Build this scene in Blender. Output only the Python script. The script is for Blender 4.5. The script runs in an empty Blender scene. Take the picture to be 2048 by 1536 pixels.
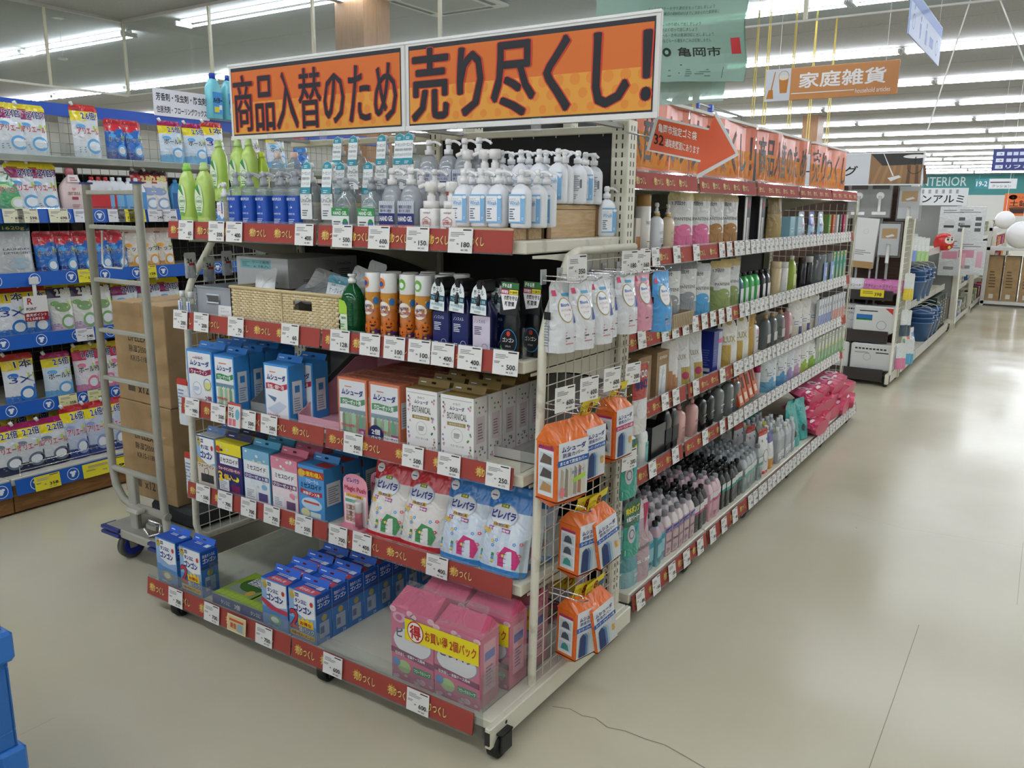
import bpy, math, random
from math import sin, cos, pi, radians
from mathutils import Vector, Matrix
random.seed(7)
SC = bpy.context.scene
COL = SC.collection
# ---------------------------------------------------------------- camera (metres, z up; x along the end-cap, y down the aisle)
RW = ((0.832249, 0.124347, -0.540277), (0.554303, -0.16819, 0.815144), (0.010492, -0.97788, -0.208902))
FPX, CH = 1652.75, 1.55
cam = bpy.data.cameras.new('camera'); cam.sensor_width = 36; cam.lens = FPX / 2048 * 36
cam.clip_start = .05; cam.clip_end = 200
co = bpy.data.objects.new('camera', cam); COL.objects.link(co)
co.matrix_world = Matrix([[RW[i][0], -RW[i][1], -RW[i][2], (0, 0, CH)[i]] for i in range(3)] + [[0, 0, 0, 1]])
SC.camera = co
# ---------------------------------------------------------------- world, exposure
w = bpy.data.worlds.new('world'); SC.world = w; w.use_nodes = True
w.node_tree.nodes['Background'].inputs[0].default_value = (.8, .86, .9, 1)
w.node_tree.nodes['Background'].inputs[1].default_value = .25
SC.view_settings.view_transform = 'Standard'; SC.view_settings.look = 'None'
SC.view_settings.gamma = 1; SC.view_settings.use_curve_mapping = False
SC.view_settings.exposure = -0.1
LAMP = 42      # radiance of the fluorescent tubes
SC.cycles.max_bounces = 6; SC.cycles.diffuse_bounces = 3; SC.cycles.glossy_bounces = 3
SC.cycles.transmission_bounces = 4; SC.cycles.transparent_max_bounces = 16
SC.cycles.caustics_reflective = False; SC.cycles.caustics_refractive = False
SC.cycles.sample_clamp_indirect = 6; SC.cycles.adaptive_threshold = .02

def ray(px, py):
    c = (px - 1024, py - 768, FPX)
    return [sum(RW[i][k] * c[k] for k in range(3)) for i in range(3)]
def fx(px, py, y):           # x of the point seen at (px,py) on the plane at depth y
    r = ray(px, py); return r[0] * y / r[1]
def fy(px, py, x):
    r = ray(px, py); return r[1] * x / r[0]
def fz(px, py, y):
    r = ray(px, py); return CH + r[2] * y / r[1]
def fzx(px, py, x):
    r = ray(px, py); return CH + r[2] * x / r[0]

# ---------------------------------------------------------------- materials
MATS = {}
def lin(h):
    h = h.lstrip('#')
    if len(h) == 3: h = ''.join(c * 2 for c in h)
    return [((c / 12.92) if c <= .04045 else ((c + .055) / 1.055) ** 2.4) for c in (int(h[i:i + 2], 16) / 255 for i in (0, 2, 4))] + [1]
def node(nt, t, **k):
    n = nt.nodes.new(t)
    for a, b in k.items():
        if a in n.inputs: n.inputs[a].default_value = b
        else: setattr(n, a, b)
    return n
def newmat(name):
    m = bpy.data.materials.new(name); m.use_nodes = True
    nt = m.node_tree; return m, nt, nt.nodes['Principled BSDF'], nt.nodes['Material Output']
FIN = {'': (.5, .35), 'g': (.22, .5), 'f': (.2, .6), 'p': (.7, .2), 's': (.35, .45)}
def mat(k):
    """'#rrggbb' plus a finish letter: g gloss, f wrinkled film, p paper, s satin; or a named material"""
    if k in MATS: return MATS[k]
    if k in NAMED: m = NAMED[k](); m.name = k; MATS[k] = m; return m
    h, _, fin = k.partition(':')
    m, nt, b, o = newmat('colour_' + h.lstrip('#') + ('_' + fin if fin else ''))
    b.inputs['Base Color'].default_value = lin(h)
    r, s = FIN[fin]
    b.inputs['Roughness'].default_value = r; b.inputs['Specular IOR Level'].default_value = s
    if fin == 'f':
        tc = node(nt, 'ShaderNodeTexCoord')
        n = node(nt, 'ShaderNodeTexNoise', Scale=16.0, Detail=2.0, Distortion=1.2)
        nt.links.new(tc.outputs['Object'], n.inputs['Vector'])
        bu = node(nt, 'ShaderNodeBump', Strength=.85, Distance=.014)
        nt.links.new(n.outputs[0], bu.inputs['Height']); nt.links.new(bu.outputs[0], b.inputs['Normal'])
    MATS[k] = m; return m
def two(name, c1, c2, scale, rough=.5, stretch=(1, 1, 1), detail=4, bump=0, dist=0, contrast=(.35, .65), spec=.4, metal=0):
    m, nt, b, o = newmat(name)
    tc = node(nt, 'ShaderNodeTexCoord'); mp = node(nt, 'ShaderNodeMapping', Scale=stretch)
    n = node(nt, 'ShaderNodeTexNoise', Scale=scale, Detail=detail, Distortion=dist)
    r = node(nt, 'ShaderNodeValToRGB')
    r.color_ramp.elements[0].position, r.color_ramp.elements[1].position = contrast
    r.color_ramp.elements[0].color = lin(c1); r.color_ramp.elements[1].color = lin(c2)
    L = nt.links.new
    L(tc.outputs['Object'], mp.inputs[0]); L(mp.outputs[0], n.inputs['Vector']); L(n.outputs[0], r.inputs[0])
    L(r.outputs[0], b.inputs['Base Color'])
    b.inputs['Roughness'].default_value = rough; b.inputs['Specular IOR Level'].default_value = spec
    b.inputs['Metallic'].default_value = metal
    if bump:
        bu = node(nt, 'ShaderNodeBump', Strength=bump, Distance=.004); L(n.outputs[0], bu.inputs['Height']); L(bu.outputs[0], b.inputs['Normal'])
    return m
def clear(name, tint='#ffffff', milk=.12, fac=.1, rough=.05, milkcol='#ffffff'):
    """thin clear plastic: see-through tinted body, a little milkiness, a gloss that grows at grazing angles"""
    m, nt, b, o = newmat(name); nt.nodes.remove(b); L = nt.links.new
    t = node(nt, 'ShaderNodeBsdfTransparent', Color=lin(tint)); d = node(nt, 'ShaderNodeBsdfDiffuse', Color=lin(milkcol))
    g = node(nt, 'ShaderNodeBsdfGlossy', Roughness=rough); lw = node(nt, 'ShaderNodeLayerWeight', Blend=.5); pw = node(nt, 'ShaderNodeMath', operation='POWER'); pw.inputs[1].default_value = 3.5; L(lw.outputs['Facing'], pw.inputs[0]); fr = node(nt, 'ShaderNodeMapRange'); fr.inputs[3].default_value, fr.inputs[4].default_value = .05, .7; L(pw.outputs[0], fr.inputs[0])
    a = node(nt, 'ShaderNodeMixShader'); a.inputs[0].default_value = milk; L(t.outputs[0], a.inputs[1]); L(d.outputs[0], a.inputs[2])
    c = node(nt, 'ShaderNodeMixShader'); L(fr.outputs[0], c.inputs[0]); L(a.outputs[0], c.inputs[1]); L(g.outputs[0], c.inputs[2])
    L(c.outputs[0], o.inputs[0]); return m
def glow(name, colr, s):
    m, nt, b, o = newmat(name); nt.nodes.remove(b)
    e = node(nt, 'ShaderNodeEmission', Color=lin(colr), Strength=s); nt.links.new(e.outputs[0], o.inputs[0]); return m
def metalmat(name, c, rough):
    m, nt, b, o = newmat(name); b.inputs['Base Color'].default_value = lin(c); b.inputs['Metallic'].default_value = 1
    b.inputs['Roughness'].default_value = rough; return m
def floor_mat():
    m, nt, b, o = newmat('floor'); L = nt.links.new
    tc = node(nt, 'ShaderNodeTexCoord')
    n1 = node(nt, 'ShaderNodeTexNoise', Scale=.9, Detail=5.0); n2 = node(nt, 'ShaderNodeTexNoise', Scale=55.0, Detail=3.0)
    L(tc.outputs['Object'], n1.inputs[0]); L(tc.outputs['Object'], n2.inputs[0])
    r = node(nt, 'ShaderNodeValToRGB'); e = r.color_ramp.elements
    e[0].position, e[1].position = .3, .7; e[0].color = lin('#c3bca2'); e[1].color = lin('#cfc9b2')
    L(n1.outputs[0], r.inputs[0])
    # specks and scuffs
    v = node(nt, 'ShaderNodeTexVoronoi', Scale=2.2); L(tc.outputs['Object'], v.inputs['Vector'])
    th = node(nt, 'ShaderNodeMath', operation='LESS_THAN'); L(v.outputs['Distance'], th.inputs[0]); th.inputs[1].default_value = .009
    mx = node(nt, 'ShaderNodeMixRGB'); mx.inputs[2].default_value = lin('#807a66'); L(th.outputs[0], mx.inputs[0]); L(r.outputs[0], mx.inputs[1])
    L(mx.outputs[0], b.inputs['Base Color'])
    rr = node(nt, 'ShaderNodeMapRange'); L(n1.outputs[0], rr.inputs[0])
    rr.inputs[1].default_value, rr.inputs[2].default_value, rr.inputs[3].default_value, rr.inputs[4].default_value = .3, .7, .15, .27
    L(rr.outputs[0], b.inputs['Roughness'])
    n3 = node(nt, 'ShaderNodeTexNoise', Scale=3.0, Detail=2.0); L(tc.outputs['Object'], n3.inputs[0])
    bu = node(nt, 'ShaderNodeBump', Strength=.12, Distance=.02); L(n3.outputs[0], bu.inputs['Height']); L(bu.outputs[0], b.inputs['Normal'])
    b.inputs['Specular IOR Level'].default_value = .34
    return m
def wicker_mat():
    m, nt, b, o = newmat('wicker'); L = nt.links.new
    tc = node(nt, 'ShaderNodeTexCoord')
    bk = node(nt, 'ShaderNodeTexBrick', Scale=1.0, offset=.5)
    mp = node(nt, 'ShaderNodeMapping'); mp.inputs['Rotation'].default_value = (pi / 2, 0, 0)
    L(tc.outputs['Object'], mp.inputs[0]); L(mp.outputs[0], bk.inputs[0])
    bk.inputs['Color1'].default_value = lin('#e3d3ad'); bk.inputs['Color2'].default_value = lin('#d2bf94'); bk.inputs['Mortar'].default_value = lin('#8d7a50')
    bk.inputs['Brick Width'].default_value = .022; bk.inputs['Row Height'].default_value = .0085; bk.inputs['Mortar Size'].default_value = .0012
    L(bk.outputs[0], b.inputs['Base Color']); b.inputs['Roughness'].default_value = .7
    bu = node(nt, 'ShaderNodeBump', Strength=.8, Distance=.004, invert=True); L(bk.outputs['Fac'], bu.inputs['Height']); L(bu.outputs[0], b.inputs['Normal'])
    return m
def hammered():
    return two('ceiling_board', '#9c9d9d', '#a5a6a6', 40, .9, detail=2, bump=.15)
NAMED = {
    'floor': floor_mat, 'wicker': wicker_mat, 'ceiling': hammered,
    'cream': lambda: two('cream_steel', '#e2dfcd', '#d9d5c1', 6, .38, spec=.45),
    'dirty': lambda: two('worn_cream_steel', '#dcd8c6', '#a79f8a', 18, .45, contrast=(.55, .8)),
    'black': lambda: two('black_board', '#0b0b0c', '#121213', 5, .6),
    'wood': lambda: two('pine', '#cdb18a', '#b8976b', 6, .55, (1, 9, 9), 6, dist=1.5),
    'woody': lambda: two('pine_lengthwise', '#cdb18a', '#b8976b', 6, .55, (9, 1, 9), 6, dist=1.5),
    'woodz': lambda: two('oak_veneer', '#96704e', '#866140', 5, .5, (14, 14, 1), 6, dist=1.0),
    'plinth': lambda: two('plinth_wood', '#8d6236', '#6f4a26', 5, .55, (9, 1, 9), 6, dist=1.5),
    'walnut': lambda: two('walnut_board', '#4a2f20', '#2f1d14', 4, .55, (1, 6, 14), 6, dist=1.5),
    'card': lambda: two('cardboard', '#a98d66', '#9d815b', 12, .85, bump=.03),
    'kraft': lambda: two('kraft_card', '#a08462', '#957a59', 30, .8),
    'steel': lambda: metalmat('zinc', '#b8bab8', .3), 'chrome': lambda: metalmat('chrome', '#d8d8d8', .15),
    'gold': lambda: metalmat('gold_trim', '#c9a35c', .3), 'silver': lambda: metalmat('silver_film', '#c9cbcc', .28),
    'greyp': lambda: two('grey_paint', '#a5a498', '#9a998d', 8, .42), 'dgrey': lambda: two('dark_grey_plastic', '#3a3b3d', '#333436', 20, .6),
    'rubber': lambda: two('black_rubber', '#131313', '#1c1c1c', 20, .6),
    'clear': lambda: clear('clear_plastic', milk=.05), 'film': lambda: clear('clear_film', milk=.08, rough=.12),
    'gel': lambda: clear('clear_gel', '#eaf1f2', .17, milkcol='#dfe6e8'), 'milky': lambda: clear('milky_plastic', '#d6dade', .55, milkcol='#c9ced4'),
    'greenclear': lambda: clear('green_clear', '#2f9a64', .35, milkcol='#1d7a45'), 'acryl': lambda: clear('acrylic', '#f4f7f7', .025),
    'glass': lambda: clear('smoke_glass', '#f0f4f4', .05, milkcol='#cfd4d4'), 'greybot': lambda: clear('grey_clear', '#9aa0a0', .6, milkcol='#8f9696'),
    'tube': lambda: glow('fluorescent_tube', '#f2f7ff', LAMP), 'globe': lambda: glow('lit_globe', '#fff8ee', 3.0),
    'bag': lambda: clear('green_bag_film', '#8fb3a0', .82, milkcol='#8fb0a0', rough=.4), 'paleb': lambda: clear('pale_film', '#d8ebe4', .7, milkcol='#c5dcd3', rough=.3),
}

# ---------------------------------------------------------------- text outlines (built-in font, turned into faces)
TXT = {}
def glyphs(s, bold):
    k = (s, bold)
    if k not in TXT:
        c = bpy.data.curves.new('t', 'FONT'); c.body = s; c.size = 1; c.offset = bold; c.resolution_u = 2; c.fill_mode = 'FRONT'
        o = bpy.data.objects.new('t', c); m = bpy.data.meshes.new_from_object(o)
        v = [(q.co.x, q.co.y) for q in m.vertices]; f = [tuple(p.vertices) for p in m.polygons]
        x0, x1 = min(a for a, b in v), max(a for a, b in v); y0, y1 = min(b for a, b in v), max(b for a, b in v)
        v = [((a - x0) / (x1 - x0), (b - y0) / (y1 - y0)) for a, b in v]
        TXT[k] = (v, f, (x1 - x0) / (y1 - y0))
        bpy.data.objects.remove(o); bpy.data.curves.remove(c); bpy.data.meshes.remove(m)
    return TXT[k]

# ---------------------------------------------------------------- mesh builder
EPS = .0005
class B:
    def __init__(s): s.v = []; s.f = []; s.i = []; s.sm = []; s.mk = []
    def _m(s, k):
        if k not in s.mk: s.mk.append(k)
        return s.mk.index(k)
    def add(s, v, f, k, sm=False):
        b = len(s.v); s.v += [tuple(p) for p in v]
        for q in f: s.f.append(tuple(b + a for a in q))
        j = s._m(k); s.i += [j] * len(f); s.sm += [sm] * len(f); return s
    def box(s, x0, x1, y0, y1, z0, z1, k, b=0):
        if x0 > x1: x0, x1 = x1, x0
        if y0 > y1: y0, y1 = y1, y0
        if not b:
            v = [(x, y, z) for x in (x0, x1) for y in (y0, y1) for z in (z0, z1)]
            return s.add(v, [(0, 1, 3, 2), (4, 6, 7, 5), (0, 4, 5, 1), (2, 3, 7, 6), (0, 2, 6, 4), (1, 5, 7, 3)], k)
        X, Y, Z = (x0, x1), (y0, y1), (z0, z1); v = []; ix = {}
        for i in (0, 1):
            for j in (0, 1):
                for l in (0, 1):
                    p = [X[i], Y[j], Z[l]]; d = [b if t == 0 else -b for t in (i, j, l)]
                    for a in range(3):
                        q = [p[c] + (0 if c == a else d[c]) for c in range(3)]; ix[i, j, l, a] = len(v); v.append(q)
        f = []
        for a in range(3):
            for t in (0, 1):
                o = [c for c in range(3) if c != a]; q = []
                for (m, n) in ((0, 0), (1, 0), (1, 1), (0, 1)):
                    e = [0, 0, 0]; e[a] = t; e[o[0]] = m; e[o[1]] = n; q.append(ix[e[0], e[1], e[2], a])
                f.append(q)
        for a in range(3):
            o = [c for c in range(3) if c != a]
            for m in (0, 1):
                for n in (0, 1):
                    e0 = [0, 0, 0]; e0[o[0]] = m; e0[o[1]] = n; e1 = list(e0); e1[a] = 1
                    f.append([ix[(*e0, o[0])], ix[(*e0, o[1])], ix[(*e1, o[1])], ix[(*e1, o[0])]])
        for i in (0, 1):
            for j in (0, 1):
                for l in (0, 1): f.append([ix[i, j, l, 0], ix[i, j, l, 1], ix[i, j, l, 2]])
        return s.add(v, f, k)
    def lathe(s, prof, k, n=16, sx=1, sy=1, p=2, cx=0, cy=0, cap=True, axis='z', o=(0, 0, 0)):
        v = []; e = 2 / p
        for r, z in prof:
            for a in range(n):
                t = 2 * pi * (a + .5) / n; c, d = cos(t), sin(t)
                x = r * sx * math.copysign(abs(c) ** e, c) + cx; y = r * sy * math.copysign(abs(d) ** e, d) + cy
                v.append((x, y, z) if axis == 'z' else ((z + o[0], x + o[1], y + o[2]) if axis == 'x' else (x + o[0], z + o[1], y + o[2])))
        f = [(i * n + a, i * n + (a + 1) % n, (i + 1) * n + (a + 1) % n, (i + 1) * n + a) for i in range(len(prof) - 1) for a in range(n)]
        s.add(v, f, k, True)
        if cap:
            b = len(s.v) - len(v); m = len(prof) - 1
            s.f += [tuple(b + a for a in reversed(range(n))), tuple(b + m * n + a for a in range(n))]; s.i += [s._m(k)] * 2; s.sm += [False] * 2
        return s
    def tube(s, path, r, k, n=6, closed=False):
        P = [Vector(p) for p in path]; m = len(P); v = []; up = None
        for i in range(m):
            a = P[(i - 1) % m] if (i or closed) else P[0]; c = P[(i + 1) % m] if (i < m - 1 or closed) else P[-1]
            t = (c - a).normalized()
            if up is None: up = Vector((0, 0, 1)) if abs(t.z) < .9 else Vector((1, 0, 0))
            x = t.cross(up).normalized(); up = x.cross(t).normalized()
            v += [P[i] + x * (r * cos(2 * pi * j / n)) + up * (r * sin(2 * pi * j / n)) for j in range(n)]
        f = [(i * n + j, i * n + (j + 1) % n, (i + 1) % m * n + (j + 1) % n, (i + 1) % m * n + j) for i in range(m if closed else m - 1) for j in range(n)]
        s.add(v, f, k, True)
        if not closed:
            b = len(s.v) - len(v)
            s.f += [tuple(b + a for a in range(n)), tuple(b + (m - 1) * n + a for a in reversed(range(n)))]; s.i += [s._m(k)] * 2; s.sm += [False] * 2
        return s
    def rod(s, a, b, r, k, n=6): return s.tube([a, b], r, k, n)
    def prism(s, pts, fn, a0, a1, k):
        """polygon (2d) swept from a0 to a1; fn(u,v,a) -> xyz"""
        n = len(pts); v = [fn(u, w_, a0) for u, w_ in pts] + [fn(u, w_, a1) for u, w_ in pts]
        return s.add(v, [tuple(range(n)), tuple(range(2 * n - 1, n - 1, -1))] + [(i, (i + 1) % n, n + (i + 1) % n, n + i) for i in range(n)], k)
    # --- print on a surface S(u, v, lift)
    def rect(s, S, u, v, w_, h, k, l=1, nu=1, nv=1):
        return s.add([S(u + w_ * i / nu, v + h * j / nv, l * EPS) for j in range(nv + 1) for i in range(nu + 1)],
                     [(j * (nu + 1) + i, j * (nu + 1) + i + 1, (j + 1) * (nu + 1) + i + 1, (j + 1) * (nu + 1) + i) for j in range(nv) for i in range(nu)], k)
    def ell(s, S, u, v, ru, rv, k, l=2, n=20):
        return s.add([S(u + ru * cos(2 * pi * i / n), v + rv * sin(2 * pi * i / n), l * EPS) for i in range(n)] + [S(u, v, l * EPS)],
                     [(i, (i + 1) % n, n) for i in range(n)], k)
    def ring(s, S, u, v, r0, r1, k, l=2, n=24):
        return s.add([S(u + r * cos(2 * pi * i / n), v + r * sin(2 * pi * i / n), l * EPS) for r in (r0, r1) for i in range(n)],
                     [(i, (i + 1) % n, n + (i + 1) % n, n + i) for i in range(n)], k)
    def poly(s, S, pts, k, l=2):
        return s.add([S(a, b, l * EPS) for a, b in pts], [tuple(range(len(pts)))], k)
    def text(s, S, t, u, v, w_, h, k, l=3, bold=0.0, ar=False, skew=0):
        if bold > .022:      # heavy lettering: the outline laid down a few times, shifted by the stroke
            for i in range(8 if bold > .05 else 4): s.text(S, t, u + bold * h * .8 * cos(i * pi / (4 if bold > .05 else 2) + .4), v + bold * h * .8 * sin(i * pi / (4 if bold > .05 else 2) + .4), w_, h, k, l + .05 * i, 0)
            return s
        g, f, a = glyphs(t, bold)
        if ar:
            if a * h < w_: u += (w_ - a * h) / 2; w_ = a * h
            else: v += (h - w_ / a) / 2; h = w_ / a
        return s.add([S(u + x * w_ + skew * y * h, v + y * h, l * EPS) for x, y in g], f, k)
    def lines(s, S, u, v, w_, h, n, k='#555555', l=2, seed=0):
        rnd = random.Random(seed + int(u * 1e4) + n); st = h / n
        for i in range(n): s.rect(S, u, v + i * st, w_ * rnd.uniform(.55, 1), st * .45, k, l)
        return s
    def mesh(s, name):
        m = bpy.data.meshes.new(name); m.from_pydata(s.v, [], s.f)
        for k in s.mk: m.materials.append(mat(k))
        m.polygons.foreach_set('material_index', s.i); m.polygons.foreach_set('use_smooth', s.sm); m.update(); return m
    def build(s, name, parent=None, loc=(0, 0, 0)):
        o = bpy.data.objects.new(name, s.mesh(name)); COL.objects.link(o)
        if parent: o.parent = parent; o.location = Vector(loc) - WORLDAT.get(parent.name, Vector((0, 0, 0)))
        else: o.location = loc
        return o
WORLDAT = {}
def front(w_, d, h=0): return lambda u, v, e: (u - w_ / 2, -d / 2 - e, v)
def rside(w_, d): return lambda u, v, e: (w_ / 2 + e, u - d / 2, v)
def lside(w_, d): return lambda u, v, e: (-w_ / 2 - e, d / 2 - u, v)
def topf(w_, d, h): return lambda u, v, e: (u - w_ / 2, v - d / 2, h + e)
def round_s(r, cy=0): return lambda u, v, e: ((r + e) * sin(u / r), cy - (r + e) * cos(u / r), v)
def plane_s(o, U, V):
    o, U, V = Vector(o), Vector(U).normalized(), Vector(V).normalized(); N = U.cross(V)
    return lambda u, v, e: tuple(o + U * u + V * v + N * e)

def props(o, label=None, cat=None, group=None, kind=None):
    if label: o['label'] = label
    if cat: o['category'] = cat
    if group: o['group'] = group
    if kind: o['kind'] = kind
    return o
def thing(name, label, cat, loc=(0, 0, 0), group=None, world=False, rz=0):
    o = bpy.data.objects.new(name, None); o.empty_display_size = .05; COL.objects.link(o)
    o.location = loc; o.rotation_euler = (0, 0, rz); props(o, label, cat, group)
    if world: WORLDAT[o.name] = Vector(loc)
    return o
def struct(name, b): return props(b.build(name), kind='structure')
PROTO = {}
SCALE = {'gb': 1.16, 'gb2': 1.16, 'sgel': 1.08, 'gelb': 1.13, 'gelp': 1.08, 'gelt': 1.22, 'gelg': 1.2, 'geln': 1.16, 'foam': 1.14, 'wi': 1.05, 'wb': 1.05, 'dish': 1.13, 'ae': 1.1, 'ag': 1.1, 'ho': 1.18, 'hl': 1.18, 'gg': 1.06, 'tw1': (1, 1, 1.1), 'pr': 1.06, 'pb': 1.06, 'sc0': .75, 'sc1': .75, 'sc2': .75}
def put(key, name, maker, label, cat, loc, rz=0, group=None, tilt=(0, 0), plabel=None):
    """one thing; the first with this key builds its meshes, later ones share them. maker() -> [(part name, B[, [(sub, B)]])]"""
    if key not in PROTO: PROTO[key] = [(q[0], q[1].mesh(q[0]), [(n, b.mesh(n)) for n, b in (q[2] if len(q) > 2 else [])]) for q in maker()]
    ps = PROTO[key]
    if len(ps) == 1 and not ps[0][2]:
        o = bpy.data.objects.new(name, ps[0][1]); COL.objects.link(o)
    else:
        o = bpy.data.objects.new(name, None); o.empty_display_size = .03; COL.objects.link(o)
        for n, m, sub in ps:
            c = bpy.data.objects.new(n, m); c.parent = o; COL.objects.link(c)
            for n2, m2 in sub:
                d = bpy.data.objects.new(n2, m2); d.parent = c; COL.objects.link(d)
    o.location = loc; o.rotation_euler = (tilt[0], tilt[1], rz)
    if key in SCALE: o.scale = SCALE[key] if isinstance(SCALE[key], tuple) else (SCALE[key],) * 3
    return props(o, label, cat, group)
NTH = 'first second third fourth fifth sixth seventh eighth ninth tenth eleventh twelfth thirteenth fourteenth fifteenth sixteenth seventeenth eighteenth nineteenth twentieth'.split()
def nth(i):
    return NTH[i] if i < 20 else ('twenty-' + NTH[i - 20] if i < 29 else ('thirtieth' if i == 29 else ('thirty-' + NTH[i - 30] if i < 39 else ('fortieth' if i == 39 else 'forty-' + NTH[i - 40]))))
# ================================================================ the shop: floor, ceiling, walls, lamps
CZ = 3.55
X0, X1, Y0, Y1 = -22., 6., -7., 52.
b = B(); b.box(X0, X1, Y0, Y1, -.1, 0, 'floor')
S = lambda u, v, e: (u, v, e)
def floorline(pts, w_, k):
    q = []
    for px, py in pts:
        r = ray(px, py); t = -CH / r[2]; q.append((r[0] * t, r[1] * t))
    for (a, c), (d, e) in zip(q, q[1:]):
        L = math.hypot(d - a, e - c); nx, ny = -(e - c) / L * w_, (d - a) / L * w_
        b.poly(S, [(a - nx, c - ny), (d - nx, e - ny), (d + nx, e + ny), (a + nx, c + ny)], k, 1)
floorline([(1105, 1413), (1140, 1418), (1165, 1432), (1190, 1436), (1215, 1455), (1250, 1462), (1290, 1478), (1330, 1490), (1365, 1510), (1425, 1545), (1470, 1580)], .0014, '#6f6a58')
floorline([(1838, 1250), (1790, 1390), (1730, 1560)], .0011, '#7d7866')
floorline([(2046, 1085), (2034, 1210)], .001, '#8d8875')
floorline([(1640, 1010), (1800, 1055), (2047, 1095)], .0008, '#96917e')
floorline([(40, 1470), (110, 1435)], .0008, '#96917e')
struct('floor', b)
b = B(); b.box(X0, X1, Y0, Y1, CZ, CZ + .1, 'ceiling')
for i in range(15):
    b.box(X0, X1, 7.3 + i * 3, 7.312 + i * 3, CZ - .003, CZ, '#8f8e88')
struct('ceiling', b)
for n, a in (('wall_left', (X0 - .1, X0, Y0, Y1)), ('wall_right', (X1, X1 + .1, Y0, Y1)), ('wall_front', (X0, X1, Y0 - .1, Y0)), ('wall_back', (X0, X1, Y1, Y1 + .1))):
    b = B(); b.box(*a, 0, CZ, '#d9d9d4')
    if n == 'wall_back':
        S = plane_s((X0, Y1, 0), (1, 0, 0), (0, 0, 1))
        z0, z1, xa, xb = fz(1950, 390, Y1), fz(1950, 338, Y1), fx(1838, 362, Y1) - X0, fx(1934, 362, Y1) - X0; b.rect(S, 8, z0, 20, z1 - z0, '#3f8b8c', 1); b.text(S, 'INTERIOR', xa, z0 + (z1 - z0) * .35, xb - xa, (z1 - z0) * .36, '#d4e4e4', 2, .01)
    struct(n, b)
# smoke-stopping glass that hangs from the ceiling
b = B(); GX, GY, GZ = -9.11, 5.79, 2.755
b.box(GX, 1.6, GY, GY + .008, GZ, CZ, 'glass'); b.box(GX - .008, GX, -1, GY, GZ, CZ, 'glass')
for x in (GX, -7.6, -6.1, -4.6, -3.1, -1.6, -.1, 1.5): b.box(x - .012, x + .012, GY - .01, GY + .018, GZ, CZ, '#c9c3ac')
for y in (.5, 2., 3.4, 4.92): b.box(GX - .018, GX + .01, y - .012, y + .012, GZ, CZ, '#c9c3ac')
b.box(GX, 1.6, GY - .004, GY + .012, GZ - .012, GZ, '#c2c0b8'); b.box(GX - .02, GX + .012, -1, GY, GZ - .02, GZ, '#d5d3c8')
b.box(GX, 1.6, GY - .02, GY + .03, CZ - .03, CZ, '#a9a79f'); b.box(GX - .03, GX + .02, -1, GY, CZ - .03, CZ, '#a9a79f')
struct('trim_1', b)
# oak-clad column
b = B(); cy_ = 6.2; a0, a1 = fx(672, 100, cy_), fx(728, 100, cy_); c1 = fy(780, 60, a1)
b.box(a0, a1, cy_, c1, 0, CZ, 'woodz'); b.box(a1 - .002, a1 + .006, cy_ + (c1 - cy_) * .5, cy_ + (c1 - cy_) * .5 + .02, 0, CZ, '#8e6a48'); struct('trim_2', b)
b = B(); b.box(fx(1604, 260, 19), fx(1635, 260, 19), 19, 19.5, 0, CZ, 'woodz'); struct('trim_3', b)

def lamp():
    h = B(); h.box(-1.17, 1.17, -.035, .035, .012, .05, '#e8e8e4', .008)
    for e in (-1, 1): h.box(e * 1.15 - .012, e * 1.15 + .012, -.1, .1, -.03, .02, '#cfcfca')
    out = [('housing', h)]
    for y in (-.075, .075):
        t = B(); t.rod((-1.13, y, -.012), (1.13, y, -.012), .012, 'tube', 8); out.append(('tube', t))
    return out
ROWS = [(-5.9, -8.5), (-2.9, -8.5), (.1, -8.5), (3.1, -8.5), (6.12, -8.5), (8.82, -9.09), (11.75, -9.09), (14.7, -9.09), (17.7, -9.09), (20.8, -9.09), (24., -9.09), (27., -9.09), (30., -9.09), (33., -9.09)] + [(36. + 3. * i, -9.09) for i in range(5)]
for i, (y, xs) in enumerate(ROWS):
    k0, k1 = (-1, 5) if y < 5 else (-4, 6)
    for k in range(k0, k1):
        xl = xs + 2.36 * k - (.98 if (4 < y < 7 and k < 0) else 0)
        if xl < X0 + .2 or xl + 2.3 > X1: continue
        if y < 5 and xl > 1: continue
        put('lamp', 'ceiling_light', lamp, 'white twin-tube fluorescent fitting, %s from the left-hand wall in the %s lamp row' % (nth(k - k0), nth(i)), 'ceiling light', (xl + 1.17, y, CZ - .052), group='ceiling lights in rows')
# ceiling cassette of the air conditioner
def cassette():
    b = B(); b.box(-.47, .47, -.47, .47, -.03, 0, '#d4d4d0', .01); b.box(-.3, .3, -.3, .3, -.036, -.03, '#9fa09d')
    out = [('panel', b)]
    for i in range(4):
        s = B(); a = i * pi / 2; v = [(-.32, -.42), (.32, -.42), (.32, -.36), (-.32, -.36)]
        s.add([(x * cos(a) - y * sin(a), x * sin(a) + y * cos(a), -.0325) for x, y in v], [(0, 1, 2, 3)], '#4b4d4d'); out.append(('air_slot', s))
    return out
put('cassette', 'air_conditioner', cassette, 'square air conditioner cassette in the ceiling above the banner', 'air conditioner', (fx(868, 30, 6.75), 6.9, CZ - .004))
def sensor():
    b = B(); b.box(-.05, .05, -.05, .05, -.012, 0, '#d6d6d2'); c = B(); c.rod((0, 0, -.01), (0, 0, -.42), .003, '#c9c9c4', 5); d = B(); d.lathe([(.05, -.44), (.05, -.425), (.02, -.41)], '#d2d2ce', 14); return [('ceiling_plate', b), ('cord', c), ('dome', d)]
q_ = (-9.6, fy(118, 42, -9.6)); put('sens', 'hanging_sensor', sensor, 'small white dome hanging by a cord from the ceiling beyond the smoke glass', 'sensor', (q_[0], q_[1], CZ))
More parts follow.
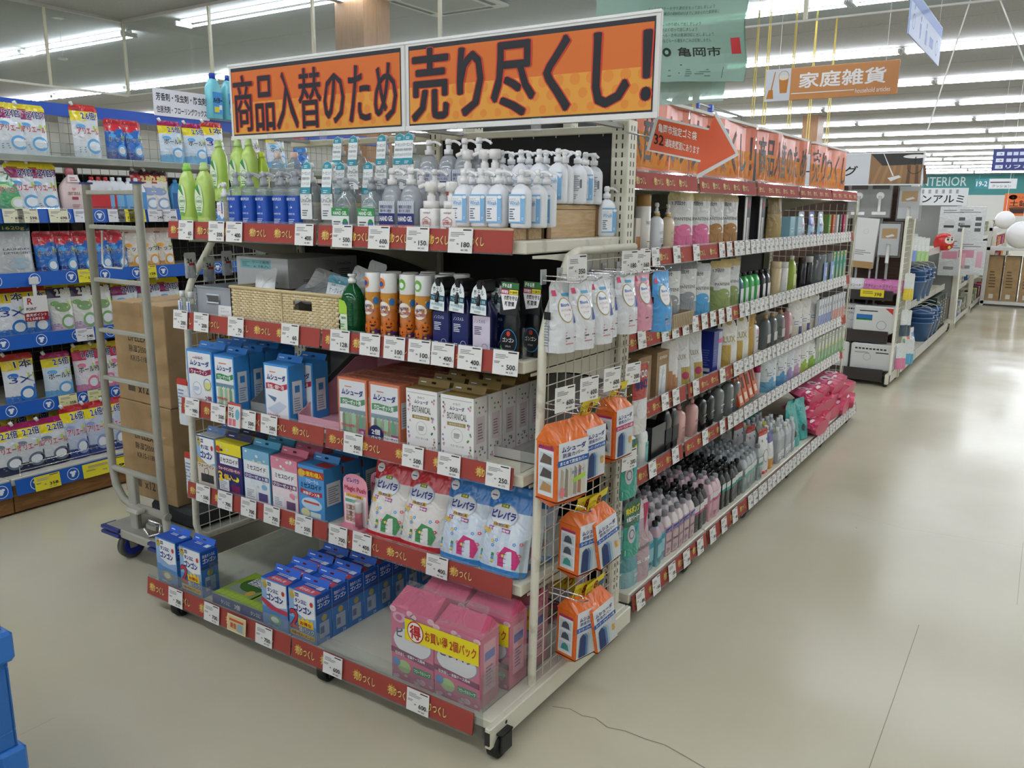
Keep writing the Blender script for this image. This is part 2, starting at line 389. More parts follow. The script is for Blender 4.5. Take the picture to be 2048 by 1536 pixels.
# ================================================================ shelving
def slots(b, x, y, z0, z1, face):
    z = z0
    while z < z1:
        for d in (-.011, .011):
            if face == 'y': b.box(x + d - .0025, x + d + .0025, y - .0006, y, z, z + .016, '#2b2b29')
            else: b.box(x, x + .0006, y + d - .0025, y + d + .0025, z, z + .016, '#2b2b29')
        z += .028
def caster(k='rubber', r=.045):
    w_ = B(); w_.lathe([(r * .75, -.02), (r, -.014), (r, .014), (r * .75, .02)], k, 16, axis='x'); w_.lathe([(r * .4, -.022), (r * .4, .022)], '#4a4a4a', 10, axis='x')
    f = B()
    for s in (-1, 1): f.box(s * .028 - .003, s * .028 + .003, -.02, .03, -r * .3, r * 1.3, '#262626')
    f.box(-.031, .031, -.02, .035, r * 1.2, r * 1.35, '#262626')
    return w_, f
def add_casters(root, pts, r=.045):
    for x, y in pts:
        w_, f = caster(r=r); o = f.build('caster', root, (x, y, r)); ob = bpy.data.objects.new('wheel', w_.mesh('wheel')); ob.parent = o; COL.objects.link(ob)
SALE = '売りつくし'
def burst(b, S, u, v, h):
    pts = []
    for i in range(20):
        r = h * (.85 if i % 2 else .55); pts.append((u + .8 * r * cos(i * pi / 10), v + .8 * r * sin(i * pi / 10)))
    b.poly(S, pts, '#d8902e', 2)
def sale(b, S, u, v, h, detail=True):
    w_ = h * 3.0
    if detail:
        burst(b, S, u + h * .4, v + h * .55, h); b.text(S, SALE, u, v, w_, h, '#3a1a0c', 3, .034)
    b.text(S, SALE, u, v, w_, h, '#ecd98a', 4, .015)
def redrail(w_, h=.062, pitch=.15, seed=0, detail=True):
    """clear price rail with a red sale strip behind its front; local: u along x from 0 to w_, front at y=0 facing -y"""
    b = B(); b.box(0, w_, 0, .003, 0, h, '#a04840:p'); b.box(0, w_, -.0008, .004, h, h + .008, 'clear'); b.box(0, w_, -.003, .004, -.004, 0, 'clear')
    S = lambda u, v, e: (u, -e, v); rnd = random.Random(seed); x = .02
    while x < w_ - .09:
        sale(b, S, x, h * .26, h * .44, detail); x += pitch * rnd.uniform(.75, 1.1)
    return b
def bracket(b, x, y0, y1, z, k='cream'):
    n = 8; pts = [(y1, z - .012)] + [(y0 + (y1 - y0) * (1 - i / n), z - .02 - .11 * (i / n) ** 1.8) for i in range(n + 1)] + [(y0, z - .012)]
    b.prism(pts, lambda u, v, a: (a, u, v), x - .0015, x + .0015, k)
# ---------------------------------------------------------------- the end-cap
EX0, EXM, EX1, EYB = -2.805, -2.022, -1.24, 2.5
root = thing('shelving_unit', 'cream end-of-aisle shelving unit under the big orange banner, full of clearance goods', 'shelving unit', (-2.02, 2.2, 0), world=True)
SH = [1.46, 1.125, .787, .443]
for i, x in enumerate((EX0 + .02, EXM, EX1 - .01)):
    b = B(); b.box(x - .03, x + .03, EYB, EYB + .07, .02, 1.83 if i else 1.66, 'cream', .004)
    slots(b, x, EYB, .2, 1.8 if i else 1.6, 'y')
    if i == 2: slots(b, x + .03, EYB + .035, .2, 1.8, 'x')
    b.build('post', root)
for x0, x1, zt in ((EX0 + .05, EXM - .03, 1.63), (EXM + .03, EX1 - .04, 1.795)):
    b = B(); b.box(x0, x1, EYB + .02, EYB + .03, .14, zt, 'black')
    if zt > 1.7:
        for i in range(8): b.box(x0 + .04 + i * .09, x0 + .043 + i * .09, EYB + .017, EYB + .02, zt - .012, zt - .004, '#c9c9c4')
    b.build('back_panel', root)
b = B(); b.box(EX0, EX1, EYB + .01, EYB + .05, 1.79, 1.815, 'cream', .003); b.build('crossbar', root)
for i, z in enumerate(SH):
    for j, (x0, x1) in enumerate(((EX0 + .01, EXM - .002), (EXM + .002, EX1 + .005))):
        b = B(); b.box(x0, x1, 1.925, EYB - .005, z - .036, z, 'dirty' if i == 0 else 'cream', .004)
        bracket(b, x0 + .01, EYB, 1.97, z - .03); bracket(b, x1 - .006, EYB, 1.97, z - .03)
        o = b.build('shelf', root)
        x0r, x1r = (x0 - .015, x1 - .004) if j == 0 else (x0 + .004, x1 - .03 + .01 * (i > 1))
        q = redrail(x1r - x0r, seed=i * 2 + j).build('price_rail', o); q.location = (x0r, 1.9, z - .036 + (0 if i else .002))
        q.rotation_euler = (radians(-6), 0, 0)
b = B(); b.box(EX0 - .02, EX1 + .036, 1.73, EYB + .1, .08, .112, 'cream', .004); b.box(EX0 - .01, EX1 + .0, 1.80, EYB + .08, .05, .08, '#3d3c38')
o = b.build('base_shelf', root)
for j, (x0, x1) in enumerate(((EX0 - .035, EXM - .004), (EXM + .004, EX1 - .02))):
    q = redrail(x1 - x0, .068, seed=20 + j).build('price_rail', o); q.location = (x0, 1.712, .056); q.rotation_euler = (radians(-6), 0, 0)
    g = B(); g.box(x0, x1 + (.03 if j else 0), 1.722, 1.725, .045, .175, 'acryl'); g.build('acrylic_guard', o)
b = B(); b.box(EX1 + .036, EX1 + .056, 1.695, EYB + .1, .047, .112, 'cream', .003)
for y, z in ((1.775, .095), (1.76, .07), (1.785, .067)): b.lathe([(.006, EX1 + .0555), (.006, EX1 + .0566)], '#22211f', 10, axis='x', o=(0, y, z))
b.box(EX1 + .038, EX1 + .054, 1.692, 1.696, .06, .1, '#2b2a27'); b.build('side_plate', root)
add_casters(root, [(x, y) for x, y in ((EX0 + .13, 1.745), (EXM + .14, 1.745), (EX1 + .046, 1.745), (EX0 + .1, 2.45), (EXM, 2.45), (EX1 - .08, 2.45))], .036)
for x, y0, y1, z0, z1 in ((EX1 - .012, 1.75, 2.45, .112, .23), (EX1 - .02, 1.95, 2.45, SH[1], SH[1] + .09), (EX1 - .02, 1.95, 2.45, SH[3], SH[3] + .12), (EX1 - .02, 1.95, 2.4, SH[2], SH[2] + .07)):
    b = B(); b.box(x, x + .003, y0, y1, z0, z1, 'acryl'); b.build('acrylic_divider', root)
b = B(); b.box(EX0 + .3, EX0 + .303, 1.76, 2.3, .112, .27, 'acryl'); b.build('acrylic_divider', root)
def sidemesh(x, z0, name):
    b = B(); P = [(x, 2.56, 1.425), (x, 2.17, 1.425), (x, 2.125, 1.412), (x, 2.01, 1.25), (x, 1.985, 1.19), (x, 1.955, z0 + .07), (x, 1.965, z0 + .03), (x, 2.0, z0 + .008), (x, 2.56, z0)]
    b.tube(P, .0135, 'dirty', 8)
    def yat(z): return 1.985 + (1.19 - z) * -.026 if z < 1.19 else 1.985 + (z - 1.19) * .62
    y = 2.02
    while y < 2.56:
        b.rod((x, y, z0 + .01), (x, y, 1.425 if y > 2.12 else 1.19 + (y - 1.985) / .62), .0019, 'cream', 4); y += .05
    z = z0 + .06
    while z < 1.4:
        b.rod((x + .002, yat(z), z), (x + .002, 2.56, z), .0019, 'cream', 4); z += .05
    return b.build(name, root)
sidemesh(EX1 + .028, .035, 'side_mesh'); sidemesh(EX0 - .042, .19, 'side_mesh')
# ---------------------------------------------------------------- the two banners over it
def banner(x0, x1, txt, label, bx, bold):
    y, z0, z1 = 2.237, 1.8, 2.085
    t = thing('sale_banner', label, 'banner', ((x0 + x1) / 2, y, z0), 'orange clearance banners above the end-of-aisle unit', True)
    W, H = x1 - x0, z1 - z0
    b = B(); b.box(x0, x1, y, y + .012, z0, z1, '#dcdcd8', .003); b.build('board', t)
    b = B(); S = plane_s((x0, y - .001, z0), (1, 0, 0), (0, 0, 1)); m = .016
    b.rect(S, m, m, W - 2 * m, H - 2 * m, '#23242a', 0); u0, v0, w_, h = m + .004, m + .006, W - 2 * m - .008, H - 2 * m - .02
    b.rect(S, u0, v0, w_, h, '#cf6a22', 1); hh = h * .5; b.rect(S, u0, v0, w_, hh, '#dc9838', 2)
    for i in range(int(w_ / .055)):
        for j in range(6):
            u = u0 + .03 + i * .055 + (.0275 if j % 2 else 0); v = v0 + .02 + j * .04; r = .013 + .0022 * j
            if u + r > u0 + w_ or v + r > v0 + h: continue
            if v > v0 + hh + .01: continue
            b.ell(S, u, v, r, r, '#d8862f' if j < 4 else '#d66f24', 3, 16)
    for e, k, l in ((bold + .0035, '#c8342a', 4), (bold, '#16161b', 5)):
        for i in range(8): b.text(S, txt, bx[0] + e * cos(i * pi / 4) * 1.35, bx[1] + e * sin(i * pi / 4) * .7, bx[2], bx[3], k, l + i * .05, 0)
    b.rect(S, 0, 0, W, m, '#e6e6e2', 5); b.rect(S, 0, H - .008, W, .008, '#eeeeea', 5)
    b.build('printed_sheet', t)
    for u in (.24, .55):
        c = B(); c.box(x0 + W * u, x0 + W * u + .035, y - .006, y - .003, z0 - .02, z0 + .018, 'film'); c.box(x0 + W * u, x0 + W * u + .035, y - .006, y + .014, z0 - .022, z0 - .018, 'film'); c.build('clip', t)
    return t
t1 = banner(-2.838, -1.928, '商品入替のため', 'orange banner half with seven narrow black characters, at the far end from the aisle', (.03, .03, .845, .21), .0016)
t2 = banner(-1.926, -1.004, '売り尽くし！', 'orange banner half with six broad black characters and an exclamation mark', (.035, .03, .86, .225), .0042)
for t, xx in ((t1, (-2.7, -2.05)), (t2, (-1.9, -1.25))):
    b = B()
    for x in xx: b.box(x - .012, x + .012, 2.25, EYB + .02, 1.803, 1.815, '#9b9b96')
    b.box(xx[0], xx[1], 2.25, 2.262, 1.8, 1.82, '#9b9b96'); b.build('bracket', t)
# ---------------------------------------------------------------- the long run of shelving down the aisle (five units)
GXF, GYS, GW = -1.337, 2.645, .788
GROW = [1.662, 1.375, 1.062, .765, .495]; GB = .13
def tagface(price=None): pass
def gunit(i):
    y0 = GYS + i * GW; y1 = y0 + GW - .006
    t = thing('shelving_unit', 'cream shelving unit on the wide aisle, %s after the end-of-aisle unit' % nth(i), 'shelving unit', (-1.7, (y0 + y1) / 2, 0), 'shelving units along the wide aisle', True)
    for y in ((y0 + .02, y1 - .02) if i in (0, 4) else (y1 - .02,)):
        b = B(); b.box(-1.99, -1.93, y - .03, y + .03, .02, 1.98, 'cream', .004); slots(b, -1.93, y, .3, 1.95, 'x'); b.build('post', t)
    b = B(); b.box(-1.985, -1.975, y0 + .04, y1 - .04, .14, 1.98, 'black'); b.build('back_panel', t)
    for j, z in enumerate(GROW):
        b = B(); b.box(-1.93, GXF - .02, y0, y1, z - .036, z, 'cream', .004)
        for y in (y0 + .01, y1 - .01):
            n = 6; pts = [(GXF - .06, z - .03)] + [(-1.93 + (GXF + 1.87) * (1 - k / n), z - .036 - .1 * (k / n) ** 1.8) for k in range(n + 1)] + [(-1.93, z - .03)]
            b.prism(pts, lambda u, v, a: (u, a, v), y - .0015, y + .0015, 'cream')
        o = b.build('shelf', t)
        q = redrail(GW - .03, seed=40 + i * 7 + j, detail=i < 2).build('price_rail', o); q.location = (GXF + .005, y0 + .012, z - .04); q.rotation_euler = (radians(-8), 0, pi / 2)
    b = B(); b.box(-1.93, -1.215, y0, y1, .09, GB, 'cream', .004); b.box(-1.93, -1.26, y0, y1, .05, .09, '#3d3c38'); o = b.build('base_shelf', t)
    q = redrail(GW - .02, .064, seed=80 + i, detail=i < 3).build('price_rail', o); q.location = (-1.198, y0 + .01, .058); q.rotation_euler = (radians(-8), 0, pi / 2)
    add_casters(t, [(-1.235, y1 - .2), (-1.9, y1 - .2)])
    return t
UN = [gunit(i) for i in range(5)]
b = B(); x = -1.345   # end panel of mesh at the far end
for i in range(13): b.rod((-1.93 + i * .05, GYS + 5 * GW + .02, .1), (-1.93 + i * .05, GYS + 5 * GW + .02, 1.6), .002, 'cream', 4)
for i in range(30): b.rod((-1.93, GYS + 5 * GW + .022, .1 + i * .05), (x, GYS + 5 * GW + .022, .1 + i * .05), .002, 'cream', 4)
b.rod((x, GYS + 5 * GW + .02, .1), (x, GYS + 5 * GW + .02, 1.6), .008, 'cream', 6); b.build('side_mesh', UN[4])
# ---------------------------------------------------------------- detergent shelving on the left
LXF, LW = -4.43, .93
LROW = [1.79, 1.492, 1.172, .855, .505]; LB = .185
def tshirt(b, S, u, v, r):
    b.ring(S, u, v, r * .9, r, '#eef2f6', 2)
    p = [(-.55, .35), (-.25, .5), (0, .4), (.25, .5), (.55, .35), (.45, .08), (.3, .12), (.3, -.5), (-.3, -.5), (-.3, .12), (-.45, .08)]
    b.poly(S, [(u + a * r, v + c * r) for a, c in p], '#eef2f6', 3)
    b.ell(S, u + .3 * r, v - .4 * r, .2 * r, .2 * r, '#2760b5', 4, 10)
def bluerail(w_, h=.072):
    b = B(); b.box(0, w_, 0, .003, 0, h, '#1f5cb8:s'); b.box(0, w_, -.001, .004, h, h + .006, 'clear')
    S = lambda u, v, e: (u, -e, v)
    for i in range(5): tshirt(b, S, .1 + i * .19, h / 2, h * .4)
    return b
def lunit(i):
    y0 = .98 + i * LW; y1 = y0 + LW - .006; ym = (y0 + y1) / 2
    t = thing('shelving_unit', 'grey shelving unit with blue price rails, %s detergent bay from the front' % nth(i), 'shelving unit', (-4.8, ym, 0), 'detergent shelving with blue rails', True)
    for y in ((y0 + .02, y1 - .02) if i == 0 else (y1 - .02,)):
        b = B(); b.box(-5.12, -5.06, y - .03, y + .03, 0, 2.12, '#a5a499', .004); b.build('post', t)
    b = B()
    for k in range(16): b.rod((-5.06, y0 + .03 + k * .058, .3), (-5.06, y0 + .03 + k * .058, 2.07), .002, '#8f8e86', 4)
    for k in range(30): b.rod((-5.058, y0, .33 + k * .058), (-5.058, y1, .33 + k * .058), .002, '#8f8e86', 4)
    b.box(-5.1, -5.085, y0, y1, .1, 1.72, '#2c2a28'); b.build('back_mesh', t)
    b = B(); b.box(-5.08, -5.04, y0, y1, 2.05, 2.12, '#2550b0:s'); b.build('top_rail', t)
    for j, z in enumerate(LROW):
        b = B(); b.box(-5.05, LXF - .02 - (.0 if j else .02), y0, y1, z - .036, z, '#d2d0c4', .004); o = b.build('shelf', t)
        if j: q = bluerail(LW - .02); q = q.build('price_rail', o); q.location = (LXF, y0 + .01, z - .046); q.rotation_euler = (radians(-8), 0, pi / 2)
        else:
            q = B(); q.box(LXF - .035, LXF - .032, y0, y1 - .01, z - .03, z + .06, 'acryl'); q.build('acrylic_guard', o)
    b = B(); b.box(-5.05, LXF + .15, y0, y1, LB - .04, LB, '#d2d0c4', .004); b.box(-5.05, LXF + .155, y0, y1, .012, LB - .04, 'plinth'); o = b.build('base_shelf', t)
    q = bluerail(LW - .02, .08).build('price_rail', o); q.location = (LXF + .175, y0 + .01, LB - .085); q.rotation_euler = (radians(-8), 0, pi / 2)
    g = B(); x = LXF + .14
    for z in (LB + .03, LB + .06): g.rod((x, y0 + .05, z), (x, y1 - .05, z), .0025, 'chrome', 5)
    for y in (y0 + .05, y1 - .05): g.rod((x, y, LB), (x, y, LB + .06), .0025, 'chrome', 5)
    g.build('wire_guard', o)
    return t
LU = [lunit(i) for i in range(5)]
# ================================================================ makers of goods (front towards -y, origin at the middle of the foot)
def sq_s(w_, d): return front(w_, d)
def bottle_body(b, prof, k, sx=1, sy=1, p=2, n=20): return b.lathe(prof, k, n, sx, sy, p)
def pump(zc, r, top, k, nozzle=.034, turn=0, collar=.014):
    """collar, stem and head with a beak; turn = direction of the beak"""
    b = B(); b.lathe([(r, zc), (r, zc + collar), (r * .6, zc + collar + .001), (r * .6, zc + collar + .012), (r * .35, zc + collar + .013), (r * .35, top - .016), (r * .75, top - .015), (r * .75, top - .005), (r * .5, top)], k, 12)
    c, s = cos(turn), sin(turn)
    b.tube([(0, 0, top - .008), (c * nozzle * .6, s * nozzle * .6, top - .006), (c * nozzle, s * nozzle, top - .011), (c * (nozzle + .006), s * (nozzle + .006), top - .017)], .0042, k, 6)
    return b
def green_bottle(h=.2, col='#b5d46a:g', cap='#b9d98b:g'):
    def mk():
        b = B(); w_, d = .062, .046
        b.lathe([(.94, 0), (1, .004), (1, h * .16), (.97, h * .17), (.99, h * .19), (1, h * .58), (.97, h * .68), (.86, h * .76), (.62, h * .83), (.42, h * .875), (.38, h * .89)], col, 24, w_ / 2, d / 2, 2.6)
        S = front(w_, d * .985)
        b.ell(S, w_ * .45, h * .44, .02, .048, '#e3efd2', 2); b.poly(S, [(w_ * .2, h * .62), (w_ * .42, h * .68), (w_ * .62, h * .5), (w_ * .5, h * .52)], '#3f8b3f', 3)
        b.text(S, '食器洗剤', w_ * .24, h * .4, .026, .009, '#2e7a3a', 4, .01); b.ring(S, w_ * .45, h * .42, .0145, .0155, '#3f8b3f', 3)
        b.lines(S, w_ * .24, h * .28, .024, .014, 2, '#4f9350', 3); b.ell(S, w_ * .42, h * .23, .013, .006, '#6fae58', 3)
        c = B(); c.lathe([(.0135, h * .88), (.0135, h * .935), (.011, h * .94), (.011, h * .985), (.009, h)], cap, 14)
        return [('body', b), ('cap', c)]
    return mk
def gel_blue(h=.155, turn=0):
    def mk():
        b = B(); w_, d = .052, .04
        b.lathe([(.92, 0), (1, .003), (1, h * .66), (.9, h * .72), (.4, h * .765)], 'gel', 24, w_ / 2, d / 2, 3.2)
        S = front(w_ * .94, d * 1.0)
        l = B(); l.lathe([(1.012, h * .12), (1.012, h * .6)], '#1f4fae:s', 24, w_ / 2, d / 2, 3.2, cap=False)
        W = w_ * .94; l.text(S, 'BIOPLEX', W * .12, h * .52, W * .76, .008, '#f2f5fa', 3, .01)
        l.tube([(-.008, -d / 2 - .0012, h * .40), (0, -d / 2 - .0012, h * .475), (.008, -d / 2 - .0012, h * .40), (0, -d / 2 - .0012, h * .365)], .0006, '#e8eefb', 4, True)
        l.text(S, '✚', W * .42, h * .39, .007, .007, '#e8eefb', 3); l.text(S, 'HAND GEL', W * .22, h * .29, W * .56, .005, '#e8eefb', 3, .01); l.lines(S, W * .2, h * .15, W * .6, .015, 3, '#c9d6f2', 3)
        return [('body', b), ('label', l), ('pump', pump(h * .765, .0125, h, 'milky', .03, turn))]
    return mk
def gel_tag(h=.16, turn=0):
    def mk():
        b = B(); w_, d = .055, .04
        b.lathe([(.92, 0), (1, .003), (1, h * .6), (.85, h * .68), (.4, h * .72)], 'gel', 24, w_ / 2, d / 2, 3.0)
        S = front(w_, d * 1.01); l = B(); l.rect(S, .006, h * .2, w_ - .012, h * .36, '#e9ecea', 2)
        l.text(S, 'UruClin', .008, h * .44, w_ - .016, .0115, '#4b4f52', 3); l.text(S, 'HAND GEL', .015, h * .4, .026, .004, '#6b7074', 3); l.text(S, '+', .024, h * .515, .004, .004, '#4b4f52', 3); l.ring(S, .036, h * .525, .0035, .004, '#6b7074', 3)
        l.lines(S, .012, h * .25, .03, .018, 3, '#6b7074', 3)
        t = B(); T = plane_s((-.0175, -d / 2 - .003, h * .56), (1, 0, 0), (0, .12, 1)); H = h * .46
        t.poly(T, [(0, 0), (.035, 0), (.035, H * .82), (.03, H * .93), (.0175, H), (.005, H * .93), (0, H * .82)], '#eef2f1', 0)
        t.poly(T, [(.001, H * .76), (.034, H * .76), (.034, H * .82), (.03, H * .92), (.0175, H * .985), (.005, H * .92), (.001, H * .82)], '#2b8fa0', 1); t.rect(T, 0, .0, .035, H * .2, '#2b8fa0', 1)
        t.text(T, 'オーガニック', .002, H * .57, .031, .0095, '#33383a', 2); t.text(T, '保湿成分配合', .003, H * .43, .029, .007, '#33383a', 2); t.text(T, 'ハンドジェル', .003, H * .27, .029, .008, '#33383a', 2); t.lines(T, .008, H * .03, .02, .009, 2, '#d7e9ec', 2); t.lines(T, .009, H * .8, .016, .008, 2, '#d7e9ec', 2)
        return [('body', b), ('label', l), ('hang_tag', t), ('pump', pump(h * .72, .0125, h, '#e4e6e6:s', .03, turn))]
    return mk
def gel_green(h=.135, turn=.4):
    def mk():
        b = B(); w_, d = .068, .046
        b.lathe([(.92, 0), (1, .003), (1, h * .4), (.93, h * .52), (.66, h * .66), (.3, h * .75), (.26, h * .78)], 'gel', 24, w_ / 2, d / 2, 2.8)
        S = front(w_, d * 1.03); l = B(); l.rect(S, .004, h * .1, w_ - .008, h * .36, '#eef0ee', 2); l.rect(S, .004, h * .33, w_ - .008, h * .14, '#2f8f4b', 3)
        l.text(S, 'HAND GEL', .01, h * .345, w_ - .02, .0095, '#ffffff', 4, .02); l.text(S, 'FRESH', .02, h * .425, .02, .004, '#ffffff', 4); l.rect(S, .004, h * .08, w_ - .008, .003, '#2a3a86', 3)
        l.ell(S, w_ * .76, h * .2, .01, .01, '#2a4aa0', 4); l.ell(S, w_ * .76, h * .24, .008, .006, '#2f8f4b', 5); l.lines(S, .01, h * .17, .03, .013, 2, '#4a4f52', 3)
        return [('body', b), ('label', l), ('pump', pump(h * .78, .012, h, 'milky', .03, turn))]
    return mk
def gel_navy(h=.165, turn=.3):
    def mk():
        b = B(); w_, d = .06, .046
        b.lathe([(.92, 0), (1, .003), (1, h * .5), (.93, h * .6), (.7, h * .7), (.36, h * .755)], 'milky', 24, w_ / 2, d / 2, 2.6)
        S = front(w_, d * 1.03); l = B(); W = w_ - .006; l.rect(S, .003, h * .06, W, h * .46, '#b9bec9', 1)
        for i in range(9): l.poly(S, [(.004 + i * .006, h * .46), (.006 + i * .006, h * .46), (.01 + i * .006, h * .52), (.008 + i * .006, h * .52)], '#e9ebf0', 2)
        l.text(S, '酸素エキス配合', .008, h * .41, W - .012, .0085, '#39406a', 3, .01); l.text(S, '銀イオン配合', .008, h * .355, W - .016, .0075, '#39406a', 3, .01)
        l.rect(S, .003, h * .17, W, h * .17, '#273070', 2); l.text(S, 'HAND GEL', .006, h * .225, W - .008, .0125, '#ffffff', 3, .03); l.rect(S, .003, h * .12, W, h * .05, '#b5322f', 2); l.text(S, 'アルコール洗浄タイプ', .006, h * .13, W - .01, .005, '#ffffff', 3); l.rect(S, .008, h * .08, .018, .003, '#e3c33a', 3)
        return [('body', b), ('label', l), ('pump', pump(h * .755, .0125, h, '#ecebea:s', .03, turn))]
    return mk
def foam(h=.14, turn=.15):
    def mk():
        b = B(); w_, d = .054, .04
        b.lathe([(.9, 0), (1, .004), (1, h * .5), (.96, h * .52), (.5, h * .53)], '#f1efec:g', 28, w_ / 2, d / 2, 6)
        S = front(w_, d * 1.0); b.text(S, 'osiqui', .016, h * .42, .022, .007, '#8f5a50', 2, .01)
        P = [(.013, .0465), (.013, .035), (.027, .014), (.041, .035), (.041, .0465), (.027, .054)]
        b.add([S(u, v, EPS * 2) for u, v in P] + [S(.027 + (u - .027) * .92, .035 + (v - .035) * .92, EPS * 2) for u, v in P], [(i, (i + 1) % 6, 6 + (i + 1) % 6, 6 + i) for i in range(6)], '#b5493f')
        b.text(S, 'BUBBLE', .0155, .034, .023, .0065, '#b5493f', 2, .01); b.text(S, '▼', .021, .019, .012, .009, '#7f3a38', 2); b.lines(S, .018, .04, .018, .008, 2, '#b5493f', 2); b.lines(S, .018, .007, .018, .007, 2, '#b58d88', 2)
        c = B(); c.lathe([(.021, h * .53), (.021, h * .655), (.011, h * .66), (.011, h * .75), (.008, h * .76), (.008, h * .82), (.0165, h * .83), (.0165, h * .97), (.014, h)], '#f1efec:g', 16)
        c.tube([(0, 0, h * .93), (-.02 * cos(turn), -.02 * sin(turn), h * .94), (-.035 * cos(turn), -.035 * sin(turn), h * .9)], .006, '#f1efec:g', 6)
        return [('body', b), ('pump', c)]
    return mk
def wirush(h=.15, turn=.2):
    def mk():
        b = B(); w_, d = .056, .042
        b.lathe([(.88, 0), (.99, .004), (1, .01), (1, h * .56), (.94, h * .63), (.66, h * .7), (.34, h * .735), (.3, h * .76)], '#eef1f5:g', 24, w_ / 2, d / 2, 2.8)
        S = front(w_, d * 1.025); l = B(); l.rect(S, .004, h * .08, w_ - .008, h * .49, '#83b8e2', 1); l.rect(S, .004, h * .11, w_ * .62, h * .43, '#f6f8fb', 2)
        l.text(S, 'Wirush', .0065, h * .385, w_ * .54, .011, '#5b9fd6', 3, .015); l.text(S, 'ハンドソープ', .0065, h * .475, .018, .004, '#454b55', 3, .01); l.lines(S, .0065, h * .15, .016, h * .2, 5, '#5a6a7c', 3); l.rect(S, .0065, h * .455, w_ * .52, .0006, '#8aa6c0', 3); l.rect(S, .0065, h * .37, w_ * .52, .0006, '#8aa6c0', 3)
        l.ell(S, w_ * .83, h * .52, .007, .004, '#f6f8fb', 3); l.lines(S, w_ * .77, h * .14, .007, .008, 2, '#e8f2fb', 3)
        return [('body', b), ('label', l), ('pump', pump(h * .76, .0125, h, '#f3f4f5:g', .034, turn))]
    return mk
def wirush_back(h=.15, turn=2.6):
    def mk():
        p = wirush(h, turn)(); b = B(); w_, d = .056, .042; S = front(w_, d * 1.025)
        b.lines(S, .012, h * .25, .03, h * .3, 9, '#8b8f98', 1); b.lines(S, .012, h * .1, .03, h * .1, 3, '#9aa0a8', 1); b.rect(S, .04, h * .3, .006, h * .16, '#7d8189', 1)
        return [p[0], ('label', b), p[2]]
    return mk
def aerosol(h=.19, r=.024, disc='#e07a25'):
    def mk():
        b = B(); b.lathe([(r * .96, 0), (r, .004), (r, h * .72)], '#b86a24:s', 24); b.lathe([(r * 1.005, .004), (r * 1.005, h * .17)], '#54306a:s', 24, cap=False)
        b.lathe([(r * 1.004, h * .5), (r * 1.004, h * .72)], '#c98a34:s', 24, cap=False)
        S = round_s(r * 1.006)
        rnd = random.Random(5)
        for i in range(26): b.ell(S, rnd.uniform(-.05, .05), rnd.uniform(h * .06, h * .7), .004, .0035, rnd.choice(['#e2b04a', '#7d3f18', '#e58a2b', '#5a2d6a', '#f0d28a']), 1, 8)
        b.ell(S, -.004, h * .5, .02, .021, '#f2ece0', 3); b.text(S, 'HAPPY', -.018, h * .5, .028, .009, '#54306a', 4, .03); b.text(S, 'HALLOWEEN', -.0215, h * .435, .036, .0095, '#a8402a', 4, .03); b.ell(S, .022, h * .6, .008, .011, '#2f76b8', 3)
        for u, v, s in ((.012, h * .27, 1.), (-.014, h * .17, 1.15)):
            b.ell(S, u, v, .016 * s, .015 * s, '#e07a25', 4); b.ell(S, u - .009 * s, v, .006 * s, .0135 * s, '#cf6a1c', 5); b.ell(S, u + .009 * s, v, .006 * s, .0135 * s, '#cf6a1c', 5); b.rect(S, u - .002, v + .014 * s, .004, .005, '#6d4a20', 5)
            for e in (-1, 1): b.poly(S, [(u + e * .006 * s - .003, v + .002), (u + e * .006 * s + .003, v + .002), (u + e * .006 * s, v + .0075 * s)], '#2a120a', 6)
            b.poly(S, [(u - .009 * s, v - .002), (u - .005 * s, v - .0045), (u - .002 * s, v - .0025), (u + .002 * s, v - .0045), (u + .005 * s, v - .0025), (u + .009 * s, v - .002), (u + .004 * s, v - .009 * s), (u - .004 * s, v - .009 * s)], '#2a120a', 6)
        c = B(); c.lathe([(r * .99, h * .72), (r * 1.0, h * .73), (r * .99, h * .985), (r * .93, h)], '#ecebe8:g', 24)
        S2 = round_s(r * 1.0); c.ell(S2, -.01, h * .86, .013, .016, disc, 2); c.ell(S2, -.01, h * .85, .008, .008, '#2f56a8' if disc[1] == 'e' else '#eef3e8', 3)
        return [('can', b), ('cap', c)]
    return mk
